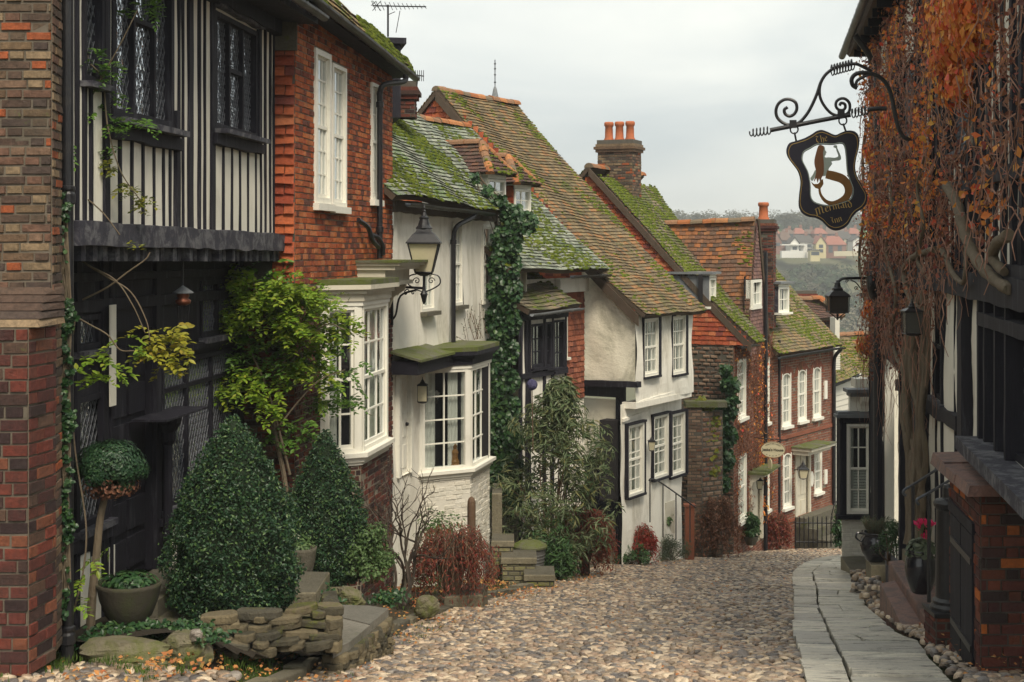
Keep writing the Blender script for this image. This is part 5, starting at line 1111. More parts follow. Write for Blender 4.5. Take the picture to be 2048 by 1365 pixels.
# pipes
for px, Y0, r_ in ((1524, 37.5, .055), (1551, 39.6, .05)):
    u = fJ.U(px); zt2 = at(0, 505 if px < 1530 else 690, 38)[2]; m = MB(); m.tube([fJ.p(u, zt2, .10), fJ.p(u, zbJ+.2, .10)], r_, 8); m.build('drainpipe', M['iron'], tj)
gutter(tj, fJ.p(-.3, zeJ-.02, .30), fJ.p(1.4, zeJ-.06, .30), .06)
# ---- Georgian brick house
I0 = G0+dJ*4.45; dI = np.array((.7, 1.))/math.hypot(.7, 1); fI = facade(I0, I0+dI*4.35, (16, 36)); zeI = at(0, 712, 39.6)[2]; zbI = float(gz(0, 44))-.6; gI = V3(-dI[1], dI[0], 0)
ti = thing('georgian_brick_house', 'small Georgian brick house with arched white sashes under a mossy roof', 'house', (I0[0], I0[1], float(gz(0, 39.6))))
def arr(x0, x1, y0, y1): return fI.rect(x0, x1, y0, y1)
WI = [arr(1563, 1581, 747, 852), arr(1595, 1612, 740, 842), arr(1625, 1641, 735, 835), arr(1565, 1582, 907, 1015)]
RI = arr(1628, 1643, 902, 985); drI = arr(1592, 1616, 905, 1040)
m = MB(); courses(m, fI, rectp(0, fI.len, zbI, zeI), WI+[RI, drI], .075, .225, 'brick', .012, .008, .006, 9, bond='flemish'); skin(m, fI, rectp(0, fI.len, zbI, zeI), WI+[RI, drI], 0, 1, .12); m.build('front_wall', [M['brick_georgian'], M['mortar']], ti)
for R in WI:
    w = window(ti, fI, R, 3, 4, .055, .03, .024, sill=.10, sillh=.08, curtain=.45, arch=.55, proud=.025)
    a, b, c, e = R; hw = (b-a)/2; k = MB(); n = 8; rise = hw*.55
    for sgn in (-1, 1):
        pp = [((a+b)/2+sgn*hw, e+.01)]+[((a+b)/2+sgn*hw*math.cos(math.pi/2*i/n), e-rise+rise*math.sin(math.pi/2*i/n)) for i in range(n+1)]; k.prism(fI, pp, -.12, .008)
    k.build('arch_spandrel', M['brick_georgian'], w)
    k = MB()
    for i in range(11):
        a1, a2 = math.pi*i/11, math.pi*(i+.9)/11; q = lambda A, s_: ((a+b)/2+(hw+s_)*math.cos(A), e-rise+(rise+s_)*math.sin(A)); p_ = [q(a1, .02), q(a2, .02), q(a2, .22), q(a1, .22)]; k.prism(fI, p_, 0, .018)
    k.build('brick_arch', M['brick_georgian'], w)
window(ti, fI, RI, 3, 4, .055, .03, .024, sill=.10, sillh=.08, curtain=.5)
a, b, c, e = drI; m = MB(); m.box(fI, a, b, c, e, -.12, -.06)
for i in range(2):
    for j in range(3): m.box(fI, a+.08+(b-a-.1)*i/2, a+(b-a-.04)*(i+1)/2-.03, c+.1+(e-c-.1)*j/3, c+(e-c)*(j+1)/3-.1, -.06, -.04)
do = m.build('front_door', M['cream'], ti); m = MB(); m.box(fI, a-.11, a, c, e, -.1, .05); m.box(fI, b, b+.11, c, e, -.1, .05); m.box(fI, a-.11, b+.11, e, e+.14, -.1, .055); m.build('door_frame', M['cream'], do)
m = MB(); m.box(fI, a-.35, b+.55, e+.14, e+.22, 0, .62); m.box(fI, a-.30, b+.50, e+.02, e+.138, 0, .5); m.box(fI, a-.38, b+.58, e+.222, e+.25, 0, .66, 1); m.build('door_canopy', [M['cream'], M['mossy_lead']], ti)
zb2 = at(0, 866, 41)[2]; m = MB(); m.box(fI, 0, fI.len, zb2-.08, zb2+.02, 0, .04); m.build('string_course', M['brick_georgian'], ti); m = MB(); m.box(fI, 0, fI.len, at(0, 1035, 41)[2]-.05, at(0, 1035, 41)[2]+.03, 0, .05); m.build('string_course', M['brick_georgian'], ti)
R = arr(1647, 1652, 762, 798); m = MB(); m.box(fI, *R, 0, .05); m.build('wall_plaque', M['white'], ti); R = arr(1647, 1652, 940, 968); m = MB(); m.box(fI, *R, 0, .05); m.build('wall_plaque', M['white'], ti)
m = MB(); q = fI.px(1622, 958, .03); ov = [(.12*math.cos(t), .22*math.sin(t)) for t in np.linspace(0, 2*math.pi, 20, endpoint=False)]; m.prism(PL2(q, fI.u, fI.v, fI.n), ov, -.02, .01); m.build('oval_plaque', M['white'], ti)
e0 = fI.p(-.25, zeI+.03, .25); e1 = fI.p(fI.len+.1, zeI+.05, .25)
roof(ti, e0, e1, e1+gI*2.6+V3(0, 0, 2.75), e0+gI*2.6+V3(0, 0, 2.75), 'roof_green', 33, .11, .165, .03, bell=.05, moss=1300, thr=.72, msize=.05)
gutter(ti, e0-gI*.07+V3(0, 0, -.04), e1-gI*.07+V3(0, 0, -.04), .06)
u = fI.len-.12; P = smooth_path([fI.p(u+.1, zeI-.05, .27), fI.p(u+.02, zeI-.25, .12), fI.p(u, zeI-.5, .08), fI.p(u, zeI-1.5, .08), fI.p(u, zbI+1, .08)], 4); line_tube('drainpipe', P, .055, M['iron'], ti)
dq = at(1563, 624, 39.4); dormer(ti, (dq[0]+.0, 39.9, dq[2]-.05), (.7, 1), .72, .78, 1.5, 3, 2, 'flat', 'timber_grey', 'roof_dark', 43, .06, sill=.12)
# far end wall of the Georgian house
pe = PL2(fI.p(fI.len, 0, 0), -fI.n, V3(0, 0, 1), fI.u); m = MB(); m.box(pe, 0, 4, zbI, zeI, -.2, 0); m.build('end_wall', M['brick_georgian'], ti)
# ---- houses stepping down behind
tk = thing('small_hipped_house', 'low brick house with orange hip tiles behind the mossy roof', 'house', (10, 47, -9)); s_ = .31
k0 = facade(at(1590, 0, 46)[:2], at(1664, 0, 48.)[:2], (20, 30)); zk = at(0, 637, 47)[2]; m = MB(); pl = k0; courses(m, pl, rectp(0, pl.len, zk-4, zk), (), .08, .24, 'brick', .012, .01, .005, 3, bond='flemish'); skin(m, pl, rectp(0, pl.len, zk-4, zk), (), 0, 1, 0); m.build('wall', [M['brick_red'], M['mortar_dark']], tk)
a, b = k0.p(-.2, zk, .3), k0.p(k0.len+.25, zk, .3); gI2 = -k0.n; t1 = at(1640, 596, 48.5); t0 = at(1585, 598, 48)
roof(tk, a, b, t1, t0, 'roof_dark', 51, .12, .17, .02, moss=200, ridge=True)
m = MB(); ridge_tiles(m, b, t1, .13, .2, 2); m.build('hip_tiles', M['ridge'], tk)
roof(tk, b, b+gI2*3, t1+gI2*.3, t1, 'roof_dark', 52, moss=0, ridge=False)
ch = chimney(tk, V3(*at(1600, 0, 50)[:2], 0), 1.0, .6, -3, at(0, 583, 50)[2], 0, 'brick_red', 0, 2)
tl = thing('far_white_cottage', 'white boarded cottage with lichened roof glimpsed at the bottom of the street', 'house', (11, 46, -10))
k1 = facade(at(1664, 0, 44.5)[:2], at(1700, 0, 46.)[:2], (14, 30)); z0_, z1_ = float(gz(0, 46))-1, at(0, 762, 45)[2]
M['boards'] = plain_mat('white_weatherboard', (.62,.60,.52), .6, .1, 5, .2, 30)
m = MB()
for i in range(40):
    v = z0_+i*.18
    if v > z1_: break
    m.hexa([k1.p(-.0, v, 0), k1.p(k1.len+1.2, v, 0), k1.p(k1.len+1.2, v, .03), k1.p(0, v, .03), k1.p(0, v+.19, 0), k1.p(k1.len+1.2, v+.19, 0), k1.p(k1.len+1.2, v+.19, .006), k1.p(0, v+.19, .006)])
m.build('weatherboarding', M['boards'], tl)
a, b = k1.p(-.2, z1_, .2), k1.p(k1.len+.5, z1_+.15, .2); roof(tl, a, b, b-k1.n*1.3+V3(0, 0, 1.5), a-k1.n*1.3+V3(0, 0, 1.5), 'roof_green', 53, .11, .165, .02, moss=300, thr=.5)
gutter(tl, a+V3(0, 0, -.05), b+V3(0, 0, -.05), .06)
m = MB(); q = at(1672, 0, 44.3); m.box(facade((q[0]-.05, 44.2), (q[0]+.10, 44.25), (0, 0)), 0, .16, at(0, 735, 44)[2], at(0, 636, 44)[2], -.3, 0); m.build('white_corner_board', M['boards'], tl)
# the small hung window strip beneath it
a0 = at(1668, 0, 44.1); pq = facade(a0[:2], at(1679, 0, 44.3)[:2], (0, 0)); m = MB()
for i in range(9): v = at(0, 740-i*4.5, 44.1)[2]; m.hexa([pq.p(0, v, .0), pq.p(pq.len, v, 0), pq.p(pq.len, v, .035), pq.p(0, v, .035), pq.p(0, v+.075, 0), pq.p(pq.len, v+.075, 0), pq.p(pq.len, v+.075, .005), pq.p(0, v+.075, .005)])
m.build('side_boards', M['boards'], tl)
tm = thing('lower_tiled_house', 'house with a broad lichened tile roof and orange ridge below the street lamp', 'house', (12, 50, -9))
a, b = at(1665, 775, 50), at(1760, 778, 50.5); c, e = at(1760, 664, 52.5), at(1672, 670, 52); roof(tm, a, b, c, e, 'roof_tan', 55, .16, .24, .03, moss=500, thr=.6)
m = MB(); a[2] -= .05; m.hexa([a+V3(0, .1, -5), b+V3(0, .1, -5), b+V3(0, 3, -5), a+V3(0, 3, -5), a+V3(0, .1, 0), b+V3(0, .1, 0), b+V3(0, 3, 0), a+V3(0, 3, 0)]); m.build('wall', M['render'], tm)
# spire far beyond the roofs
q = at(990, 232, 95); sp_ = thing('church_spire', 'slim lead spirelet with a finial far behind the tiled roof', 'spire', q+V3(0, 0, -14))
m = MB(); m.lathe(q+V3(0, 0, -14), [(1.2, 0), (1.2, 11.5), (.62, 13.4), (.36, 14.6), (.12, (232-178)/F*95+14), (.03, (232-172)/F*95+14)], 8); m.build('spire', M['lead'], sp_)
m = MB(); zq = q[2]; m.tube([V3(q[0], 95, at(0, 180, 95)[2]), V3(q[0], 95, at(0, 120, 95)[2])], .035, 6)
for py in (165, 150, 138, 128): m.lathe(V3(q[0], 95, at(0, py, 95)[2]), [(.03, -.06), (.09, 0), (.03, .06)], 8)
m.build('finial', M['iron'], sp_)
# ================================================================= RIGHT SIDE: THE INN, ITS CREEPER, THE BAY BEYOND
N0, N1 = np.array((2.1+.178*9.2, 9.2)), np.array((2.1+.178*28.2, 28.2)); fN = facade(N0, N1, (0, 20)); zeN = 3.86
inn = thing('timber_framed_inn', 'long black timbered inn on the right, its upper wall overgrown with autumn creeper', 'inn', (5.2, 18, float(gz(0, 18))))
UY = lambda Y: (Y-9.2)*fN.len/19.
zb_ = -7.2; zmid = -.35
uBox = UY(12.25)
WN = {'up': fN.rect(1806, 1832, 120, 300), 'mid': fN.rect(1868, 1892, 690, 800), 'far': fN.rect(1765, 1778, 180, 330), 'near_up': fN.rect(1905, 1945, 40, 300)}
big = (UY(9.6), UY(13.2), fN.uv(1985, 880)[1]+.0, fN.uv(2000, 555)[1]); WN['big'] = big
zsill = big[2]
doorN = fN.rect(1772, 1806, 735, 1060); doorN = (doorN[0], doorN[1], fN.uv(1790, 1110)[1], doorN[3])
m = MB(); poly = [(0, zsill-.35), (uBox, zsill-.35), (uBox, zb_), (fN.len, zb_), (fN.len, zeN), (0, zeN)]
rough_skin(m, fN, poly, list(WN.values())+[doorN], .02, .2, 5); m.build('front_wall', M['panel'], inn)
m = MB(); r = random.Random(8)
u = .15; st = []
while u < fN.len:
    if not any(a-.05 < u < b+.05 for a, b, c, e in (WN['up'], WN['near_up'], WN['far'])): beam(m, fN, u, zmid, u, zeN, r.uniform(.13, .2), -.02, .045, .015)
    else:
        for a, b, c, e in (WN['up'], WN['near_up'], WN['far']):
            if a-.05 < u < b+.05: beam(m, fN, u, zmid, u, c, .15, -.02, .045, .015)
    u += r.uniform(.36, .5)
beam(m, fN, 0, zmid, fN.len, zmid, .26, -.02, .14, .02); beam(m, fN, 0, zmid+1.0, fN.len, zmid+1.05, .14, -.02, .06, .02); beam(m, fN, 0, zeN-.1, fN.len, zeN-.1, .2, -.02, .06)
m.build('upper_timbers', M['timber'], inn)
m = MB()
for px, w, d in ((1938, .34, .10), (1912, .05, .02), (1890, .10, .05), (1856, .22, .10), (1842, .2, .06), (1815, .28, .12), (1768, .24, .12), (1755, .16, .06), (1743, .12, .05), (1875, .08, .03)):
    u = fN.U(px); beam(m, fN, u, zb_ if u > uBox else zsill-.3, u, zmid, w, -.02, d, .012)
beam(m, fN, fN.U(1925), fN.uv(1925, 850)[1], fN.U(1800), fN.uv(1860, 830)[1]+.0, .18, -.02, .07, .02)
for px in (1990, 2012, 2034): u = fN.U(px); beam(m, fN, u, zsill, u, big[3], .09, -.06, .10, .008)
beam(m, fN, big[0], fN.uv(1990, 640)[1], big[1]+.1, fN.uv(1990, 640)[1], .13, -.06, .12, .01)
beam(m, fN, big[1]+.04, zsill, big[1]+.04, big[3]+.1, .10, -.02, .12, .01); beam(m, fN, big[0]-.4, big[3]+.06, big[1]+.1, big[3]+.06, .13, -.02, .12, .01)
m.build('ground_floor_timbers', M['timber'], inn)
m = MB(); m.box(fN, fN.U(1838), doorN[0]-.05, zb_+.5, zmid, .022, .035); m.box(fN, doorN[1]+.05, fN.len-.02, zb_+.5, zmid, .022, .035); m.box(fN, doorN[0]-.05, doorN[1]+.05, doorN[3]+.05, zmid, .022, .035); m.build('black_boarding', M['timber'], inn)  # flat black sheets over the pale lower wall, beside and above the door
m = MB(); m.box(fN, 0, big[1]+.18, zsill-.12, zsill-.001, -.05, .30); m.build('window_sill', M['timber_grey'], inn)
for k in ('up', 'far', 'near_up', 'mid'): window(inn, fN, WN[k], 2, 3, .05, .03, mat='timber', sill=.08, meet=False, leaded=(.10, .15), curtain=0, sillmat='timber_grey')
window(inn, fN, (big[0], big[1], big[2]+.0, big[3]), 6, 3, .06, .05, mat='timber', sill=0, meet=False, leaded=(.12, .18), curtain=0, sillmat='timber_grey', name='great_window')
a, b, c, e = doorN; m = MB(); m.box(fN, a, b, c, e, -.6, -.55); 
for k in range(6): m.box(fN, a+(b-a)*k/6+.01, a+(b-a)*(k+1)/6-.01, c, e, -.549, -.53)
m.build('porch_door', M['timber'], inn)
m = MB(); m.box(PL2(fN.p(0, 0, 0), -fN.n, V3(0, 0, 1), -fN.u), 0, 5, zb_, zeN, -.2, 0); m.build('near_end_wall', M['timber'], inn)
# near-end and far-end walls, eaves, gutter, roof
m = MB(); pe = PL2(fN.p(fN.len, 0, 0), -fN.n, V3(0, 0, 1), fN.u); m.box(pe, 0, 5, zb_-2, zeN, -.2, 0); m.build('end_wall', M['panel'], inn)
m = MB(); m.box(fN, -.3, fN.len+.2, zeN, zeN+.09, -.3, .42); m.build('soffit', M['timber_brown'], inn)
roof(inn, fN.p(fN.len+.25, zeN+.10, .50), fN.p(-.3, zeN+.10, .50), fN.p(-.3, zeN+3.6, -3), fN.p(fN.len+.25, zeN+3.6, -3), 'roof_brown', 61, .12, .18, .03, moss=0)
gutter(inn, fN.p(-.3, zeN+.07, .55), fN.p(fN.len+.2, zeN+.02, .55), .07)
m = MB()
for i in range(20): u = .4+i*.95; m = MB(); m.box(fN, u-.03, u+.03, zeN-.14, zeN-.002, 0, .38); m.build('rafter_foot', M['timber'], inn)
up_ = UY(25.2); P = smooth_path([fN.p(up_-.05, zeN-.05, .5), fN.p(up_, zeN-.5, .2), fN.p(up_, zeN-1, .12), fN.p(up_, -1, .12), fN.p(up_, -5.8, .12)], 5); line_tube('rainwater_pipe', P, .055, M['iron'], inn)
# elbow of a big pipe by the far corner
P = smooth_path([at(1770, 612, 25), at(1752, 598, 24.8), at(1744, 575, 24.6), at(1743, 552, 24.6)], 5); line_tube('soil_pipe', P, .085, M['iron'], inn, 12)
# floodlight box on the wall
q = fN.px(1848, 420, .0); pb = PL2(q, V3(.97, -.24, 0), V3(0, 0, 1), V3(-.24, -.97, 0)); m = MB(); m.box(pb, -.16, .0, -.17, .17, -.10, .10); m.box(pb, -.155, -.005, -.165, .165, .102, .11)
o = m.build('floodlight', M['iron'], None, loc=q); tag(o, 'flat black floodlight box fixed in the creeper on the inn wall', 'floodlight')
# ---- creeper
cr = thing('wall_creeper', 'russet and orange autumn creeper with twisting stems covering the upper wall of the inn', 'creeper', fN.p(UY(17), -5, .1))
r = np.random.RandomState(21)
def dens(u, v, px, py):
    d = np.ones_like(u)*.9
    d *= np.clip((fall(px)-py)/60+.5, 0, 1)
    return d
def fall(px): return np.interp(px, [1735, 1760, 1790, 1830, 1870, 1900, 1960, 2010, 2060], [760, 735, 690, 770, 660, 590, 520, 470, 430])
def proj(P): return CX+F*P[..., 0]/P[..., 1], HY-F*P[..., 2]/P[..., 1]
n = 200000; u = r.uniform(0, fN.len-.02, n); v = r.uniform(-4.5, zeN, n); P0 = fN.o+u[:, None]*fN.u+v[:, None]*fN.v; px, py = proj(P0)
clumpf = .5+.28*np.sin(u*2.1+v*1.3)+.22*np.sin(v*3.7-u*1.9+1)+.2*np.sin(u*6.3+2*v)+.15*np.sin(v*9.1+u*4)
keep = r.uniform(0, 1, n) < np.clip((fall(px)-py)/70+.4, 0, 1)*np.clip(-.12+.75*clumpf, .02, 1)*.50
for a, b, c, e in (WN['up'], WN['near_up'], WN['mid'], WN['big']): keep &= ~((u > a+.08) & (u < b-.08) & (v > c+.1) & (v < e) & (r.uniform(0, 1, n) < .9))
# thin out towards the near end, where the white panels show through
keep &= r.uniform(0, 1, n) < np.interp(u, [0, 4, 7], [.5, .55, 1])
u, v, px, py, P0 = u[keep], v[keep], px[keep], py[keep], P0[keep]
d = .04+np.abs(r.normal(0, .11, len(u))); P0 = P0+fN.n*d[:, None]; hot = (bump_noise(u*.8, v*.8, 3) > .62) & (v > .2)
hot2 = (px > 1900) & (px < 1990) & (py > -40) & (py < 190) & (r.uniform(0, 1, len(u)) < .95)
hot = (hot & (r.uniform(0, 1, len(u)) < .75)) | hot2; kind = np.where(hot, 1, np.where(r.uniform(0, 1, len(u)) < .45, 2, 0))
for k, (mat, sz) in enumerate((('creeper', .07), ('creeper_hot', .095), ('creeper_brown', .055))):
    q = kind == k; m = MB(); Nn = fN.n+r.normal(0, .75, (q.sum(), 3)); leaves(m, P0[q], Nn, sz, 5+k, .75, 0, .45); m.build(('russet_leaves', 'orange_leaves', 'dry_leaves')[k], M[mat], cr)
# extra bunches of hot orange leaves near the top right
m = MB()
for i, (x, y, s_) in enumerate([(1925, 30, .34), (1945, 75, .34), (1965, 20, .30), (1935, 130, .28), (1950, 175, .24), (1990, 60, .28), (1800, 240, .2), (1770, 200, .22), (1760, 300, .2), (1775, 420, .2), (1990, 0, .35), (1762, 620, .22), (1745, 690, .2)]):
    c = fN.px(x, y, .14); Pq, D = blob(c, (s_, s_, s_*1.1), int(330*s_/.3), r); leaves(m, Pq, D+fN.n, .10, 300+i, .8, 0, .5)
m.build('orange_leaves', M['creeper_hot'], cr)
M['vine'] = plain_mat('dry_red_brown_vine', (.30,.16,.11), .8, .5, 6)
# stems and dry twigs
m = MB()
for i in range(1350):
    u0 = r.uniform(.2, fN.len-.1); v0 = r.uniform(-1.2, zeN-.3); pxx, pyy = proj(fN.p(u0, v0, 0)); 
    if pyy > fall(pxx)+10: continue
    L_ = r.uniform(.25, .9); a = r.normal(-math.pi/2, .7); dd = r.uniform(.06, .26); p = [fN.p(u0, v0, dd)]; uu, vv = u0, v0
    for k in range(5): a += r.normal(0, .45); uu += math.cos(a)*L_/5; vv += math.sin(a)*L_/5; dd = abs(dd+r.normal(0, .035)); p.append(fN.p(uu, vv, dd))
    m.tube(p, np.linspace(.007, .003, 6)*r.uniform(.7, 1.5), 3, cap=False)
for i in range(110):      # hanging strands
    pxx = r.uniform(1738, 1900); u0 = fN.U(pxx); f_ = fall(pxx); v0 = fN.uv(pxx, f_-r.uniform(0, 130))[1]; L_ = r.uniform(.4, 1.7); dd = r.uniform(.05, .3); p = []
    for k in range(7): p.append(fN.p(u0+r.normal(0, .05)+.14*math.sin(k*.9+i), v0-L_*k/6, dd+r.normal(0, .03)))
    m.tube(p, np.linspace(.006, .002, 7), 3, cap=False)
m.build('dry_twigs', M['vine'], cr)
def limb(pts, r0, r1, d=.16, n=9):
    Q = [fN.px(x, y, d+dz) for x, y, dz in pts]; Q = smooth_path(Q, 6); k = MB(); rad = np.linspace(r0, r1, len(Q))*(1+.12*np.sin(np.arange(len(Q))*1.7)); k.tube(Q, rad, n); return k.build('branch', M['bark'], cr, smooth=True)
limb([(1925, 372, 0), (1950, 400, .03), (1968, 440, .05), (1985, 490, .05), (2010, 530, .05), (2035, 558, .03), (2060, 580, 0)], .055, .05)
limb([(1900, 500, 0), (1862, 512, .03), (1842, 535, .05), (1845, 570, .06), (1858, 605, .05), (1875, 625, .0)], .045, .035)
limb([(1915, 500, 0), (1945, 545, .04), (1972, 566, .05), (1978, 535, .05), (1966, 500, 0)], .03, .02)
limb([(2060, 470, 0), (2040, 490, .03), (2035, 520, .03), (2050, 545, 0)], .05, .04)
limb([(1700+95, 330, 0), (1812, 420, .04), (1800, 500, .05), (1822, 590, .05), (1812, 680, .04), (1835, 760, 0)], .022, .03)
limb([(1880, 300, 0), (1868, 380, .04), (1885, 450, .06), (1870, 520, .05), (1890, 560, 0)], .02, .028)
limb([(1765, 220, 0), (1745, 300, .02), (1750, 420, .05), (1740, 520, .05), (1746, 600, 0)], .03, .03)
r2 = np.random.RandomState(5)
for i in range(13):   # the ropey trunk at the foot of the wall
    x0 = 1830+i*4.5+r2.uniform(-3, 3); pts = [(x0+r2.uniform(-8, 8), 640-r2.uniform(0, 60), 0)]
    for y in (740, 830, 920, 1010, 1090): pts.append((x0+(1856-x0)*(y-640)/900+r2.uniform(-6, 6), y, r2.uniform(-.03, .08)))
    limb(pts, .028, .042, .14+.02*(i % 3), 7)
# ---- white bay at the far end of the inn
kb_ = thing('white_corner_bay', 'white painted bay with shuttered sash beside the far end of the inn', 'bay window', (at(1690, 0, 28.3)[0], 28.3, float(gz(0, 28.3))))
x0, x1 = at(1684, 0, 28.3)[0], at(1745, 0, 28.3)[0]; fK = facade((x0, 28.3), (x1, 28.3), (0, 0)); fKs = PL2(V3(x0, 28.3, 0), V3(.287, .958, 0), V3(0, 0, 1), V3(-.958, .287, 0)); zk0, zk1, zk2 = float(gz(0, 28.3))-.2, at(0, 1030, 28.3)[2], at(0, 848, 28.3)[2]
m = MB(); courses(m, fK, rectp(0, fK.len, zk0, zk1-.05), (), .075, .22, 'brick', .010, .006, .006, 3, bond='flemish'); skin(m, fK, rectp(0, fK.len, zk0, zk1-.05), (), 0, 1, 0); courses(m, fKs, rectp(0, 1.6, zk0, zk1-.05), (), .075, .22, 'brick', .010, .006, .006, 3, bond='flemish'); skin(m, fKs, rectp(0, 1.6, zk0, zk1-.05), (), 0, 1, 0); m.build('bay_base', [M['brick_white'], M['mortar_white']], kb_)
R = (.09, fK.len-.03, zk1+.02, zk2); w = window(kb_, fK, R, 2, 4, .055, .03, .024, sill=0, curtain=0, meet=True, depth=.3, proud=.04)
m = MB(); a, b, c, e = R; hh = (c+e)/2
for i in range(14): y = c+.1+i*(hh-c-.1)/14; m.hexa([fK.p(a+.14, y, -.115), fK.p(b-.08, y, -.115), fK.p(b-.08, y, -.10), fK.p(a+.14, y, -.10), fK.p(a+.14, y+.045, -.125), fK.p(b-.08, y+.045, -.125), fK.p(b-.08, y+.045, -.11), fK.p(a+.14, y+.045, -.11)])
m.build('shutter', M['white'], w)
m = MB(); m.box(fK, -.04, .085, zk1-.03, zk2+.02, -.14, .02); m.box(fK, -.10, fK.len+.1, zk1-.08, zk1-.002, -.14, .10); m.build('black_surround', M['timber'], kb_)
m = MB(); m.box(fK, -.06, fK.len+.1, zk2+.022, zk2+.13, -.14, .06); m.build('fascia', M['timber'], kb_)
m = MB(); m.box(fK, -.14, fK.len+.12, zk2+.132, zk2+.19, -.14, .14); m.box(fK, -.09, fK.len+.1, zk2+.192, zk2+.25, -.14, .09); z3 = at(0, 790, 28.3)[2]; m.box(fK, .12, fK.len+.1, z3-.02, z3+.06, -.14, .20); m.box(fK, .05, fK.len+.1, z3+.062, z3+.13, -.14, .27); m.build('cornice', M['lead'], kb_)
m = MB(); m.prism(PL2(fK.p(.45, z3-.02, 0), fK.n, V3(0, 0, 1), fK.u), [(0, 0), (.2, 0), (.17, -.1), (.08, -.2), (.05, -.32), (0, -.34)], -.10, .06); m.box(fK, .16, fK.len, zk2+.252, z3-.022, -.14, -.02); m.build('console', M['white'], kb_)
m = MB(); m.box(fKs, .12, 1.6, zk1-.05, zk2+.02, -.2, -.03); m.box(fK, .3, fK.len+.1, z3+.13, z3+.3, -.5, -.14); m.build('side_panel', M['boards'] if 'boards' in M else M['white'], kb_)
# ---- brick housing with stone cap against the inn
q0 = np.array((4.02, 12.2)); q1 = np.array((4.02+.17*1.55-.05, 13.75)); bx = thing('brick_meter_housing', 'red brick housing with sloping stone cap and narrow black door against the inn', 'brick housing', (q0[0], q0[1], float(gb(q0[0], q0[1]))))
zt3 = at(0, 988, 12.2)[2]; zb3 = float(gz(0, 12.2))-.1; fX = facade(q0, q0+np.array((1.6, 0.0)), (4, 0)); fXs = facade(q0, q1, (0, 13))
brickwall('front', bx, fX, rectp(0, 1.6, zb3, zt3), (), 'brick_box', 'mortar_dark', .094, .235, .010, .008, 'flemish', 13, .003, .005)
dX = (fXs.U(1962)+.30, fXs.len-.12, float(gb(4.1, 13))-.02, at(0, 1050, 12.9)[2])
brickwall('side', bx, fXs, rectp(0, fXs.len, zb3-.2, zt3), [dX], 'brick_box', 'mortar_dark', .094, .235, .012, .006, 'flemish', 14, .004, .005)
a, b, c, e = dX; m = MB(); m.box(fXs, a, b, c, e, -.10, .0)
for k in range(2): x = a+(b-a)*(k+.5)/2; m.box(fXs, x-(b-a)/4+.02, x+(b-a)/4-.02, c+.02, e-.02, .001, .02)
do = m.build('door', M['timber'], bx)
for z in (c+.25, e-.25): m = MB(); m.box(fXs, a+.02, b-.1, z-.03, z+.03, .021, .035); m.build('hinge', M['iron'], do)
m = MB(); m.box(fXs, a-.05, b+.05, e, e+.10, -.05, .03); m.build('lintel', M['timber'], bx)
# cap: rough slab sloping down towards the street
zc0 = zt3; m = MB(); y0, y1 = 12.05, 13.95; xw = lambda y: 2.1+.178*y+.02
P = [V3(3.86, y0, zc0), V3(5.6, y0, zc0), V3(xw(y1)+.5, y1, zc0), V3(4.10, y1, zc0)]; T_ = [V3(3.88, y0+.02, zc0+.085), V3(5.6, y0+.02, zc0+.10), V3(xw(y1)+.5, y1, zc0+.13), V3(4.12, y1, zc0+.10)]
n = 3
for i in range(n):
    f0, f1 = i/n, (i+.985)/n; g = lambda A, B, f: A+(B-A)*f; jz = random.Random(i).uniform(-.008, .008)
    m.hexa([g(P[0], P[3], f0), g(P[1], P[2], f0), g(P[1], P[2], f1), g(P[0], P[3], f1), g(T_[0], T_[3], f0)+V3(jz, 0, jz), g(T_[1], T_[2], f0)+V3(0, 0, jz), g(T_[1], T_[2], f1)+V3(0, 0, jz), g(T_[0], T_[3], f1)+V3(jz, 0, jz)])
M['redstone'] = plain_mat('red_stone', (.22,.115,.09), .5, .45, 9, 1., 30, (.09,.06,.06), .8, 5, .45, .60, bd=.03, spec=.5)
m.build('stone_cap', M['redstone'], bx)
# ---- black cast iron vent pillar
pc = at(1898, 0, 14.4); zp = at(0, 1218, 14.4)[2]; vp = thing('cast_iron_pillar', 'stout black cast iron pillar on a brick plinth beside the brick housing', 'pillar', (pc[0], 14.4, float(gb(pc[0], 14.4))))
H_ = at(0, 1000, 14.4)[2]-zp; m = MB(); m.lathe(V3(pc[0], 14.4, zp), [(.19, 0), (.19, .03), (.165, .06), (.165, .09), (.135, .12), (.125, H_-.14), (.125, H_-.1), (.15, H_-.06), (.155, H_-.03), (.135, H_)], 28); m.lathe(V3(pc[0], 14.4, zp+H_), [(.135, 0), (.07, .015), (.062, .03), (.062, .12), (.05, .15), (.03, .16)], 20); m.build('shaft', M['iron'], vp, smooth=False)
pp = PL((pc[0], 14.4, 0), (1, 0, 0)); m = MB(); m.box(PL2(V3(pc[0], 14.4, 0), V3(1, 0, 0), V3(0, 0, 1), V3(0, -1, 0)), -.21, .21, zp-.04, zp-.001, -.21, .21); m.build('base_plate', M['iron'], vp)
zg = float(gb(pc[0], 14.4))-.1; m = MB()
for (o_, uu, nn) in ((V3(pc[0]-.19, 14.21, 0), V3(1, 0, 0), V3(0, -1, 0)), (V3(pc[0]-.19, 14.59, 0), V3(0, -1, 0), V3(-1, 0, 0))):
    pl = PL2(o_, uu, V3(0, 0, 1), nn); courses(m, pl, rectp(0, .38, zg, zp-.042), (), .08, .2, 'brick', .012, .008, .006, 4); skin(m, pl, rectp(0, .38, zg, zp-.042), (), 0, 1, 0)
m.build('brick_plinth', [M['brick_box'], M['mortar_dark']], vp)
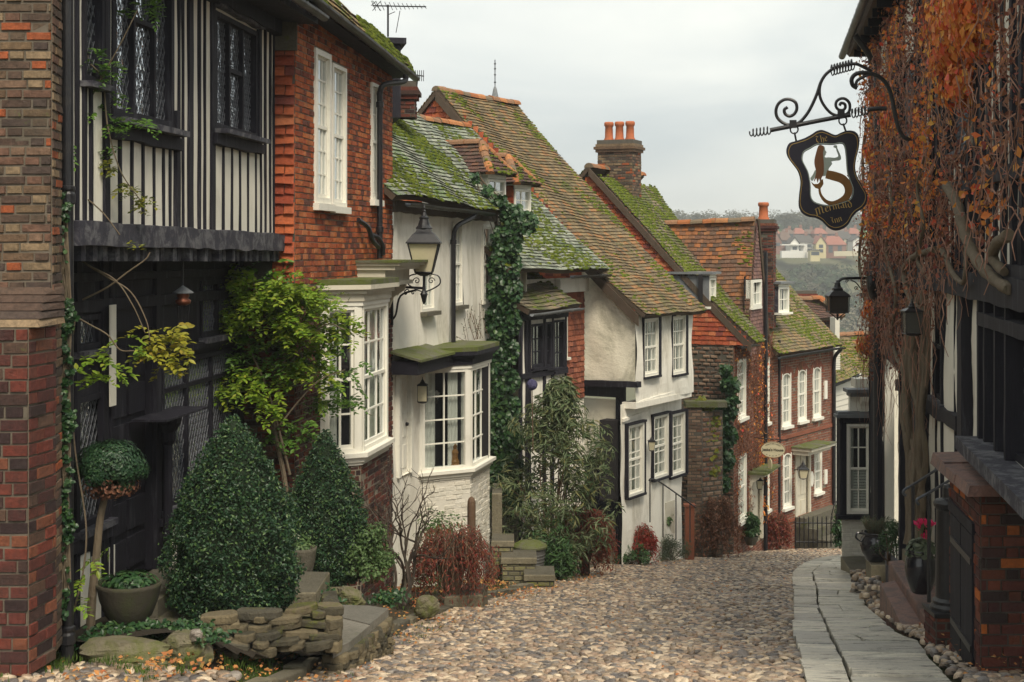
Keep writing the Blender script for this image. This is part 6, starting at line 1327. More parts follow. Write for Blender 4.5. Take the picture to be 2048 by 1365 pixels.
# ---- entrance steps of red stone and their handrails
def block(mb, cpts, z0, z1, mi=0, b=.02):
    """worn block from 4 ground corners"""
    c = np.array([(p[0], p[1]) for p in cpts]); ce = c.mean(0); top = ce+(c-ce)*(1-b*2); n = len(c)
    V = [V3(*p, z0) for p in c]+[V3(*p, z1-.02) for p in c]+[V3(*p, z1+random.uniform(-.006, .006)) for p in top]
    mb.add(V, [tuple(range(2*n, 3*n))] if n != 4 else [(8, 9, 10, 11)], mi); mb.add(V, [(i, (i+1) % n, n+(i+1) % n, n+i) for i in range(n)]+[(n+i, n+(i+1) % n, 2*n+(i+1) % n, 2*n+i) for i in range(n)], mi)
stp = thing('inn_steps', 'two red stone steps rising from the pavement to the inn door', 'steps', (4.6, 16, float(gb(4.6, 16))))
zS = at(0, 1240, 16)[2]
m = MB(); block(m, [(exy(ER, 15.3)+.02, 15.2), (4.62, 15.1), (5.1, 18.3), (exy(ER, 17.8)+.06, 18.0)], float(gz(0, 18))-.2, at(0, 1225, 16.5)[2]); m.build('lower_step', M['redstone'], stp)
m = MB(); block(m, [(4.56, 15.6), (5.0, 15.5), (5.4, 18.9), (4.95, 18.7)], float(gz(0, 18))-.2, at(0, 1183, 17)[2]); m.build('upper_step', M['redstone'], stp)
def rail(name, label, pts, posts, r=.016):
    h = thing(name, label, 'handrail', posts[0][0], 'handrails at the inn steps'); m = MB(); m.tube(smooth_path(pts, 5), r, 8); m.build('rail', M['rail_iron'], h)
    for a, b in posts: m = MB(); m.tube([a, b], .022, 8); m.build('post', M['iron'], h)
M['rail_iron'] = plain_mat('worn_handrail', (.10,.11,.13), .4, .2, 10, .2, 40, metal=.5)
Yh = 16.6
rail('handrail', 'longer upper handrail on the far side of the inn steps', [at(1812, 992, Yh), at(1806, 986, Yh), at(1810, 979, Yh), at(1826, 970, Yh), at(1890, 929, Yh-.4), at(1957, 887, Yh-.9)], [(at(1826, 1180, Yh), at(1826, 972, Yh))])
rail('handrail', 'shorter lower handrail next to the black iron pillar', [at(1838, 1010, 15.6), at(1833, 1004, 15.6), at(1836, 998, 15.6), at(1858, 986, 15.6), at(1918, 950, 15.2)], [(at(1858, 1205, 15.6), at(1858, 988, 15.6))])
# step stones and planter pieces beyond
def potbody(mb, c, prof, n=20): mb.lathe(c, prof, n)
qp = at(1745, 1122, 23.5); zq = qp[2]; pd = thing('stone_plinth', 'square mossy stone plinth under the two-handled black pot', 'plinth', (qp[0]+.05, 23.5, float(gb(6, 23.5))))
m = MB(); block(m, [(qp[0]-.10, 23.2), (qp[0]+.24, 23.2), (qp[0]+.28, 23.7), (qp[0]-.06, 23.7)], at(0, 1168, 23.2)[2]-.1, zq); m.build('block', M['stone'], pd)
def urn(name, label, c, w, h, plantf, handles=True, mat='iron'):
    t_ = thing(name, label, 'plant pot', c); m = MB(); R = w/2; prof = [(R*.50, 0), (R*.62, h*.06), (R*.86, h*.3), (R*.98, h*.55), (R*.92, h*.78), (R*.72, h*.88), (R*.86, h*.96), (R*.90, h), (R*.78, h), (R*.74, h*.9)]; m.lathe(c, prof, 24); m.build('pot', M[mat], t_, smooth=True)
    if handles:
        for s_ in (-1, 1): m = MB(); m.tube(smooth_path([c+V3(s_*R*.72, 0, h*.92), c+V3(s_*R*1.15, 0, h*.96), c+V3(s_*R*1.25, 0, h*.8), c+V3(s_*R*.94, 0, h*.66)], 4), R*.07, 6); m.build('handle', M[mat], t_)
    m = MB(); m.lathe(c, [(R*.74, h*.9), (.01, h*.93)], 16); m.build('soil', M['soil'], t_)
    plantf(t_, c+V3(0, 0, h*.92), R); return t_
M['glazed'] = plain_mat('black_glazed_pot', (.012,.012,.018), .18, .4, 6, .15, 20, spec=.6)
def lavender(t_, c, R):
    r = np.random.RandomState(2); m = MB(); k = MB()
    for i in range(110):
        a = r.uniform(0, 6.28); l = r.uniform(.15, .30); b0 = c+V3(math.cos(a), math.sin(a), 0)*R*.5*r.uniform(0, 1); d = V3(math.cos(a)*.5, math.sin(a)*.5, 1); tp = b0+d*l/1.1; k.tube([b0, tp], .003, 3, cap=False)
        n = 14; f = r.uniform(.1, 1, n); leaves(m, b0+(tp-b0)*f[:, None]+r.normal(0, .008, (n, 3)), r.normal(0, 1, (n, 3)), .055, i, .2, tip=d)
    m.build('foliage', M['sage'], t_); k.build('stems', M['twig'], t_)
urn('two_handled_pot', 'glossy black two-handled pot of rosemary on a mossy plinth', V3(qp[0]+.04, 23.5, zq), .50, .48, lavender, True, 'glazed')
def cyclamen(t_, c, R):
    r = np.random.RandomState(3); m = MB(); P, D = blob(c+V3(0, 0, .05), (R*1.0, R*.9, .12), 160, r); leaves(m, P, D+V3(0, 0, .8), .085, 1, .9, rich=True); m.build('foliage', M['sage'], t_)
    m = MB(); k = MB()
    M['pink'] = leaf_mat('pink_petals', ((.75,.03,.16),(.85,.06,.22),(.65,.02,.12)), .4, .4, .2)
    for x, y in ((1840, 1050), (1847, 1046), (1852, 1050), (1864, 1052), (1838, 1056), (1848, 1076), (1856, 1070)):
        p = at(x, y, c[1]+r.uniform(-.1, .1)); k.tube([c+V3(r.uniform(-.1, .1), 0, 0), p], .004, 4); leaves(m, np.repeat(p[None], 9, 0)+r.normal(0, .014, (9, 3)), r.normal(0, 1, (9, 3)), .06, int(x), .7, tip=V3(0, 0, 1))
    k.build('flower_stems', M['green_pale'], t_); m.build('flowers', M['pink'], t_)
pc2 = at(1842, 1186, 16.4); urn('cyclamen_pot', 'wide dark pot of pink cyclamen and silver leaves behind the handrails', V3(pc2[0], 16.4, pc2[2]), .38, .50, cyclamen, False, 'glazed')
r = np.random.RandomState(3)
bsh = clump_shrub('small_box_shrub', 'small bright green bush behind the two-handled pot', 'shrub', V3(at(1786, 0, 21.3)[0], 21.3, at(0, 1130, 21.3)[2]), .62, .24, .24, 26, 90, .04, M['green'], 4, cl=(.08, .15), zlo=.3)
# low edging plank and blocks of the flower bed
eb = thing('bed_edging', 'weathered plank and brick edging of the flower bed before the inn wall', 'edging', (5.6, 21, float(gb(5.6, 21))))
m = MB(); m.hexa([at(1772, 1182, 22.2), at(1800, 1190, 20.2), at(1806, 1188, 20.2), at(1778, 1180, 22.2), at(1770, 1104, 22.2), at(1795, 1125, 20.2), at(1801, 1124, 20.2), at(1776, 1103, 22.2)]); m.build('plank', M['timber_grey'], eb)
m = MB(); c = at(1818, 1195, 18.6); block(m, [(c[0]-.07, 18.4), (c[0]+.16, 18.4), (c[0]+.2, 18.75), (c[0]-.05, 18.75)], c[2]-.1, at(0, 1105, 18.5)[2]); m.build('mossy_post', M['stone'], eb)
rb = MB(); rr = np.random.RandomState(6); n = 90; X_ = rr.uniform(0, 1, n); Yq = 19+X_*3.6; Xq = 2.1+.178*Yq-rr.uniform(.35, .75, n); s_ = rr.uniform(.035, .07, n); Mx = np.zeros((n, 3, 3)); Mx[:, 0, 0] = s_; Mx[:, 1, 1] = s_; Mx[:, 2, 2] = s_*.8; addinst2(rb, Mx, np.stack([Xq, Yq, gb(Xq, Yq)+rr.uniform(0, .25, n)], 1)); rb.build('bed_stones', M['cobble'], eb, smooth=True)['kind'] = 'stuff'
dst = thing('bay_doorstep', 'worn stone doorstep at the foot of the white corner bay', 'step', (6.6, 27.2, float(gb(6.6, 27.2)))); c = at(1716, 1135, 27.2); m = MB(); block(m, [(c[0]-.22, 26.9), (c[0]+.3, 26.9), (c[0]+.4, 28.2), (c[0]-.1, 28.2)], c[2]-.3, c[2]); m.build('tread', M['stone'], dst)
m = MB(); block(m, [(c[0]-.32, 26.5), (c[0]+.3, 26.5), (c[0]+.3, 26.9), (c[0]-.28, 26.9)], c[2]-.4, c[2]-.12); m.build('riser', M['stone'], dst)
# ================================================================= SIGNS, LANTERNS, AERIALS
def Z(z, ox, oy, k): return [(ox+x/k, oy+y/k) for x, y in z]
# the hanging sign: everything lies in one upright plane at right angles to the inn wall
un = V3(.986, -.168, 0); pS_ = PL2(V3(4.3, 18.5, 0), un, V3(0, 0, 1), V3(-.168, -.986, 0))
def zs(pts): return [pS_.uv(x, y) for x, y in Z(pts, 1480, 80, 3.413)]
def zp3(pts, d=0.): return [pS_.px(x, y, d) for x, y in Z(pts, 1480, 80, 3.413)]
def closed(pts, k=4):
    P = [np.array(p, float) for p in pts]; n = len(P); out = []
    for i in range(n):
        a, b, c, d = P[i-1], P[i], P[(i+1) % n], P[(i+2) % n]
        for t in np.linspace(0, 1, k, endpoint=False): out.append(tuple(.5*((2*b)+(-a+c)*t+(2*a-5*b+4*c-d)*t*t+(-a+3*b-3*c+d)*t**3)))
    return out
brk = thing('wrought_iron_bracket', 'long black wrought iron scroll bracket reaching out from the creeper wall', 'sign bracket', fN.px(1830, 290, 0))
def bar(pts, r, name='scroll', k=7, par=None, n=8): m = MB(); m.tube(smooth_path(zp3(pts), k), r, n); return m.build(name, M['iron'], par or brk)
bar([(205, 618), (400, 580), (560, 548), (755, 512)], .030, 'crossbar', 2)
def spring(a, b, turns, amp, name):
    A, B = [np.array(x, float) for x in zs([a, b])]; n = turns*10; P = []
    for i in range(n+1): f = i/n; t = f*turns*2*math.pi; e = min(1, f*4+.25) if a[0] < 100 else 1; c = A+(B-A)*f; P.append(pS_.p(c[0]+.012*math.cos(t), c[1]+amp*e*math.sin(t), amp*e*.9*math.cos(t)))
    m = MB(); m.tube(P, .009, 6); m.build(name, M['iron'], brk)
spring((60, 640), (205, 618), 6, .052, 'twisted_end'); spring((760, 505), (870, 478), 5, .060, 'twisted_end'); spring((620, 210), (775, 168), 8, .072, 'twisted_collar')
bar([(870, 478), (930, 470), (1000, 470)], .03, 'crossbar_end', 3)
bar([(325, 460), (303, 478), (310, 508), (340, 522), (372, 505), (388, 470), (380, 430), (345, 408), (300, 410), (262, 438), (246, 480), (252, 525), (280, 558), (320, 578), (365, 580), (410, 560), (455, 510), (490, 450), (525, 370), (548, 300), (575, 250), (610, 215), (655, 188), (720, 172), (790, 165), (850, 190), (900, 215)], .021)
bar([(680, 450), (690, 432), (715, 440), (718, 465), (700, 480), (670, 475), (654, 450), (660, 420), (688, 402), (720, 405), (745, 430), (750, 465), (740, 495), (710, 515), (670, 518), (620, 500), (575, 450), (548, 395), (543, 340), (550, 300)], .019)
bar([(800, 330), (770, 310), (762, 270), (785, 238), (830, 225), (900, 232), (960, 260), (1005, 310), (1035, 390), (1055, 490), (1078, 590), (1110, 655), (1150, 680), (1200, 705)], .028, 'brace')
bar([(790, 320), (800, 280), (850, 250), (900, 232)], .02, 'brace')
for (x, y) in ((362, 578), (690, 510)): q = zp3([(x, y)])[0]; m = MB(); m.box(PL2(q, un, V3(0, 0, 1), pS_.n), -.045, .045, -.045, .055, -.04, .04); m.build('clasp', M['iron'], brk)
M['sign_black'] = plain_mat('sign_navy_black', (.020,.018,.030), .45, .3, 10, .15, 40, (.10,.09,.08), .35, 5)
M['gold'] = plain_mat('gilt_paint', (.50,.34,.11), .5, .15, 20, metal=.2)
M['mermaid_skin'] = plain_mat('painted_pale_figure', (.36,.42,.37), .6, .12, 12, .1, 30)
M['mermaid_hair'] = plain_mat('painted_brown_hair', (.20,.085,.035), .6, .25, 12, .2, 30, stretch=(3,3,1))
M['mermaid_tail'] = plain_mat('painted_gold_tail', (.24,.115,.03), .5, .35, 9, .3, 60)
sg = thing('hanging_inn_sign', 'black shield-shaped hanging inn sign with a cut-out mermaid and gilt blackletter name', 'inn sign', zp3([(600, 960)])[0])
out = closed(zs([(380, 692), (440, 672), (490, 645), (520, 625), (557, 616), (600, 630), (650, 650), (690, 634), (735, 620), (780, 626), (808, 655), (813, 720), (795, 800), (786, 870), (800, 935), (840, 1010), (868, 1060), (866, 1110), (840, 1150), (795, 1180), (765, 1215), (740, 1260), (700, 1292), (650, 1303), (605, 1285), (560, 1240), (515, 1216), (465, 1208), (420, 1180), (400, 1130), (404, 1050), (412, 970), (395, 900), (360, 850), (325, 800), (316, 752), (335, 708)]))
inr = closed(zs([(428, 800), (440, 768), (480, 745), (520, 722), (560, 716), (630, 718), (690, 710), (712, 732), (722, 800), (730, 900), (748, 960), (768, 1020), (755, 1078), (715, 1100), (650, 1120), (600, 1128), (540, 1118), (500, 1098), (484, 1060), (482, 990), (468, 910), (445, 860), (430, 830)]))
m = MB(); m.ring(pS_, out, inr, -.022, .022); m.build('board', M['sign_black'], sg)
oc = np.array(out); cen = oc.mean(0); inset = cen+(oc-cen)*.945; P = [pS_.p(a, b, .025) for a, b in inset]; P.append(P[0]); m = MB(); m.tube(P, .0045, 4, cap=False); m.build('gilt_line', M['gold'], sg)
ic = np.array(inr); cen = ic.mean(0); P = [pS_.p(a, b, .024) for a, b in cen+(ic-cen)*1.03]; P.append(P[0]); m = MB(); m.tube(P, .006, 4, cap=False); m.build('green_edge', M['mermaid_skin'], sg)
for (x, y, a, b) in ((370, 612, (372, 632), (384, 692)), (702, 552, (704, 572), (722, 625))):
    q = zp3([(x, y)])[0]; m = MB(); th_ = np.linspace(0, 2*math.pi, 17); m.tube([q+un*math.cos(t)*.05+V3(0, 0, 1)*math.sin(t)*.055 for t in th_], .011, 6, cap=False); m.tube(zp3([a, b]), .013, 6); m.build('hanging_ring', M['iron'], sg)
def flat(pts, mat, name, d=.014, sm=3): m = MB(); m.prism(pS_, closed(zs(pts), sm) if sm > 1 else zs(pts), -d, d); return m.build(name, M[mat], sg)
fig = flat([(562, 727), (577, 732), (581, 748), (582, 756), (592, 770), (585, 776), (586, 784), (578, 796), (584, 804), (612, 803), (645, 806), (668, 798), (670, 785), (658, 755), (655, 740), (640, 735), (640, 722), (662, 722), (664, 740), (680, 775), (690, 805), (683, 822), (650, 826), (622, 832), (630, 846), (614, 868), (604, 884), (607, 900), (616, 916), (592, 926), (562, 930), (560, 895), (566, 850), (566, 800)], 'mermaid_skin', 'mermaid_figure', .016, 2)
flat([(535, 724), (556, 720), (570, 728), (572, 745), (566, 775), (570, 820), (572, 870), (570, 915), (556, 945), (548, 975), (540, 945), (530, 978), (522, 945), (510, 965), (506, 960), (520, 905), (510, 860), (508, 820), (520, 770)], 'mermaid_hair', 'mermaid_hair', .022, 2)
flat([(512, 890), (498, 920), (480, 945), (492, 965), (508, 945), (524, 905)], 'mermaid_skin', 'mermaid_arm', .012, 2)
def ribbon(pts, w, mat, name, d=.018):
    P = smooth_path([np.array((a, b, 0)) for a, b in pts], 5)[:, :2]; W_ = np.interp(np.linspace(0, 1, len(P)), np.linspace(0, 1, len(w)), w); T_ = np.gradient(P, axis=0); T_ /= np.linalg.norm(T_, axis=1)[:, None]; Nn = np.stack([-T_[:, 1], T_[:, 0]], 1)
    A = [tuple(p) for p in P+Nn*W_[:, None]/2]; B = [tuple(p) for p in P-Nn*W_[:, None]/2]; m = MB(); n = len(A)
    Lf, Rf = zs(A), zs(B)
    for i in range(n-1):
        q = [Lf[i], Lf[i+1], Rf[i+1], Rf[i]]; m.hexa([pS_.p(a, b, -d) for a, b in q]+[pS_.p(a, b, d) for a, b in q])
    return m.build(name, M[mat], sg)
ribbon([(588, 918), (640, 930), (700, 952), (735, 995), (738, 1050), (705, 1092), (640, 1118), (590, 1105), (556, 1068), (543, 1025), (550, 985), (562, 955)], [56, 62, 60, 52, 50, 46, 34, 24, 18, 15, 13, 12], 'mermaid_tail', 'mermaid_tail')
flat([(566, 950), (570, 985), (556, 1008), (540, 1020), (515, 1012), (496, 990), (484, 968), (505, 985), (532, 984), (550, 965)], 'mermaid_tail', 'tail_fluke', .013, 1)
GL = {'T': [[(0,.82),(.18,1),(.42,.88),(.66,1)], [(.40,.92),(.18,.62),(.16,.25),(.36,.02),(.62,.18)]], 'h': [[(.08,1.02),(.08,.02)], [(.08,.52),(.3,.66),(.38,.5),(.38,.08),(.26,-.12)]],
 'e': [[(.08,.52),(.08,.12),(.26,0),(.36,.1)], [(.08,.55),(.26,.66),(.36,.48),(.10,.30)]], 'M': [[(-.02,.92),(.10,.98),(.12,.08),(.0,.0)], [(.12,.86),(.30,.98),(.42,.82),(.42,.05)], [(.42,.84),(.60,.98),(.74,.82),(.74,.1),(.86,0)]],
 'r': [[(.08,.64),(.08,.0),(.16,.04)], [(.10,.52),(.30,.64)]], 'm': [[(.06,.64),(.06,.0)], [(.06,.52),(.26,.64),(.32,.54),(.32,0)], [(.32,.52),(.52,.64),(.58,.54),(.58,.06),(.66,0)]],
 'a': [[(.06,.54),(.24,.64),(.34,.52),(.34,.04),(.40,0)], [(.34,.36),(.08,.24),(.08,.06),(.30,.06)]], 'i': [[(.08,.64),(.08,.06),(.16,0)], [(.06,.84),(.12,.90)]],
 'd': [[(.04,.92),(.26,.74),(.38,.50),(.34,.08),(.2,0),(.06,.1),(.06,.48),(.26,.60)]], 'I': [[(.42,1),(.2,.92),(.08,.98)], [(.30,.92),(.18,.5),(.28,.12),(.06,.02)]], 'n': [[(.06,.64),(.06,.0)], [(.06,.52),(.28,.64),(.36,.54),(.36,.06),(.44,0)]]}
ADV = {'T': .72, 'h': .52, 'e': .46, 'M': 1.0, 'r': .40, 'm': .76, 'a': .50, 'i': .28, 'd': .50, 'I': .50, 'n': .54}
def letters(word, p0, p1, hpx, bow, name):
    """blackletter pen strokes along a baseline between two zoom points"""
    m = MB(); tot = sum(ADV[c] for c in word); sx = 1; p0, p1 = np.array(p0, float), np.array(p1, float); Lb = np.linalg.norm(p1-p0); sx = Lb/tot; x = 0
    for c in word:
        for st in GL[c]:
            for (a, b), (c2, d2) in zip(st[:-1], st[1:]):
                def W_(u, v):
                    f = (x+u)/tot; base = p0+(p1-p0)*f; t = (p1-p0)/Lb; up = np.array((t[1], -t[0])); base = base-up*bow*4*(f-.5)**2*-1*-1
                    return base+up*v*hpx
                A, B = W_(a, b), W_(c2, d2); nb = np.array((.042*sx, -.035*hpx)); q = zs([tuple(A-nb), tuple(B-nb), tuple(B+nb), tuple(A+nb)])
                m.hexa([pS_.p(u, v, .0222) for u, v in q]+[pS_.p(u, v, .030) for u, v in q])
        x += ADV[c]
    return m.build(name, M['gold'], sg)
letters('The', (518, 708), (602, 692), 46, -4, 'lettering_the'); letters('Mermaid', (518, 1190), (768, 1128), 54, 18, 'lettering_mermaid'); letters('Inn', (626, 1258), (702, 1236), 44, -3, 'lettering_inn')
# ---- lanterns
M['dim_glass'] = plain_mat('dim_lantern_glass', (.05,.05,.045), .2, .2, 5, spec=.6)
M['lamp_glass'] = plain_mat('old_lamp_glass', (.58,.53,.36), .25, .2, 5, .1, 20, spec=.5)
def lantern(name, label, c, w, h, group=None, taper=.62, mat='iron', glassm='lamp_glass', roofh=.55, n=4, rot=math.pi/4, finial=True, cat='lantern', glassh=None):
    """c = centre of the glass body's foot; w top width of body, h body height"""
    t_ = thing(name, label, cat, c, group); R = w/2*(1.414 if n == 4 else 1)
    m = MB(); m.lathe(c, [(R*taper*.93, .01), (R*.93, h-.01)], n, a0=rot); m.build('glass_panes', M[glassm], t_)
    m = MB()
    for i in range(n):
        a = rot+i*2*math.pi/n; b = rot+(i+1)*2*math.pi/n; p = lambda A, r_, z: c+V3(math.cos(A)*r_, math.sin(A)*r_, z); m.tube([p(a, R*taper, 0), p(a, R, h)], w*.028, 5); m.tube([p(a, R*taper, 0), p(b, R*taper, 0)], w*.028, 5); m.tube([p(a, R, h), p(b, R, h)], w*.035, 5)
    m.lathe(c+V3(0, 0, -.05*h), [(R*.2, -.08*h), (R*taper*.9, 0), (R*taper, .05*h)], n, a0=rot); m.build('frame', M[mat], t_)
    m = MB(); H = w*roofh; m.lathe(c+V3(0, 0, h), [(R*1.12, -.02*h), (R*1.12, .01), (R*.72, H*.45), (R*.5, H*.6), (R*.46, H*.75)], n, a0=rot)
    m.lathe(c+V3(0, 0, h+H*.75), [(w*.27, 0), (w*.28, .01), (w*.20, H*.18), (w*.14, H*.5), (w*.16, H*.53), (w*.16, H*.6), (w*.09, H*.68), (w*.05, H*.9)], 14); m.build('roof', M[mat], t_)
    if finial: m = MB(); m.lathe(c+V3(0, 0, h+H*1.6), [(w*.04, 0), (w*.07, w*.05), (w*.03, w*.1), (w*.045, w*.16), (w*.01, w*.26)], 8); m.build('finial', M[mat], t_)
    return t_
def scroll(p, ux, r0, turns, rt, sgn=1, up=V3(0, 0, 1)):
    P = []
    for i in range(int(turns*14)+1): t = i/14*2*math.pi; r_ = r0*(1-i/(turns*14+3)); P.append(p+ux*math.cos(t)*r_*sgn+up*math.sin(t)*r_)
    m = MB(); m.tube(P, rt, 5); return m
c1 = at(848, 545, 21.4); L1 = lantern('street_lantern', 'large old gas street lantern on a scrolled bracket at the brick house corner', c1, .46, .44, taper=.55, roofh=.62)
# yoke and bracket
m = MB()
for s_ in (-1, 1): m.tube(smooth_path([c1+V3(s_*.10, 0, -.02), c1+V3(s_*.22, 0, -.06), c1+V3(s_*.24, 0, -.17), c1+V3(s_*.13, 0, -.25), c1+V3(0, 0, -.30)], 5), .012, 6); k = scroll(c1+V3(s_*.11, 0, -.13), V3(1, 0, 0), .055, 1.3, .008, s_); m.V += k.V; m.T += k.T; m.M += k.M; m.L += [l_+m.n for l_ in k.L]; m.n += k.n
m.lathe(c1+V3(0, 0, -.48), [(.012, 0), (.03, .05), (.05, .13), (.06, .15), (.03, .2), (.02, .3), (.02, .45)], 10); m.build('yoke', M['iron'], L1)
wq = fC.p(fC.len-.12, c1[2]-.22, 0); wq2 = fC.p(fC.len-.12, c1[2]-.75, 0); m = MB(); m.tube([wq, c1+V3(0, 0, -.24)], .022, 6); m.tube(smooth_path([wq2, wq2+V3(.08, -.02, .10), (wq+c1+V3(0, 0, -.3))/2+V3(-.1, 0, -.1), c1+V3(-.1, 0, -.26)], 5), .016, 6); m.tube([wq+V3(.02, 0, .04), wq2+V3(.02, 0, -.06)], .025, 6)
dx_ = (c1-wq); dx_ /= np.linalg.norm(dx_)
for f, r_ in ((.22, .075), (.47, .055), (.68, .04)): k = scroll(wq+(c1+V3(0, 0, -.24)-wq)*f+V3(0, 0, -.09+.02*f), dx_, r_, 1.1, .009); m.V += k.V; m.T += k.T; m.M += k.M; m.L += [l_+m.n for l_ in k.L]; m.n += k.n
m.build('bracket', M['iron'], L1)
# square lantern on the far corner of the inn
c2 = at(1675, 624, 27.3); L2 = lantern('square_street_lantern', 'square black lantern hanging from a curved arm at the far corner of the inn', c2, .37, .30, taper=.95, roofh=.50, finial=False, glassm='dim_glass')
m = MB(); arm = smooth_path([at(1675, 592, 27.3), at(1673, 575, 27.3), at(1680, 561, 27.3), at(1694, 557, 27.3), at(1738, 557, 27.5)], 5); m.tube(arm, .028, 8); m.tube(smooth_path([at(1701, 560, 27.3), at(1712, 566, 27.3), at(1722, 578, 27.3), at(1735, 590, 27.5)], 4), .012, 5); m.build('arm', M['iron'], L2)
for (x, y, r_) in ((1694, 563, .035), (1712, 577, .04), (1721, 590, .035), (1725, 567, .045)): m = scroll(at(x, y, 27.35), V3(1, 0, 0), r_, 1.4, .008); m.build('scroll', M['iron'], L2)
m = MB(); m.tube([c2+V3(0, 0, -.16), c2+V3(0, 0, .02)], .02, 6)
for s_ in (-1, 1): m.tube([c2+V3(s_*.17, 0, .0), c2+V3(0, 0, -.14)], .012, 5)
m.build('foot', M['iron'], L2)
lantern('door_lantern', 'slim wall lantern beside the white cottage door', fD.px(826, 803, .16), .15, .26, taper=1., roofh=.4, glassm='lamp_glass')
lantern('entry_lantern', 'small black lantern between the lower windows of the jettied house', fFl.px(1290, 900, .16), .15, .20, taper=.7, roofh=.4)
q = fI.px(1596, 957, .5); L5 = lantern('porch_lantern', 'tapered lantern on an arm in front of the cream Georgian door', at(1606, 957, 40.1), .28, .26, taper=.6, roofh=.45); m = MB(); m.tube([at(1588, 940, 40.9), at(1602, 940, 40.1)], .015, 5); m.build('arm', M['iron'], L5)
lantern('guest_house_lantern', 'little dark lantern under the mossy canopy of the guest house', at(1519, 978, 37.6), .16, .22, taper=.7, roofh=.4)
lantern('caged_lantern', 'dark framed lantern against the inn below the creeper', fN.px(1885, 668, .35), .20, .26, taper=.95, roofh=.35, mat='iron', glassm='dim_glass')
# ---- oval guest house sign
q = at(1546, 900, 36.6); ov = thing('oval_house_sign', 'cream oval hanging sign lettered for the guest house, with dark dots round its rim', 'sign', q)
po = PL2(q, V3(.97, -.24, 0), V3(0, 0, 1), V3(-.24, -.97, 0)); E_ = lambda a, b, n=36: [(a*math.cos(t), b*math.sin(t)) for t in np.linspace(0, 2*math.pi, n, endpoint=False)]
M['sign_cream'] = plain_mat('cream_sign', (.62,.56,.38), .5, .06, 8); M['ink'] = plain_mat('sign_ink', (.035,.03,.025), .6)
m = MB(); m.prism(po, E_(.315, .212), -.015, .015); m.build('plate', M['sign_cream'], ov); P = [po.p(a, b, .016) for a, b in E_(.308, .205)]; P.append(P[0]); m = MB(); m.tube(P, .007, 5, cap=False); m.build('rim', M['mermaid_hair'], ov)
cu = bpy.data.curves.new('t', 'FONT'); cu.body = "Jeake's House"; cu.size = .104; cu.align_x = 'CENTER'; cu.align_y = 'CENTER'; cu.extrude = .004; cu.offset = .0012; to = bpy.data.objects.new('t', cu); COL.objects.link(to)
me = bpy.data.meshes.new_from_object(to.evaluated_get(bpy.context.evaluated_depsgraph_get())); V = np.array([v.co[:] for v in me.vertices]); m = MB()
V2 = po.o+V[:, 0:1]*.92*po.u+(V[:, 1:2]-.0)*po.v+(V[:, 2:3]+.019)*po.n
base = m.n; m.V.append(V2); m.n += len(V2)
for p in me.polygons: m.L.append(np.array(p.vertices)+base); m.T.append(np.array([len(p.vertices)])); m.M.append(np.array([0]))
m.build('lettering', M['ink'], ov); bpy.data.objects.remove(to); bpy.data.curves.remove(cu); bpy.data.meshes.remove(me)
m = MB()
for t in (-2.25, -1.9, -1.57, -1.24, -.9): m.prism(PL2(po.p(.25*math.cos(t), .155*math.sin(t), 0), po.u, po.v, po.n), E_(.011, .012, 8), .012, .020)
for t in np.linspace(.75, 2.39, 12): m.prism(PL2(po.p(.245*math.cos(t), .158*math.sin(t), 0), po.u, po.v, po.n), E_(.010, .014 if int(t*10) % 2 else .02, 6), .012, .020)
m.build('dots', M['ink'], ov); m = MB(); m.tube([at(1508, 876, 37.0), at(1576, 881, 36.5)], .012, 6)
for s_ in (-.12, .12): m.tube([po.p(s_, .19, 0), po.p(s_, .27, 0)], .006, 5)
m.build('hanger', M['iron'], ov)
q = at(1540, 929, 37.5); o2 = thing('small_oval_plaque', 'small narrow cream plaque behind the oval guest house sign', 'plaque', q); m = MB(); m.prism(PL2(q, V3(.6, -.8, 0), V3(0, 0, 1), V3(-.8, -.6, 0)), E_(.07, .15), -.01, .01); m.build('plate', M['sign_cream'], o2)
# ---- aerials
def aerial(name, label, mast, boomp, els, r=.012):
    t_ = thing(name, label, 'aerial', mast[0]); m = MB(); m.tube(mast, r*1.5, 6); m.build('mast', M['iron'], t_); m = MB(); m.tube(boomp, r, 5)
    for a, b in els: m.tube([a, b], r*.5, 4)
    m.build('antenna', M['iron'], t_)
Ya = 24.2
els = []
b0, b1 = at(745, 12, Ya), at(852, 14, Ya+.4)
for f in np.linspace(.02, .98, 13): c = b0+(b1-b0)*f; l = .16-.10*f; els.append((c+V3(-.02, -l, l*.35), c+V3(.02, l, -l*.35)))
els += [(at(745, 2, Ya), at(762, 22, Ya)), (at(762, 2, Ya), at(745, 22, Ya)), (at(742, 12, Ya), at(752, 3, Ya)), (at(800, 22, Ya), at(792, 66, Ya)), (at(776, 30, Ya), at(790, 24, Ya))]
aerial('tv_aerial', 'large TV aerial on a mast above the black dormer', [at(776, 74, Ya), at(776, 10, Ya)], [b0, b1], els)
aerial('small_tv_aerial', 'small TV aerial on a bent arm beside the brick house eaves', smooth_path([at(818, 192, 26), at(826, 183, 26), at(833, 172, 26), at(835, 150, 26)], 4), [at(830, 150, 26), at(848, 153, 26)], [(at(831+i*4, 141, 26), at(831+i*4, 163, 26)) for i in range(5)])
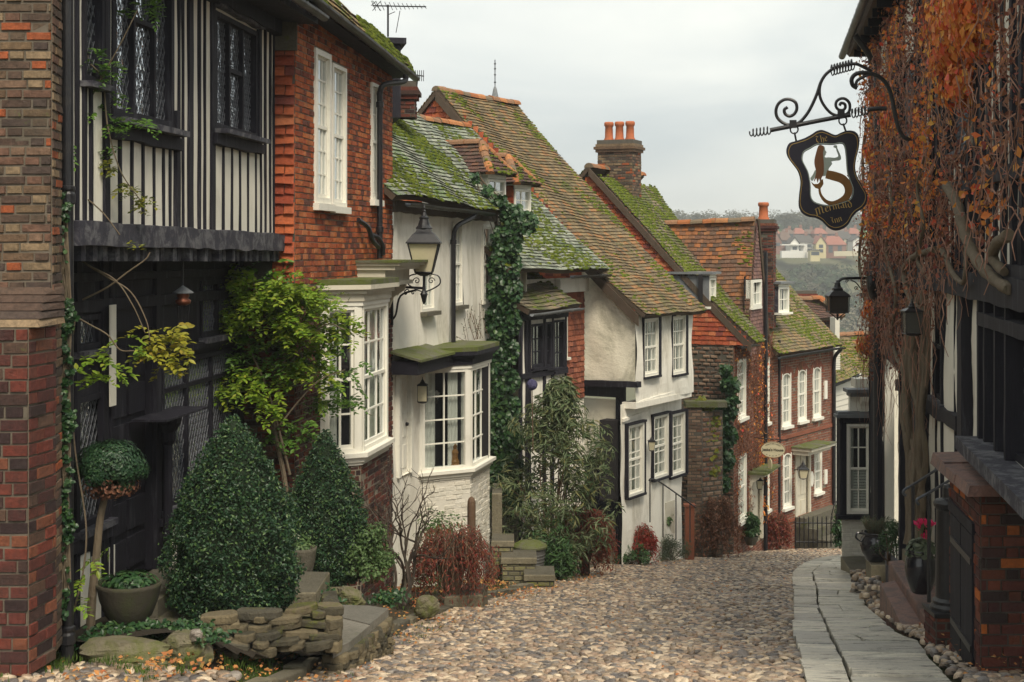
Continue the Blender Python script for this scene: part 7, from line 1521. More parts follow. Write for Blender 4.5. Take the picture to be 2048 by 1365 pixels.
# ================================================================= PLANTS, POTS, STONES
from mathutils import noise as mnoise
def rockt(seed, n=22, k=11):
    """an irregular lump: flattened ball broken up by noise"""
    V = []
    for i in range(k):
        z = -.9+1.8*i/(k-1); q = math.sqrt(max(0, 1-abs(z)**2.6))**.8+.02
        for j in range(n):
            a = j/n*2*math.pi; p = Vector((math.cos(a)*q, math.sin(a)*q, z)); g = 1+.30*mnoise.noise(p*1.3+Vector((seed*3.1, 0, 0)))+.22*abs(mnoise.noise(p*2.6+Vector((0, seed*1.7, 0))))+.10*mnoise.noise(p*6+Vector((seed, seed, 0)))
            V.append((p.x*g, p.y*g, p.z*(.9+.2*g)))
    V.append((0, 0, 1.02)); V = np.array(V)
    Q = np.array([(i*n+j, i*n+(j+1) % n, (i+1)*n+(j+1) % n, (i+1)*n+j) for i in range(k-1) for j in range(n)]); T = np.array([((k-1)*n+j, (k-1)*n+(j+1) % n, k*n) for j in range(n)]); return V, Q, T
def rocks(mb, C_, S_, seed=0):
    r = np.random.RandomState(seed)
    for i, (c, s_) in enumerate(zip(C_, S_)):
        V, Q, T = rockt(seed*31+i); a = r.uniform(-.25, .25); Mx = np.array([[math.cos(a)*s_[0], -math.sin(a)*s_[1], 0], [math.sin(a)*s_[0], math.cos(a)*s_[1], 0], [r.normal(0, .05)*s_[0], 0, s_[2]]])[None]; addinst2(mb, Mx, np.array(c, float)[None], 0, V, Q, T)
def flatstones(mb, C_, S_, seed):
    r = np.random.RandomState(seed)
    for c, s_ in zip(C_, S_):
        n = 9; a = np.arange(n)/n*2*math.pi+r.uniform(0, 1); ca, sa = np.cos(a), np.sin(a); q = (np.abs(ca)**4+np.abs(sa)**4)**-.25*r.uniform(.82, 1.08, n); V = []
        tz = r.normal(0, .08, 2)
        for f, z in ((.93, -1), (1., -.75), (1.02, .55), (.94, 1.)): V.append(np.stack([ca*q*f*s_[0], sa*q*f*s_[1], np.full(n, z*s_[2])+ca*q*s_[0]*tz[0]+r.normal(0, .06*s_[2], n)], 1)+c)
        V = np.concatenate(V); mb.add(V, [(i*n+j, i*n+(j+1) % n, (i+1)*n+(j+1) % n, (i+1)*n+j) for i in range(3) for j in range(n)]); mb.add(V, [tuple(range(27, 36))])
M['mossy_rock'] = plain_mat('mossy_field_stone', (.17,.15,.10), .85, .4, 4, 1., 22, (.10,.115,.025), .85, 3.5, .42, .6, bd=.03)
M['mossy_stone'] = unit_mat('mossy_wall_stone', ((.13,.11,.07),(.18,.15,.095),(.09,.08,.055),(.22,.18,.11),(.11,.10,.075)), (.03,.03,.022), .7, .50, (.10,.11,.02), bs=.9)
# ---- raised bed and dry stone edging on the left
bed = MB(); V, Fq = sheet(np.linspace(-4.6, -1.2, 34), np.linspace(10.6, 17.2, 50), lambda x, y: gb(x, y)+.16+.04*np.sin(x*5+y*3))
edge_x = lambda y: np.interp(y, [10.6, 11.8, 12.4, 13.8, 15.5, 17.2], [-2.75, -1.98, -1.75, -1.45, -1.45, -1.5]); c = V[Fq].mean(1); k = (c[:, 0] < edge_x(c[:, 1])-.12) & (c[:, 1] > 11.3); bed.add(V, Fq[k]); o = bed.build('planting_bed_soil', M['soil'], smooth=True); o['kind'] = 'structure'
wl = thing('dry_stone_edging', 'low mossy dry stone wall holding up the bed below the big clipped cone', 'stone wall', (-2.2, 11.6, float(gb(-2.2, 11.6))))
C_, S_ = [], []; r = np.random.RandomState(8); a, b = at(430, 0, 11.75), at(662, 0, 12.15); zt_w = at(0, 1228, 12)[2]; zb_w = float(gb(-2.5, 11.8))-.05
zz = zb_w+.03; row = 0
while zz < zt_w:
    h = r.uniform(.018, .034); t = r.uniform(0, .05)
    while t < 1: l = r.uniform(.07, .19); C_.append(V3(a[0]+(b[0]-a[0])*t, a[1]+(b[1]-a[1])*t+row*.03+r.normal(0, .02), zz+r.normal(0, .01))); S_.append((l, r.uniform(.07, .11), h*1.15)); t += l*1.95/np.linalg.norm(b-a)
    zz += h*1.9; row += 1
zz = zb_w; row = 0
while zz < zt_w-.05:      # return along the ledge
    h = r.uniform(.03, .045)
    for t in np.arange(0, 1, .16): C_.append(V3(b[0]+.02-.15*t, b[1]+t*.9, zz)); S_.append((.08, .10, h*1.15))
    zz += h*1.7
m = MB(); flatstones(m, C_, S_, 2); m.build('stones', M['mossy_stone'], wl)
def boulder(label, c, s_, seed, name='boulder', mat='mossy_rock', **k): m = MB(); rocks(m, [c], [s_], seed); return tag(m.build(name, M[mat], None, loc=c), label, 'rock', **k)
boulder('long low mossy boulder in front of the ball tree and trough', at(258, 1310, 11.2), (.34, .16, .12), 3)
boulder('blocky brown boulder at the corner of the bed, below the ground cover', at(375, 1300, 11.3), (.19, .14, .14), 5)
boulder('small pale stone tucked beside the ground cover leaves', at(392, 1272, 11.2), (.045, .04, .05), 7, mat='cobble')
boulder('pale yellow stone at the foot of the smaller clipped cone', at(702, 1195, 14.6), (.13, .1, .09), 9)
boulder('flat brown stone beside the foot of the twisted bare shrub', at(672, 1186, 14.9), (.16, .1, .05), 11)
boulder('dark mossy stone lump alone beside the kerb', at(853, 1214, 17.4), (.13, .12, .13), 13)
# slab ledge
zt_l = at(0, 1284, 12.6)[2]; lp = [(666, 12.33), (700, 12.6), (777, 13.74), (739, 13.85), (660, 13.9), (657, 13.07)]; cp = [((x-CX)/F*y, y) for x, y in lp]
M['paving'] = unit_mat('grey_paving_stone', ((.22,.21,.18),(.26,.245,.21),(.19,.18,.155)), (.08,.08,.06), .6, .25, (.09,.10,.03), rough=.6, bs=.7)
lg = thing('stone_ledge', 'broad flat grey stone ledge beside the clipped cones', 'ledge', V3(cp[0][0], cp[0][1], zt_l-.2)); m = MB(); pz = PL2(V3(0, 0, 0), V3(1, 0, 0), V3(0, 1, 0), V3(0, 0, 1)); q3 = [cp[5], cp[0], cp[1]]; mid1, mid2 = np.array(cp[5])*.45+np.array(cp[4])*.55, np.array(cp[1])*.5+np.array(cp[2])*.5; m.prism(pz, [cp[5], cp[0], cp[1], tuple(mid2-(0, .015)), tuple(mid1-(0, .015))], zt_l-.07, zt_l); m.prism(pz, [tuple(mid1), tuple(mid2), cp[2], cp[3], cp[4]], zt_l-.07, zt_l+.008)
cen = np.mean(cp, 0); m.prism(pz, [tuple(cen+(np.array(p)-cen)*.86) for p in cp], zt_l-.5, zt_l-.071); m.build('slab', M['paving'], lg); C_, S_ = [], []; zz = zt_l-.47; r = np.random.RandomState(5)
while zz < zt_l-.09:
    h = r.uniform(.022, .036)
    for (p, q) in ((cp[5], cp[0]), (cp[0], cp[1]), (cp[1], cp[2])):
        p, q = np.array(p), np.array(q); l_ = np.linalg.norm(q-p); t = r.uniform(0, .08)
        while t < l_-.04: w_ = r.uniform(.05, .12); f = (p+(q-p)*min(1, (t+w_)/l_)); f = cen+(f-cen)*.93; C_.append(V3(f[0], f[1], zz)); S_.append((w_*.9, .09, h*1.1) if abs(q[0]-p[0]) > abs(q[1]-p[1]) else (.09, w_*.95, h*1.1)); t += w_*1.9
    zz += h*1.95
m = MB(); flatstones(m, C_, S_, 6); m.build('rubble_side', M['mossy_stone'], lg)
s2 = thing('garden_step', 'mossy stone step at the foot of the smaller clipped cone', 'step', at(620, 1200, 14)); m = MB(); a = at(592, 0, 14); b = at(640, 0, 14.2); block(m, [(a[0]-.1, 13.9), (b[0], 13.9), (b[0]+.02, 14.8), (a[0]-.08, 14.8)], at(0, 1225, 13.9)[2]-.1, at(0, 1180, 14)[2]); m.build('tread', M['stone'], s2)
m = MB(); c = at(535, 1338, 12.05); q = [V3(c[0]-.2, 11.95, float(gb(-2, 12))+.0), V3(c[0]+.05, 11.95, float(gb(-2, 12))), V3(c[0]+.05, 12.3, float(gb(-2, 12.3))), V3(c[0]-.2, 12.3, float(gb(-2, 12.3)))]; slab(m, q, .05, .05, .03); tag(m.build('inspection_cover', M['stone'], None, loc=q[0]), 'small square stone cover set in the grass verge before the dry stone wall', 'cover')
# ---- clipped bushes
def prof_px(lst, Y, yb): return [(max(.01, r_/F*Y), (yb-y)/F*Y) for y, r_ in lst]
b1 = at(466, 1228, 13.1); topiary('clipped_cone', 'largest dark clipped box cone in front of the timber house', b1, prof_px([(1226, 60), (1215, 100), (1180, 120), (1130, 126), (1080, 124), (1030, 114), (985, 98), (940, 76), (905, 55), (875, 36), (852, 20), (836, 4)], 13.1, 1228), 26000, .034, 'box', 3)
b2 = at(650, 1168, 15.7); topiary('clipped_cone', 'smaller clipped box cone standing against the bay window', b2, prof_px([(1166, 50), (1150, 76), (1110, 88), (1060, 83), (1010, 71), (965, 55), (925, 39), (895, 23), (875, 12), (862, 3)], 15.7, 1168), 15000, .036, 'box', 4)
bt_ = at(222, 1275, 11.9); tr = thing('ball_tree', 'small standard tree with a rounded clipped head and thin bare trunk', 'tree', V3(at(182, 0, 11.9)[0], 11.9, at(0, 1280, 11.9)[2]))
rr = np.random.RandomState(4); m = MB(); c = at(222, 938, 11.9)
for i in range(120):
    d = rr.normal(0, 1, 3); d /= np.linalg.norm(d); d[2] = abs(d[2])*1.1-.25 if rr.uniform() < .8 else d[2]*.8; q = c+d*V3(.27, .25, .25)*rr.uniform(.7, 1); Pq, D = blob(q, (.075, .075, .065), 120, rr); leaves(m, Pq, D*.5+d, .034, i, .62)
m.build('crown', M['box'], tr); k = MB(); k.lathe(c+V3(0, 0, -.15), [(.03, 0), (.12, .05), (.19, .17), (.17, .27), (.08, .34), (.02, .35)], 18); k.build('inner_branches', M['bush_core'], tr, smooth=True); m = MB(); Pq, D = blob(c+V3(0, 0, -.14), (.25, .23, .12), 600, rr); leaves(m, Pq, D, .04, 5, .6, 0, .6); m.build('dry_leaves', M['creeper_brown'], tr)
m = MB(); m.tube(smooth_path([at(180, 1282, 11.9), at(184, 1200, 11.9), at(193, 1110, 11.9), at(200, 1040, 11.9), at(212, 985, 11.9)], 5), np.linspace(.040, .028, 21), 8)
for i in range(16): d = rr.normal(0, 1, 3); d[2] = abs(d[2]); d /= np.linalg.norm(d); m.tube([at(210, 1000, 11.9), c+d*V3(.22, .2, .2)], [.012, .004], 4)
m.build('trunk', M['bark'], tr)
def simple_plant(name, label, base, rx, ry, rz, n, size, mat, seed, asp=.6, cat='shrub', rich=False, up=.5, group=None, stemmat='twig', nst=10):
    r = np.random.RandomState(seed); th = thing(name, label, cat, base, group); m = MB(); k = MB()
    K = max(5, n//60)
    for i in range(K):
        d = r.normal(0, 1, 3); d /= np.linalg.norm(d); d[2] = abs(d[2])*.9+.05; q = np.array(base)+V3(0, 0, rz*.15)+d*V3(rx, ry, rz)*r.uniform(.45, .92); s_ = .28*max(rx, rz*.7); Pq, D = blob(q, (s_, s_, s_*.8), n//K, r); leaves(m, Pq, D+V3(0, 0, up), size, seed*50+i, asp, 0, .2, rich)
        if i < nst: k.tube([np.array(base)+r.normal(0, .02, 3), q], [.010, .004], 4)
    m.build('foliage', M[mat], th); k.build('stems', M[stemmat], th); return th
simple_plant('round_shrub', 'light green rounded shrub right of the smaller clipped cone', at(745, 1165, 15.4), .26, .24, .62, 3200, .042, 'green_pale', 5)
# trough and bowl planters
M['terrastone'] = plain_mat('dark_old_stone', (.055,.048,.035), .8, .4, 6, .8, 30, (.05,.06,.02), .7, 4, .45, .65)
def bowl(name, label, c, R, h, n=26, mat='terrastone', sx=1.): t_ = thing(name, label, 'planter', c); m = MB(); m.lathe(c, [(R*.45, 0), (R*.72, h*.25), (R*.9, h*.6), (R*.98, h*.9), (R*1.03, h), (R*.92, h), (R*.88, h*.85), (.01, h*.85)], n, sx=sx); m.build('bowl', M[mat], t_, smooth=True); return t_
c = at(258, 1250, 12.0); tb1 = bowl('stone_trough', 'dark half-round stone trough of leafy violas below the ball tree', c, .27, .36, sx=1.0)
m = MB(); rr = np.random.RandomState(8); Pq, D = blob(c+V3(0, 0, .38), (.24, .22, .07), 520, rr); leaves(m, Pq, D+V3(0, 0, 1), .05, 2, .75, rich=True); m.build('foliage', M['ivy'], tb1)
M['petal_white'] = leaf_mat('white_petals', ((.70,.68,.52),(.75,.74,.66)), .5, .3)
m = MB()
for x, y in ((262, 1158), (248, 1164), (292, 1158)): p = at(x, y, 12); leaves(m, np.repeat(p[None], 6, 0)+rr.normal(0, .006, (6, 3)), rr.normal(0, 1, (6, 3))+V3(0, -1, 0), .03, x, .9)
m.build('flowers', M['petal_white'], tb1)
c = at(602, 1165, 15.0); tb2 = bowl('round_bowl_planter', 'buff bowl planter with white pansies between the clipped cones', c, .165, .37, mat='stone')
m = MB(); Pq, D = blob(c+V3(-.02, 0, .40), (.15, .14, .10), 420, rr); leaves(m, Pq, D+V3(0, 0, 1), .045, 3, .7, rich=True); m.build('foliage', M['green_pale'], tb2)
m = MB()
for x, y in ((575, 1062), (592, 1070), (583, 1078)): p = at(x, y, 14.9); leaves(m, np.repeat(p[None], 7, 0)+rr.normal(0, .008, (7, 3)), rr.normal(0, 1, (7, 3))+V3(0, -1.5, 0), .045, x, .95)
m.build('flowers', M['petal_white'], tb2)
# ground cover and weeds
def cover(name, pts, n, size, mat, seed, spread=(.2, .15), hgt=.08, kind='stuff', **kw):
    r = np.random.RandomState(seed); m = MB(); i0 = r.randint(0, len(pts), n); C0 = np.array(pts)[i0]; P = C0+np.stack([r.normal(0, spread[0], n), r.normal(0, spread[1], n), np.abs(r.normal(0, hgt, n))], 1); leaves(m, P, r.normal(0, .5, (n, 3))+V3(0, -.3, 1), size, seed, kw.get('asp', .7), 0, kw.get('down', 0), kw.get('rich', False)); o = m.build(name, M[mat]); o['kind'] = kind; return o
cover('ground_cover', [at(x, y, Y) for x, y, Y in ((230, 1262, 11.8), (280, 1265, 11.7), (330, 1262, 11.7), (380, 1262, 11.6), (310, 1285, 11.5), (410, 1280, 11.3), (200, 1290, 11.4))], 1300, .048, 'ivy', 5, (.10, .08), .03, rich=True)
cover('leafy_weeds', [at(x, y, Y) for x, y, Y in ((648, 1190, 14.6), (660, 1215, 14.2), (765, 1205, 15.2), (790, 1200, 15.4), (640, 1205, 14.2))], 700, .05, 'ivy', 6, (.07, .08), .05, rich=True)
def tufts(name, poly_pts, n, size, mat, seed, thr=.5):
    r = np.random.RandomState(seed); P = np.array(poly_pts); X = r.uniform(P[:, 0].min(), P[:, 0].max(), n*3); Y = r.uniform(P[:, 1].min(), P[:, 1].max(), n*3); k = inpoly(X, Y, poly_pts) & (bump_noise(X*2.2, Y*1.6, seed)+r.normal(0, .1, n*3) > thr); X, Y = X[k][:n], Y[k][:n]
    m = MB(); N = len(X); leaves(m, np.stack([X, Y, gb(X, Y)+.0], 1), np.stack([r.normal(0, 1, N), -np.abs(r.normal(0, 1, N)), r.normal(0, .3, N)], 1), size, seed, .16, tip=V3(0, 0, 1)); o = m.build(name, M[mat]); o['kind'] = 'stuff'
kb = lambda off, ys: [(float(np.interp(y, kerb_pts[:, 1], kerb_pts[:, 0]))+off, y) for y in ys]
tufts('grass_tufts', kb(-.1, np.linspace(9.6, 16, 8))+kb(-2.2, np.linspace(16, 9.6, 8)), 9000, .055, 'grass', 3, .62)
tufts('verge_grass', kb(-.05, np.linspace(16, 38, 12))+kb(-1.3, np.linspace(38, 16, 12)), 12000, .06, 'grass', 4, .62)
tufts('pavement_weeds', [(exy(ER, y)+.12, y) for y in np.linspace(10, 28, 9)]+[(exy(ER, y)-.02, y) for y in np.linspace(28, 10, 9)], 1500, .04, 'grass', 6, .62)
tufts('road_grass', ROADP, 5000, .03, 'grass', 8, .86)
tufts('road_edge_grass', kb(.5, np.linspace(9.6, 30, 10))+kb(.02, np.linspace(30, 9.6, 10)), 5000, .05, 'grass', 5, .60)
def scatter(name, poly, n, size, mat, seed, thr=.3, lift=.02):
    r = np.random.RandomState(seed); P = np.array(poly); X = r.uniform(P[:, 0].min(), P[:, 0].max(), n*4); Y = r.uniform(P[:, 1].min(), P[:, 1].max(), n*4); k = inpoly(X, Y, poly) & (bump_noise(X*1.7, Y*1.3, seed)+r.normal(0, .12, n*4) > thr); X, Y = X[k][:n], Y[k][:n]; N = len(X)
    m = MB(); leaves(m, np.stack([X, Y, gb(X, Y)+lift+np.abs(r.normal(0, .012, N))], 1), r.normal(0, .45, (N, 3))+V3(0, -.1, 1), size, seed, .8); o = m.build(name, M[mat]); o['kind'] = 'stuff'
scatter('fallen_leaves', kb(.55, np.linspace(9.6, 28, 10))+kb(-.1, np.linspace(28, 9.6, 10)), 2200, .042, 'dead_leaves', 7, .45, .045)
scatter('fallen_leaves', kb(-.1, np.linspace(9.6, 24, 10))+kb(-1.6, np.linspace(24, 9.6, 10)), 3600, .044, 'dead_leaves', 8, .42, .03)
scatter('fallen_leaves', [(exy(ER, y)+.1, y) for y in np.linspace(10, 26, 9)]+[(2.3+.17*y, y) for y in np.linspace(26, 10, 9)], 380, .045, 'dead_leaves', 9, .55, .09)
scatter('fallen_leaves', [(-2.0, 12.3), (-1.3, 13.0), (-1.25, 13.9), (-1.9, 13.9)], 90, .045, 'dead_leaves', 12, .2, .22)
scatter('fallen_leaves', ROADP, 900, .04, 'dead_leaves', 10, .62, .05)
# ---- wisteria on the brick house
def pinnate(m, base, dirs, L_, size, r, k=11):
    """compound leaves: each base point carries a drooping stalk of paired leaflets"""
    P, Nn, T = [], [], []
    for b, d in zip(base, dirs):
        d = d/np.linalg.norm(d); s_ = np.cross(d, (0, 0, 1)); s_ /= max(1e-6, np.linalg.norm(s_)); up = np.cross(s_, d); q = np.array(b, float); l = L_*r.uniform(.7, 1.2)
        for j in range(k):
            f = (j+1)/k; dd = d*(1-f*.5)+V3(0, 0, -1)*f*.75; dd /= np.linalg.norm(dd); q = q+dd*l/k
            sg_ = (1 if j % 2 else -1); P.append(q.copy()); Nn.append(up+r.normal(0, .25, 3)+V3(0, -.2, 0)); T.append(s_*sg_*(.9 if j < k-1 else 0)+dd*.55+V3(0, 0, -.35))
    P, Nn, T = map(np.array, (P, Nn, T)); N = len(P); Nn /= np.linalg.norm(Nn, axis=1)[:, None]; T -= Nn*np.sum(T*Nn, 1)[:, None]; T /= np.linalg.norm(T, axis=1)[:, None]; B = np.cross(Nn, T); s_ = size*r.uniform(.7, 1.2, N)
    V0 = np.array([(0, 0, 0), (.38, .22, .1), (.5, .5, .12), (.28, .8, .03), (0, 1., -.1), (-.28, .8, .03), (-.5, .5, .12), (-.38, .22, .1), (0, .5, 0)]); F0 = np.array([(0, 1, 2, 8), (8, 2, 3, 4), (0, 8, 6, 7), (8, 4, 5, 6)])
    m.inst(V0, F0, np.stack([B*(s_*.52)[:, None], T*s_[:, None], Nn*(s_*.6)[:, None]], 2), P)
def spray(th, name, mat, lst, size, L_, seed, k=11):
    r = np.random.RandomState(seed); m = MB()
    for (x, y, Y, sp_, n) in lst:
        c = at(x, y, Y); s_ = sp_/F*Y; b = c+r.normal(0, 1, (n, 3))*V3(s_, .16, s_*.8)*.55; d = r.normal(0, 1, (n, 3))*V3(1, .7, .25)+V3(.1, -.5, .1); pinnate(m, b, d, L_, size, r, k)
    return m.build(name, M[mat], th)
ws = thing('wisteria', 'lush green wisteria climbing the brick corner and hanging over the bay window', 'climbing plant', at(560, 1160, 16.6))
spray(ws, 'foliage', 'wisteria', [(x, y, Y, s_, int(n*1.9)) for x, y, Y, s_, n in [(470, 560, 16.4, 30, 14), (510, 600, 16.4, 40, 22), (560, 590, 16.3, 45, 26), (610, 600, 16.6, 40, 22), (650, 620, 17, 35, 18), (470, 640, 16.3, 40, 18), (600, 660, 16.6, 45, 24), (650, 680, 17, 35, 18), (560, 650, 16.3, 40, 18), (480, 770, 16.3, 40, 16), (530, 800, 16.3, 40, 12), (690, 660, 17.2, 22, 10), (640, 740, 16.8, 30, 12), (430, 780, 16.2, 24, 9), (600, 590, 16.5, 50, 16), (590, 740, 16.5, 40, 11)]], .078, .24, 2)
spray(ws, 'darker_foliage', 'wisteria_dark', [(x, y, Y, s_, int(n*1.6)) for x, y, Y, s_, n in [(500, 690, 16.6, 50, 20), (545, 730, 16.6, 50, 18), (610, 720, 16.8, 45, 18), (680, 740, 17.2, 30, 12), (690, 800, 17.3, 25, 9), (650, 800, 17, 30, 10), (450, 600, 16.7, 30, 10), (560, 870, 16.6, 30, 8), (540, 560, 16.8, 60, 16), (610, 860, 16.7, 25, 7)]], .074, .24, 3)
m = MB()
for pts, r_ in (([(560, 1160), (575, 1040), (568, 950), (548, 850), (560, 760), (575, 660), (560, 590)], .035), ([(580, 950), (560, 870), (535, 780), (500, 700), (470, 620)], .018), ([(560, 760), (600, 700), (650, 650), (690, 660)], .014), ([(560, 850), (600, 800), (640, 760), (690, 740)], .012), ([(575, 660), (520, 590), (470, 550)], .012), ([(500, 700), (460, 740), (430, 780)], .009)):
    m.tube(smooth_path([at(x, y, 16.5+.0*i) for i, (x, y) in enumerate(pts)], 5), np.linspace(r_, r_*.5, (len(pts)-1)*5+1), 6)
m.build('stems', M['bark'], ws)
w2 = thing('trailing_wisteria', 'thin wisteria shoots with sparse leaves trailing over the timber framed house front', 'climbing plant', at(160, 1250, 11.5))
spray(w2, 'foliage', 'wisteria_dark', [(195, 128, 11.7, 26, 9), (215, 150, 11.8, 20, 6), (205, 180, 11.8, 16, 5), (270, 8, 12.3, 30, 9), (300, 22, 12.4, 20, 5), (325, 10, 12.6, 12, 4), (225, 255, 11.9, 16, 5), (208, 215, 11.8, 16, 4), (265, 245, 12, 16, 5), (235, 300, 12, 14, 4), (135, 290, 11.2, 14, 4), (290, 245, 12.2, 10, 3)], .058, .17, 5, 9)
spray(w2, 'bronze_foliage', 'ivy_yellow', [(225, 340, 12, 18, 5), (255, 375, 12.1, 22, 8), (280, 400, 12.2, 20, 7), (210, 330, 11.9, 14, 4), (110, 300, 11.0, 14, 3), (285, 425, 12.2, 14, 3), (262, 490, 12.1, 10, 2)], .05, .14, 7, 9)
spray(w2, 'lower_foliage', 'wisteria', [(190, 720, 11.6, 18, 7), (205, 755, 11.6, 20, 7), (168, 740, 11.5, 12, 4), (225, 735, 11.7, 10, 3), (245, 680, 11.9, 12, 3), (268, 690, 12, 10, 3), (190, 1120, 11.5, 8, 3), (170, 1200, 11.4, 8, 3), (175, 1155, 11.4, 8, 3)], .062, .16, 6, 9)
spray(w2, 'golden_foliage', 'wisteria_gold', [(320, 670, 12.5, 16, 7), (345, 680, 12.6, 18, 8), (310, 710, 12.5, 16, 7), (335, 730, 12.5, 18, 7), (300, 700, 12.4, 10, 3), (365, 700, 12.6, 10, 4), (365, 665, 12.6, 8, 3)], .072, .20, 8, 11)
m = MB()
for pts, Y in (([(128, 470), (150, 505), (175, 530), (230, 560), (265, 610), (290, 665)], 11.9), ([(175, 530), (215, 555), (262, 585), (292, 640), (300, 680)], 12.0), ([(165, 600), (215, 575), (255, 545), (290, 520), (300, 505)], 12), ([(150, 60), (175, 120), (205, 160), (215, 250), (240, 340), (280, 400)], 11.8), ([(130, 330), (160, 250), (190, 180), (240, 90), (275, 20)], 11.7), ([(145, 630), (180, 650), (215, 670), (240, 700), (268, 702)], 11.7), ([(140, 1250), (165, 1150), (172, 1050), (150, 900), (140, 740), (150, 640)], 11.4), ([(120, 470), (160, 400), (200, 420), (240, 470)], 11.6)):
    m.tube(smooth_path([at(x, y, Y) for x, y in pts], 5), np.linspace(.009, .005, (len(pts)-1)*5+1), 5)
m.build('shoots', M['bark'], w2)
# ---- ivy
def ivy_on(name, label, pxpts, n, Y, dy, size, mat, seed, cat='ivy', stems=True, loc=None):
    """pxpts: (px, py, radius_px) discs filled with leaves at about depth Y"""
    r = np.random.RandomState(seed); th = thing(name, label, cat, loc if loc is not None else at(pxpts[-1][0], pxpts[-1][1], Y if not callable(Y) else Y(pxpts[-1][0])))
    A = np.array(pxpts, float); w = A[:, 2]**2; i = r.choice(len(A), n, p=w/w.sum()); t = r.uniform(0, 2*math.pi, n); q = np.sqrt(r.uniform(0, 1, n))*A[i, 2]; x = A[i, 0]+np.cos(t)*q; y = A[i, 1]+np.sin(t)*q
    Yv = (np.array([Y(a) for a in x]) if callable(Y) else np.full(n, float(Y)))-np.abs(r.normal(0, dy, n)); P = np.stack([(x-CX)/F*Yv, Yv, -(y-HY)/F*Yv], 1)
    m = MB(); leaves(m, P, r.normal(0, .55, (n, 3))+V3(.2, -1, .35), size, seed, .95, 0, .5, rich=True); m.build('foliage', M[mat], th)
    if stems:
        k = MB()
        for j in range(14):
            o_ = r.uniform(-.8, .8, len(A)//3+1); idx = sorted(r.choice(len(A), min(len(A), 6), replace=False)); pp = [at(A[a, 0]+r.uniform(-.5, .5)*A[a, 2], A[a, 1], (Y(A[a, 0]) if callable(Y) else Y)) for a in idx]
            if len(pp) > 2: k.tube(smooth_path(pp, 3), .008, 4)
        k.build('stems', M['bark'], th)
    return th
ivy_on('ivy_column', 'thick column of dark ivy growing up the end of the white cottage to its eaves', [(1050, 445, 22), (1025, 430, 22), (1000, 405, 14), (975, 380, 10), (950, 355, 8), (1015, 480, 30), (1010, 530, 32), (1010, 580, 32), (1005, 640, 34), (1003, 700, 33), (1003, 760, 32), (1005, 820, 34), (1008, 880, 36), (1010, 940, 34), (1012, 1000, 30)], 9500, 27.0, .12, .085, 'ivy', 3)
ivy_on('pipe_ivy', 'strings of ivy creeping up the black downpipe', [(126+8*math.sin(i*1.3)+(6 if i > 9 else 0), 390+i*22, 5+4*(9 < i < 32)+3*math.sin(i*.7)) for i in range(39)], 1500, 10.95, .03, .034, 'ivy', 5)
Yg = lambda x: 35.2+(1467-x)*.0075
ivy_on('garden_wall_ivy', 'dark green ivy spreading over the rubble wall of the guest house', [(1460, 770, 16), (1452, 740, 10), (1450, 820, 22), (1448, 870, 24), (1442, 920, 24), (1435, 965, 22), (1425, 900, 18), (1430, 850, 18), (1465, 800, 10)], 5200, Yg, .12, .10, 'ivy', 6)
ivy_on('golden_ivy', 'yellow-green ivy spilling over the top of the garden wall', [(1388, 812, 8), (1402, 805, 10), (1418, 815, 10), (1425, 840, 12), (1418, 870, 14), (1420, 905, 14), (1424, 940, 13), (1408, 845, 7)], 1700, 34.6, .10, .10, 'ivy_yellow', 7)
# garden wall pier
gw = thing('garden_wall', 'mossy-topped brick and stone garden wall between the white house and guest house', 'garden wall', (at(1388, 0, 34.4)[0], 34.4, float(gz(0, 34.4)))); a, b = at(1374, 0, 34.2), at(1404, 0, 34.2); pw = facade(a[:2], b[:2], (0, 0)); z0, z1 = float(gz(0, 34.2))-.1, at(0, 815, 34.2)[2]
m = MB(); courses(m, pw, rectp(0, pw.len, z0, z1), (), .078, .22, 'brick', .012, .008, .006, 3); skin(m, pw, rectp(0, pw.len, z0, z1), (), 0, 1, 0); pw2 = facade(b[:2], (b[0]+.55, 34.55), (0, 0)); courses(m, pw2, rectp(0, pw2.len, z0, z1-.1), (), .12, .24, 'brick', .02, .015, .02, 5); skin(m, pw2, rectp(0, pw2.len, z0, z1-.1), (), 0, 1, 0); m.build('wall', [M['rubble'], M['mortar_dark']], gw)
m = MB(); m.box(pw, -.04, pw.len+.6, z1, z1+.14, -.4, .05); m.build('mossy_coping', M['mossy_lead'], gw)
# creeper stems and leaves over the guest house front
gc = thing('brown_creeper', 'dry brown creeper over the guest house front, orange at its edge', 'creeper', fJ.p(1, zbJ+.4, .1)); r = np.random.RandomState(14); n = 17000; u = r.uniform(0, fJ.len-.15, n); v = r.uniform(zbJ+1.2, zeJ+.1, n); k = np.ones(n, bool)
for R in WJ+[drJ]: k &= ~((u > R[0]-.02) & (u < R[1]+.02) & (v > R[2]-.1) & (v < R[3]+.02))
k &= r.uniform(0, 1, n) < (.35+.65*(bump_noise(u*2, v*1.5, 5) > .4)); u, v = u[k], v[k]; P = fJ.o+u[:, None]*fJ.u+v[:, None]*fJ.v+(np.abs(r.normal(0, .05, len(u)))+.02)[:, None]*fJ.n; hot = (np.abs(u-3.2) < .6) & (r.uniform(0, 1, len(u)) < .12+.3*(v < -5)) | (r.uniform(0, 1, len(u)) < .04)
m = MB(); leaves(m, P[~hot], fJ.n+r.normal(0, .5, ((~hot).sum(), 3)), .07, 2, .38, 0, .8); m.build('dry_leaves', M['creeper_brown'], gc); m = MB(); leaves(m, P[hot], fJ.n+r.normal(0, .5, (hot.sum(), 3)), .09, 2, .7, 0, .5); m.build('orange_leaves', M['creeper_hot'], gc)
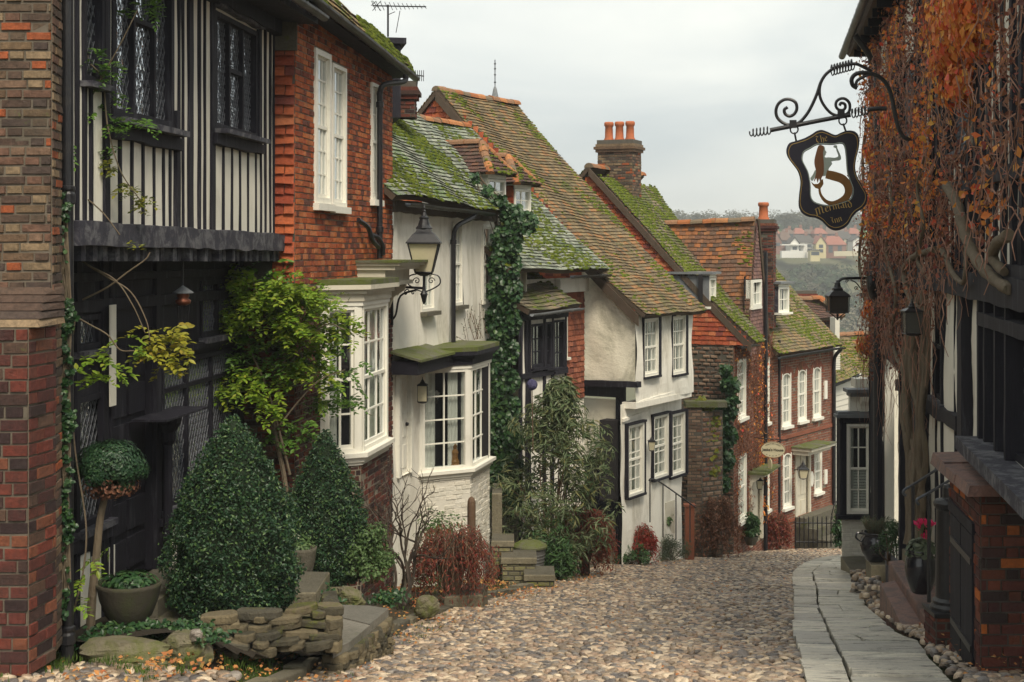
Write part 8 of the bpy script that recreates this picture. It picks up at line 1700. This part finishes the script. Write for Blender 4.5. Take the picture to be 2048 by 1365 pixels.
# ---- shrubs along the cottages
big_ = at(1105, 1160, 26.2); clump_shrub('butterfly_bush', 'big loose grey-green bush with long narrow leaves before the tile-hung cottage', 'shrub', (big_[0], 26.2, float(gb(big_[0], 26.2))), 3.55, 1.2, .8, 125, 85, .18, M['buddleia'], 9, asp=.20, stems=46, down=.45, zlo=.10, cl=(.16, .32), lean=(.15, 0))
simple_plant('dark_evergreen_shrub', 'dark leafy shrub at the foot of the ivy, behind the dustbin', V3(at(1105, 0, 25.2)[0], 25.2, float(gb(.7, 25.2))), .42, .35, 1.0, 1500, .12, 'green', 12, .3)
r = np.random.RandomState(31); ab = thing('blue_globe_flower', 'single round blue globe flower head above the bushes', 'flower', at(1064, 770, 25.4)); c = at(1064, 770, 25.4); m = MB(); d = r.normal(0, 1, (900, 3)); d /= np.linalg.norm(d, axis=1)[:, None]
M['globe'] = leaf_mat('blue_florets', ((.10,.10,.22),(.16,.15,.30),(.07,.07,.16)), .6, .2); leaves(m, c+d*.09, d, .045, 3, .3, tip=None); m.lathe(c, [(.02, -.1), (.08, -.05), (.095, 0), (.08, .05), (.02, .1)], 10); m.build('head', M['globe'], ab); m = MB(); m.tube([c+V3(0, 0, -.1), c+V3(.02, .1, -1.2)], .01, 5); m.build('stem', M['twig'], ab)
def weeping(name, label, base, h, R, n, mat, seed, leafs=.05, asp=.3, cat='shrub', tw=True):
    r = np.random.RandomState(seed); th = thing(name, label, cat, base); m = MB(); k = MB(); base = np.array(base, float)
    for i in range(n):
        a = r.uniform(0, 6.28); q = R*r.uniform(.4, 1.05); top = base+V3(math.cos(a)*q*.45, math.sin(a)*q*.45, h*r.uniform(.65, 1)); end = base+V3(math.cos(a)*q, math.sin(a)*q*.8, h*r.uniform(.05, .65)); P = smooth_path([base+r.normal(0, .03, 3), top, (top+end)/2+V3(math.cos(a), math.sin(a), .6)*.08, end], 5); P[1:-1] += r.normal(0, .012, (len(P)-2, 3)); k.tube(P, np.linspace(.008, .002, len(P)), 3, cap=False)
        f = r.uniform(.35, 1, 22)*(len(P)-1); j = f.astype(int).clip(0, len(P)-2); Q = P[j]+(P[j+1]-P[j])*(f-j)[:, None]+r.normal(0, .03, (22, 3)); leaves(m, Q, r.normal(0, 1, (22, 3))+V3(0, -.4, .4), leafs, seed*10+i, asp, 0, .6)
    m.build('foliage', M[mat], th); k.build('branches', M['twig'] if tw else M[mat], th); return th
weeping('weeping_maple', 'weeping dark red maple spreading by the wooden post', V3(at(905, 0, 19.2)[0], 19.2, float(gb(-.8, 19.2))), 1.1, .66, 190, 'acer', 4, .065)
weeping('red_nandina', 'bright red feathery shrub at the foot of the big loose bush', V3(at(1170, 0, 27)[0], 27, float(gb(1.4, 27))), 1.25, .62, 240, 'acer', 5, .09)
weeping('red_grass_shrub', 'bright crimson arching shrub below the jettied white house', V3(at(1272, 0, 31.6)[0], 31.2, float(gb(2.7, 31.2))), .85, .45, 120, 'red_leaves', 6, .10, .2)
simple_plant('grey_lavender_bush', 'soft grey-green mound beside the crimson shrub', V3(at(1335, 0, 33)[0], 32.2, float(gb(3.5, 32.2))), .5, .4, .62, 2400, .07, 'sage', 21, .18)
simple_plant('dark_low_shrub', 'dark green low shrub beneath the crimson shrub', V3(at(1262, 0, 31)[0], 30.8, float(gb(2.6, 30.8))), .40, .35, .5, 1300, .06, 'green', 22, .6)
simple_plant('leafy_pot_plant', 'fresh green leafy plant at the handrail of the jettied house', V3(at(1322, 0, 32.6)[0], 32.7, at(0, 1050, 32.6)[2]), .34, .3, .4, 700, .10, 'green_pale', 23, .6)
weeping('russet_hedge', 'russet brown bush against the ivy-clad garden wall', V3(at(1420, 0, 35)[0], 34.4, float(gb(4.6, 34.6))), 1.5, .7, 170, 'creeper_brown', 7, .09, .4)
simple_plant('potted_bay', 'dark rounded shrub in a pot at the guest house door', V3(at(1502, 0, 36.4)[0], 36.3, at(0, 1075, 36.4)[2]), .26, .24, .6, 1100, .09, 'green', 25, .55)
weeping('scarlet_bush', 'red bush between the guest house and Georgian house', V3(at(1555, 0, 38.8)[0], 38.7, float(gz(0, 38.8))), 1.0, .38, 100, 'acer', 8, .09, .4)
simple_plant('corner_ivy_bush', 'dark ivy bush beside the railings at the foot of the street', V3(at(1684, 0, 39)[0], 38.8, float(gz(0, 39))), .22, .3, 1.3, 1200, .10, 'ivy', 27, .8)
simple_plant('pale_green_shrub', 'pale green shrub behind the red maple, below the white bay', V3(at(880, 0, 21)[0], 21, float(gb(-1, 21))), .34, .3, 1.15, 2000, .06, 'green_pale', 28, .6)
for i, (x, y, R, h) in enumerate(((1475, 1086, .17, .12), (1502, 1090, .2, .22))): c = at(x, y, 36.3); t_ = thing('clay_pot', ('shallow clay bowl of dead leaves by the guest house', 'stone pot under the dark rounded shrub by the guest house door')[i], 'plant pot', c); m = MB(); m.lathe(c, [(R*.6, 0), (R*.9, h*.7), (R, h), (R*.85, h), (R*.8, h*.8), (.01, h*.8)], 16); m.build('pot', M['stone'], t_)
# bare twisted shrub
def bare(name, label, base, seed, scale=1.):
    r = np.random.RandomState(seed); th = thing(name, label, 'shrub', base); m = MB(); tips = []
    def grow(p, d, l, rad, lev):
        P = [p]; n = 6
        for i in range(n): d = d+r.normal(0, .22, 3)+V3(0, 0, .04); d /= np.linalg.norm(d); p = p+d*l/n; P.append(p)
        m.tube(smooth_path(P, 2), np.linspace(rad, rad*.55, 2*n+1), 6)
        if lev < 4:
            for k in range(r.randint(2, 4)): dd = d+r.normal(0, .55, 3); dd[2] = dd[2]*.7+.25; dd /= np.linalg.norm(dd); q = P[r.randint(3, n+1)]; grow(q, dd, l*r.uniform(.5, .8), rad*.55, lev+1)
    for k in range(6): a = r.uniform(0, 6.28); grow(np.array(base)+V3(math.cos(a)*.06, math.sin(a)*.06, -.05), V3(math.cos(a)*.42+.05, math.sin(a)*.25, 1), .95*scale, .026*scale, 1)
    m.build('branches', M['bark_dark'], th); return th
M['bark_dark'] = plain_mat('dark_bark', (.060,.045,.035), .8, .5, 10, .9, 30, (.12,.12,.08), .5, 8, stretch=(1,1,.3))
bare('twisted_bare_shrub', 'leafless shrub with dark twisted stems between the two bay windows', V3(at(800, 0, 18.4)[0], 18.4, float(gb(-1.5, 18.4))), 12)
# wooden post, stone blocks, mossy steps, dustbin
c = at(943, 1172, 20.3); wp = MB(); wp.lathe(V3(c[0], 20.3, c[2]-.15), [(.06, 0), (.06, 1.30), (.055, 1.36), (.04, 1.40), (.015, 1.42)], 14); M['post_wood'] = plain_mat('weathered_brown_post', (.13,.08,.05), .75, .3, 5, .5, 30, (.08,.085,.04), .5, 4, stretch=(1,1,.15)); tag(wp.build('wooden_post', M['post_wood'], None, smooth=False, loc=(c[0], 20.3, c[2])), 'round-topped brown wooden post before the whitewashed base of the bay', 'post')
def blk(name, label, corners, z0, z1, cat='stone block', mat='stone', **k): m = MB(); block(m, corners, z0, z1); return tag(m.build(name, M[mat], None, loc=(corners[0][0], corners[0][1], z1)), label, cat, **k)
a = at(890, 0, 19.2); b = at(972, 0, 19.4); blk('mounting_block', 'low square mossy stone block beneath the red maple and wooden post', [(a[0], 19.0), (b[0]-.04, 19.1), (b[0]+.02, 19.75), (a[0]+.1, 19.75)], float(gz(0, 19.2))-.1, at(0, 1190, 19.1)[2])
ms = thing('mossy_garden_steps', 'three mossy stone steps climbing left beside the dustbin', 'steps', at(1050, 1165, 23.6)); gq = float(gz(0, 24))-.3
for (x0, x1, Y, py) in ((985, 1026, 24.0, 1082), (1004, 1071, 23.6, 1116), (1050, 1108, 23.2, 1150)):
    a, b = at(x0, 0, Y), at(x1, 0, Y); z = at(0, py, Y)[2]; m = MB(); block(m, [(a[0]-.02, Y), (b[0]+.02, Y), (b[0]+.02, Y+.65), (a[0]-.02, Y+.65)], z-.10, z); m.build('tread', M['stone'], ms); m = MB(); pl = PL2(V3(a[0], Y+.03, 0), V3(1, 0, 0), V3(0, 0, 1), V3(0, -1, 0)); courses(m, pl, rectp(0, b[0]-a[0], gq, z-.10), (), .08, .2, 'brick', .012, .012, .008, 4); pl2 = PL2(V3(b[0]-.01, Y+.03, 0), V3(0, 1, 0), V3(0, 0, 1), V3(1, 0, 0)); courses(m, pl2, rectp(0, .6, gq, z-.10), (), .08, .2, 'brick', .012, .012, .008, 5); skin(m, pl, rectp(0, b[0]-a[0], gq, z-.1), (), 0, 1, 0); skin(m, pl2, rectp(0, .6, gq, z-.1), (), 0, 1, 0); m.build('riser', [M['brick_mossy'], M['mortar_dark']], ms)
M['galv'] = plain_mat('dull_galvanised', (.15,.15,.145), .5, .25, 5, .2, 30, (.09,.085,.06), .5, 4, metal=.35)
c = at(1060, 1146, 24.9); db_ = thing('dustbin', 'ribbed metal dustbin with a moss-green domed lid beside the mossy steps', 'dustbin', V3(c[0], 24.9, c[2]-.1)); m = MB(); pr = [(.22, 0), (.22, .02)]
for i in range(8): pr += [(.225+.006*i, .05+i*.055), (.232+.006*i, .065+i*.055), (.226+.006*i, .08+i*.055)]
pr += [(.275, .56), (.285, .57), (.285, .60), (.27, .60)]; m.lathe(V3(c[0], 24.9, c[2]-.12), pr, 26); m.build('bin_body', M['galv'], db_)
m = MB(); m.lathe(V3(c[0], 24.9, c[2]+.475), [(.30, -.03), (.305, .0), (.28, .03), (.20, .075), (.10, .10), (.02, .11)], 26); m.lathe(V3(c[0], 24.9, c[2]+.58), [(.035, 0), (.04, .02), (.02, .04)], 8); m.build('lid', M['mossy_lead'], db_)
# stone strip at the end of the white cottage and flat stones by the kerb
blk('garden_stub_wall', 'narrow mossy end of a garden wall between white bay and ivy', [(at(984, 0, 25.6)[0], 25.5), (at(1004, 0, 25.6)[0], 25.5), (at(1004, 0, 25.6)[0], 26.6), (at(984, 0, 25.6)[0], 26.6)], float(gz(0, 25))-.3, at(0, 985, 25.6)[2], 'garden wall')
# handrails of the far houses, railings with gate
def mrail(name, label, pts, posts, cat='handrail', r_=.016):
    h = thing(name, label, cat, posts[-1][0]); m = MB(); m.tube(smooth_path(pts, 4), r_, 6); m.build('rail', M['iron'], h)
    for a, b in posts: m = MB(); m.tube([a, b], .014, 5); m.build('post', M['iron'], h)
mrail('iron_handrail', 'thin black iron handrail sloping down from the jettied white house', [at(1298, 962, 30.6), at(1303, 958, 30.6), at(1325, 968, 30.9), at(1392, 1016, 31.5)], [(at(1300, 1045, 30.6), at(1300, 960, 30.6)), (at(1326, 1075, 30.9), at(1326, 968, 30.9)), (at(1352, 1080, 31.2), at(1352, 987, 31.2)), (at(1380, 1085, 31.4), at(1380, 1007, 31.4))])
M['rust'] = plain_mat('red_brick_post', (.26,.09,.05), .8, .3, 6, .5, 30); q = at(1380, 1075, 32.6); m = MB(); pl = PL2(V3(q[0]-.1, 32.6, 0), V3(1, 0, 0), V3(0, 0, 1), V3(0, -1, 0)); m.box(pl, 0, .2, float(gz(0, 33))-.1, at(0, 1014, 32.6)[2], -.2, 0); m.box(pl, -.03, .23, at(0, 1014, 32.6)[2]+.001, at(0, 1010, 32.6)[2], -.23, .03); tag(m.build('gate_pier', M['rust'], None, loc=(q[0], 32.6, q[2])), 'short red brick gate pier at the lower end of the iron handrail', 'gate pier')
rg = thing('iron_railings', 'black iron railings with spiked bars across the steps of the Georgian house', 'railings', at(1635, 1100, 39.2))
xs_ = [1591, 1599, 1608, 1617, 1626, 1635, 1644, 1653, 1662, 1672]; m = MB()
for y in (1046, 1084): m.tube([at(1590, y, 39.0), at(1674, y+1, 39.4)], .018, 6)
m.build('rails', M['iron'], rg); m = MB()
for i, x in enumerate(xs_): m = MB(); p0, p1 = at(x, 1094, 39.0+.04*i), at(x, 1036, 39.0+.04*i); m.tube([p0, p1, p1+V3(0, 0, .05)], [.016, .016, .003], 6); m.build('bar', M['iron'], rg)
gs = thing('front_steps', 'wide mossy steps up to the cream Georgian front door', 'steps', at(1635, 1095, 40)); 
for i in range(4): m = MB(); pl = fI.off(.0); z = at(0, 1098-i*17, 40.5-.2*i)[2]; m.box(fI, fI.U(1588), fI.U(1640)+.6, float(gz(0, 43))-.8, z, .05, 1.35-i*.32); m.build('tread', M['stone'], gs)
mrail('white_handrail', 'pale handrail descending beside the far white cottage', [at(1663, 1030, 40), at(1672, 1004, 40), at(1694, 992, 41)], [(at(1664, 1040, 40), at(1664, 1028, 40)), (at(1674, 1035, 40), at(1674, 1003, 40)), (at(1684, 1030, 40.4), at(1684, 998, 40.4))])
# carved figure standing inside the white cottage's bay
pB = facade(db[0], db[1], outward(db[0], db[1], db[0], db[-1])); q = pB.px(917, 936, -.12); fg = thing('carved_figurine', 'small seated golden-brown figurine on the sill inside the white bay', 'figurine', q); m = MB(); m.lathe(q, [(.085, 0), (.09, .03), (.07, .05), (.075, .09), (.055, .13), (.05, .19), (.06, .24), (.045, .28), (.03, .30)], 14); m.lathe(q+V3(0, 0, .29), [(.02, 0), (.035, .02), (.038, .05), (.025, .08), (.008, .10)], 12); m.build('figure', M['wood_gold'], fg)
# dry stems on the cottage hood
r = np.random.RandomState(9); hw_ = thing('hood_weeds', 'dry weed stems sprouting from the mossy hood of the white cottage', 'weeds', fD.p(3.2, z1D+.5, .15)); m = MB(); lf = MB()
for i in range(14):
    u = fD.U(r.uniform(915, 962)); b0 = fD.p(u, z1D+.34, .15); tp = b0+V3(r.normal(-.12, .12), -.05, r.uniform(.2, .75)); P = smooth_path([b0, (b0+tp)/2+V3(r.normal(0, .03), 0, 0), tp], 4); m.tube(P, .005, 3, cap=False); leaves(lf, P[2:]+r.normal(0, .01, P[2:].shape), r.normal(0, 1, P[2:].shape), .05, i, .35)
m.build('stems', M['twig'], hw_); lf.build('foliage', M['sage'], hw_)
# ================================================================= FAR HILL: HOUSES, WOODS, HAZE
def far_leaf(name, cols): return leaf_mat(name, cols, .8, .0, .1)
M['far_wood'] = far_leaf('winter_wood', ((.050,.050,.032),(.075,.070,.045),(.035,.042,.026),(.09,.08,.055)))
M['far_green'] = far_leaf('far_evergreen', ((.028,.045,.026),(.045,.065,.032),(.02,.035,.02),(.06,.075,.04)))
M['far_bare'] = far_leaf('bare_grey_scrub', ((.12,.11,.08),(.16,.145,.105),(.09,.085,.06),(.19,.17,.12)))
def hillz(x, y): return float(terr(x, y))+.3
def clumps(name, n, xr, yr, rr_, mat, seed, nl, ls, hz=1., kind=None, thr=None):
    r = np.random.RandomState(seed); m = MB()
    for i in range(n):
        x = r.uniform(*xr); y = r.uniform(*yr)
        if thr is not None and bump_noise(np.array(x/14.), np.array(y/11.), seed) < thr: continue
        R = r.uniform(*rr_); c = V3(x, y, hillz(x, y)+R*.6*hz); P, D = blob(c, (R, R, R*hz), nl, r, .5); leaves(m, P, D+V3(0, -.4, .3), ls, i+seed, .8)
    o = m.build(name, M[mat]); o['kind'] = 'stuff'; return o
clumps('hillside_scrub', 520, (60, 190), (300, 468), (2.2, 4.4), 'far_green', 3, 90, 1.3, .8, thr=.50)
clumps('hillside_scrub', 430, (60, 190), (300, 468), (1.8, 3.4), 'far_wood', 4, 80, 1.2, .9, thr=.42)
clumps('bare_thicket', 650, (55, 170), (225, 390), (2.0, 3.6), 'far_bare', 5, 80, 1.0, 1.2)
clumps('skyline_wood', 150, (45, 210), (598, 640), (3.2, 5.2), 'far_wood', 6, 190, 1.0, 1.05)
clumps('skyline_wood', 50, (45, 210), (585, 600), (1.6, 2.6), 'far_green', 7, 90, .9, .9)
def far_tree(label, px, pyb, Y, h, w, seed, group='lone trees on the far hill'):
    b = at(px, pyb, Y); b[2] = hillz(b[0], Y)-.2; r = np.random.RandomState(seed); th = thing('far_tree', label, 'tree', b, group); m = MB()
    for i in range(34): d = r.normal(0, 1, 3); d /= np.linalg.norm(d); d[2] = abs(d[2])*.9-.1; q = b+V3(0, 0, h*.58)+d*V3(w*.5, w*.4, h*.40)*r.uniform(.4, .95); P, D = blob(q, (w*.13, w*.13, h*.09), 90, r); leaves(m, P, D, .45, i, .6)
    m.build('crown', M['far_wood'], th); k = MB(); k.tube([b, b+V3(0, 0, h*.4)], [w*.035, w*.025], 6)
    for i in range(12): d = r.normal(0, 1, 3); d[2] = abs(d[2])+.3; d /= np.linalg.norm(d); k.tube([b+V3(0, 0, h*.3), b+V3(0, 0, h*.55)+d*V3(w*.4, w*.3, h*.33)], [w*.015, w*.004], 4)
    k.build('trunk', M['bark_dark'], th)
far_tree('broad domed leafless tree standing out against the skyline wood', 1571, 456, 570, 10.0, 11, 2, None)
far_tree('thinner tree left of the domed one, at the wood edge', 1398, 446, 575, 8, 8, 3, None)
M['far_white'] = plain_mat('far_white_wall', (.66,.65,.60), .8, .05, .5); M['far_yellow'] = plain_mat('far_yellow_wall', (.55,.48,.27), .8, .05, .5); M['far_brick'] = plain_mat('far_brick_wall', (.22,.11,.08), .8, .15, .6)
M['far_cream'] = plain_mat('far_cream_wall', (.50,.45,.32), .8, .05, .5)
M['far_slate'] = plain_mat('far_slate_roof', (.075,.068,.062), .8, .15, .6); M['far_red'] = plain_mat('far_red_roof', (.27,.105,.075), .8, .2, .6); M['far_brown'] = plain_mat('far_brown_roof', (.13,.085,.065), .8, .2, .6)
def far_house(label, x0, x1, yb, ye, yr, Y, wall, rf, kind='gable', rot=0., chim=True, dep=8, wins=((.25, .3), (.7, .3), (.25, .7), (.7, .7)), porch=False):
    """x0..x1 width, yb base, ye eaves, yr ridge in photo pixels at depth Y"""
    a, b = at(x0, yb, Y), at(x1, yb, Y); zb, ze, zr = a[2]-1.5, at(0, ye, Y)[2], at(0, yr, Y)[2]; w = b[0]-a[0]; ca = V3(math.cos(rot), math.sin(rot), 0); n = V3(math.sin(rot), -math.cos(rot), 0); pl = PL2(V3(a[0], Y, 0), ca, V3(0, 0, 1), n); w = w/max(.4, math.cos(rot))
    th = thing('far_house', label, 'house', V3(a[0], Y, zb), 'houses on the far hill'); m = MB(); m.box(pl, 0, w, zb, ze, -dep, 0)
    m.build('wall', M[wall], th); m = MB(); o_ = .35
    if kind == 'gable':     # gable towards us
        m.hexa([pl.p(-o_, ze-.2, o_), pl.p(w/2, zr, o_), pl.p(w/2, zr, -dep-o_), pl.p(-o_, ze-.2, -dep-o_), pl.p(-o_, ze+.1, o_), pl.p(w/2, zr+.3, o_), pl.p(w/2, zr+.3, -dep-o_), pl.p(-o_, ze+.1, -dep-o_)]); m.hexa([pl.p(w+o_, ze-.2, o_), pl.p(w/2, zr, o_), pl.p(w/2, zr, -dep-o_), pl.p(w+o_, ze-.2, -dep-o_), pl.p(w+o_, ze+.1, o_), pl.p(w/2, zr+.3, o_), pl.p(w/2, zr+.3, -dep-o_), pl.p(w+o_, ze+.1, -dep-o_)])
        k = MB(); k.poly([pl.p(0, ze, .01), pl.p(w, ze, .01), pl.p(w/2, zr, .01)]); k.build('gable', M[wall], th)
    else:
        h = w*.22 if kind == 'hip' else -o_; A = [pl.p(-o_, ze, o_), pl.p(w+o_, ze, o_), pl.p(w+o_, ze, -dep-o_), pl.p(-o_, ze, -dep-o_), pl.p(h, zr, -dep/2), pl.p(w-h, zr, -dep/2)]
        m.add(A, [(0, 1, 5, 4), (2, 3, 4, 5)]); m.add(A, [(1, 2, 5), (3, 0, 4)])
    rf_ = m.build('roof', M[rf], th)
    if chim: m = MB(); m.box(pl, w*.6, w*.6+.9, zr-1.5, zr+1.1, -dep/2-.4, -dep/2+.4); m.build('chimney', M['far_brick'], rf_)
    for (fx, fz) in wins: m = MB(); u, v = w*fx, zb+1.5+(ze-zb-1.5)*fz; m.box(pl, u-.7, u+.7, v-.55, v+.55, -.1, .06); m.build('window', M['dark_pane'], th)
    if porch: m = MB(); m.box(pl, -4, w*.5, zb+1.5+2.6, zb+1.5+3.0, .1, 3.2); m.box(pl, -4, w*.5, zb, zb+2.3, .1, 3.1); m.build('veranda', M['far_white'], th)
M['dark_pane'] = plain_mat('dark_window', (.06,.07,.08), .3, .1, 2)
far_house('white house with a dark hipped roof and white veranda on the far hill', 1584, 1634, 507, 486, 470, 470, 'far_white', 'far_slate', 'hip', porch=True)
far_house('white gabled wing joined to the veranda house', 1581, 1598, 507, 487, 476, 468, 'far_white', 'far_slate', 'gable', chim=False, wins=((.5, .5),))
far_house('yellow house with red tiled gable roof on the far hill', 1632, 1652, 508, 488, 473, 466, 'far_yellow', 'far_red', 'gable', wins=((.5, .75), (.5, .3)))
far_house('small flat yellow annex in front of the yellow house', 1621, 1640, 514, 501, 499, 462, 'far_yellow', 'far_slate', 'hip', chim=False, dep=4, wins=((.3, .5), (.7, .5)))
far_house('long house with pinkish red roof right of the yellow house', 1651, 1692, 508, 490, 472, 472, 'far_brick', 'far_red', 'hip')
far_house('cream house with a dark roof, highest on the right', 1676, 1706, 492, 478, 462, 488, 'far_cream', 'far_slate', 'hip')
far_house('dark brick semi with tall brown roof at the left end of the row', 1541, 1562, 500, 482, 462, 476, 'far_brick', 'far_brown', 'gable', wins=((.3, .7), (.3, .3), (.7, .6)))
far_house('dark brick house between the left semi and the white house', 1561, 1584, 500, 481, 463, 478, 'far_brick', 'far_brown', 'hip', wins=((.3, .7), (.6, .3)))
far_house('pale house at the right end, half behind the inn', 1706, 1726, 496, 482, 474, 480, 'far_white', 'far_slate', 'gable', wins=((.5, .5),))
for i, (x0, x1, yr_, rf) in enumerate(((1536, 1560, 455, 'far_red'), (1590, 1612, 456, 'far_red'), (1610, 1634, 459, 'far_brown'), (1630, 1654, 456, 'far_red'), (1652, 1676, 454, 'far_brown'), (1672, 1700, 453, 'far_brown'), (1700, 1722, 456, 'far_red'), (1566, 1590, 458, 'far_brown'))):
    far_house(('faded red roof at the back left of the hill houses', 'red roof just above the white veranda house', 'brown roof behind the gap beside the yellow house', 'red roof above the yellow house', 'brown roof behind the long pink-roofed house', 'brown roof right under the sign tip', 'red roof at the back right of the hill houses', 'brown roof behind the dark brick houses')[i], x0, x1, 478, 468, yr_, 505+3*(i % 3), 'far_brick', rf, 'hip', wins=((.3, .6), (.7, .6)))
fw = thing('far_fence', 'long pale garden fence below the houses on the far hill', 'fence', at(1690, 512, 455)); a, b = at(1668, 513, 456), at(1735, 512, 458); m = MB(); m.hexa([a, b, b+V3(0, .2, 0), a+V3(0, .2, 0), a+V3(0, 0, 1.6), b+V3(0, 0, 1.6), b+V3(0, .2, 1.6), a+V3(0, .2, 1.6)]); m.build('boards', M['far_cream'], fw)
# the air
hz = bpy.data.materials.new('haze_air'); hz.use_nodes = True; hn = hz.node_tree; hn.nodes.clear(); oo = hn.nodes.new('ShaderNodeOutputMaterial'); pv_ = hn.nodes.new('ShaderNodeVolumePrincipled'); pv_.inputs['Color'].default_value = (.86, .90, .92, 1); pv_.inputs['Density'].default_value = .00062; pv_.inputs['Anisotropy'].default_value = 0.; hn.links.new(pv_.outputs[0], oo.inputs['Volume'])
m = MB(); m.box(PL2(V3(0, 0, 0), V3(1, 0, 0), V3(0, 0, 1), V3(0, -1, 0)), -1000, 1000, -66, 26, -3600, 60); o = m.build('haze', hz); o['kind'] = 'stuff'
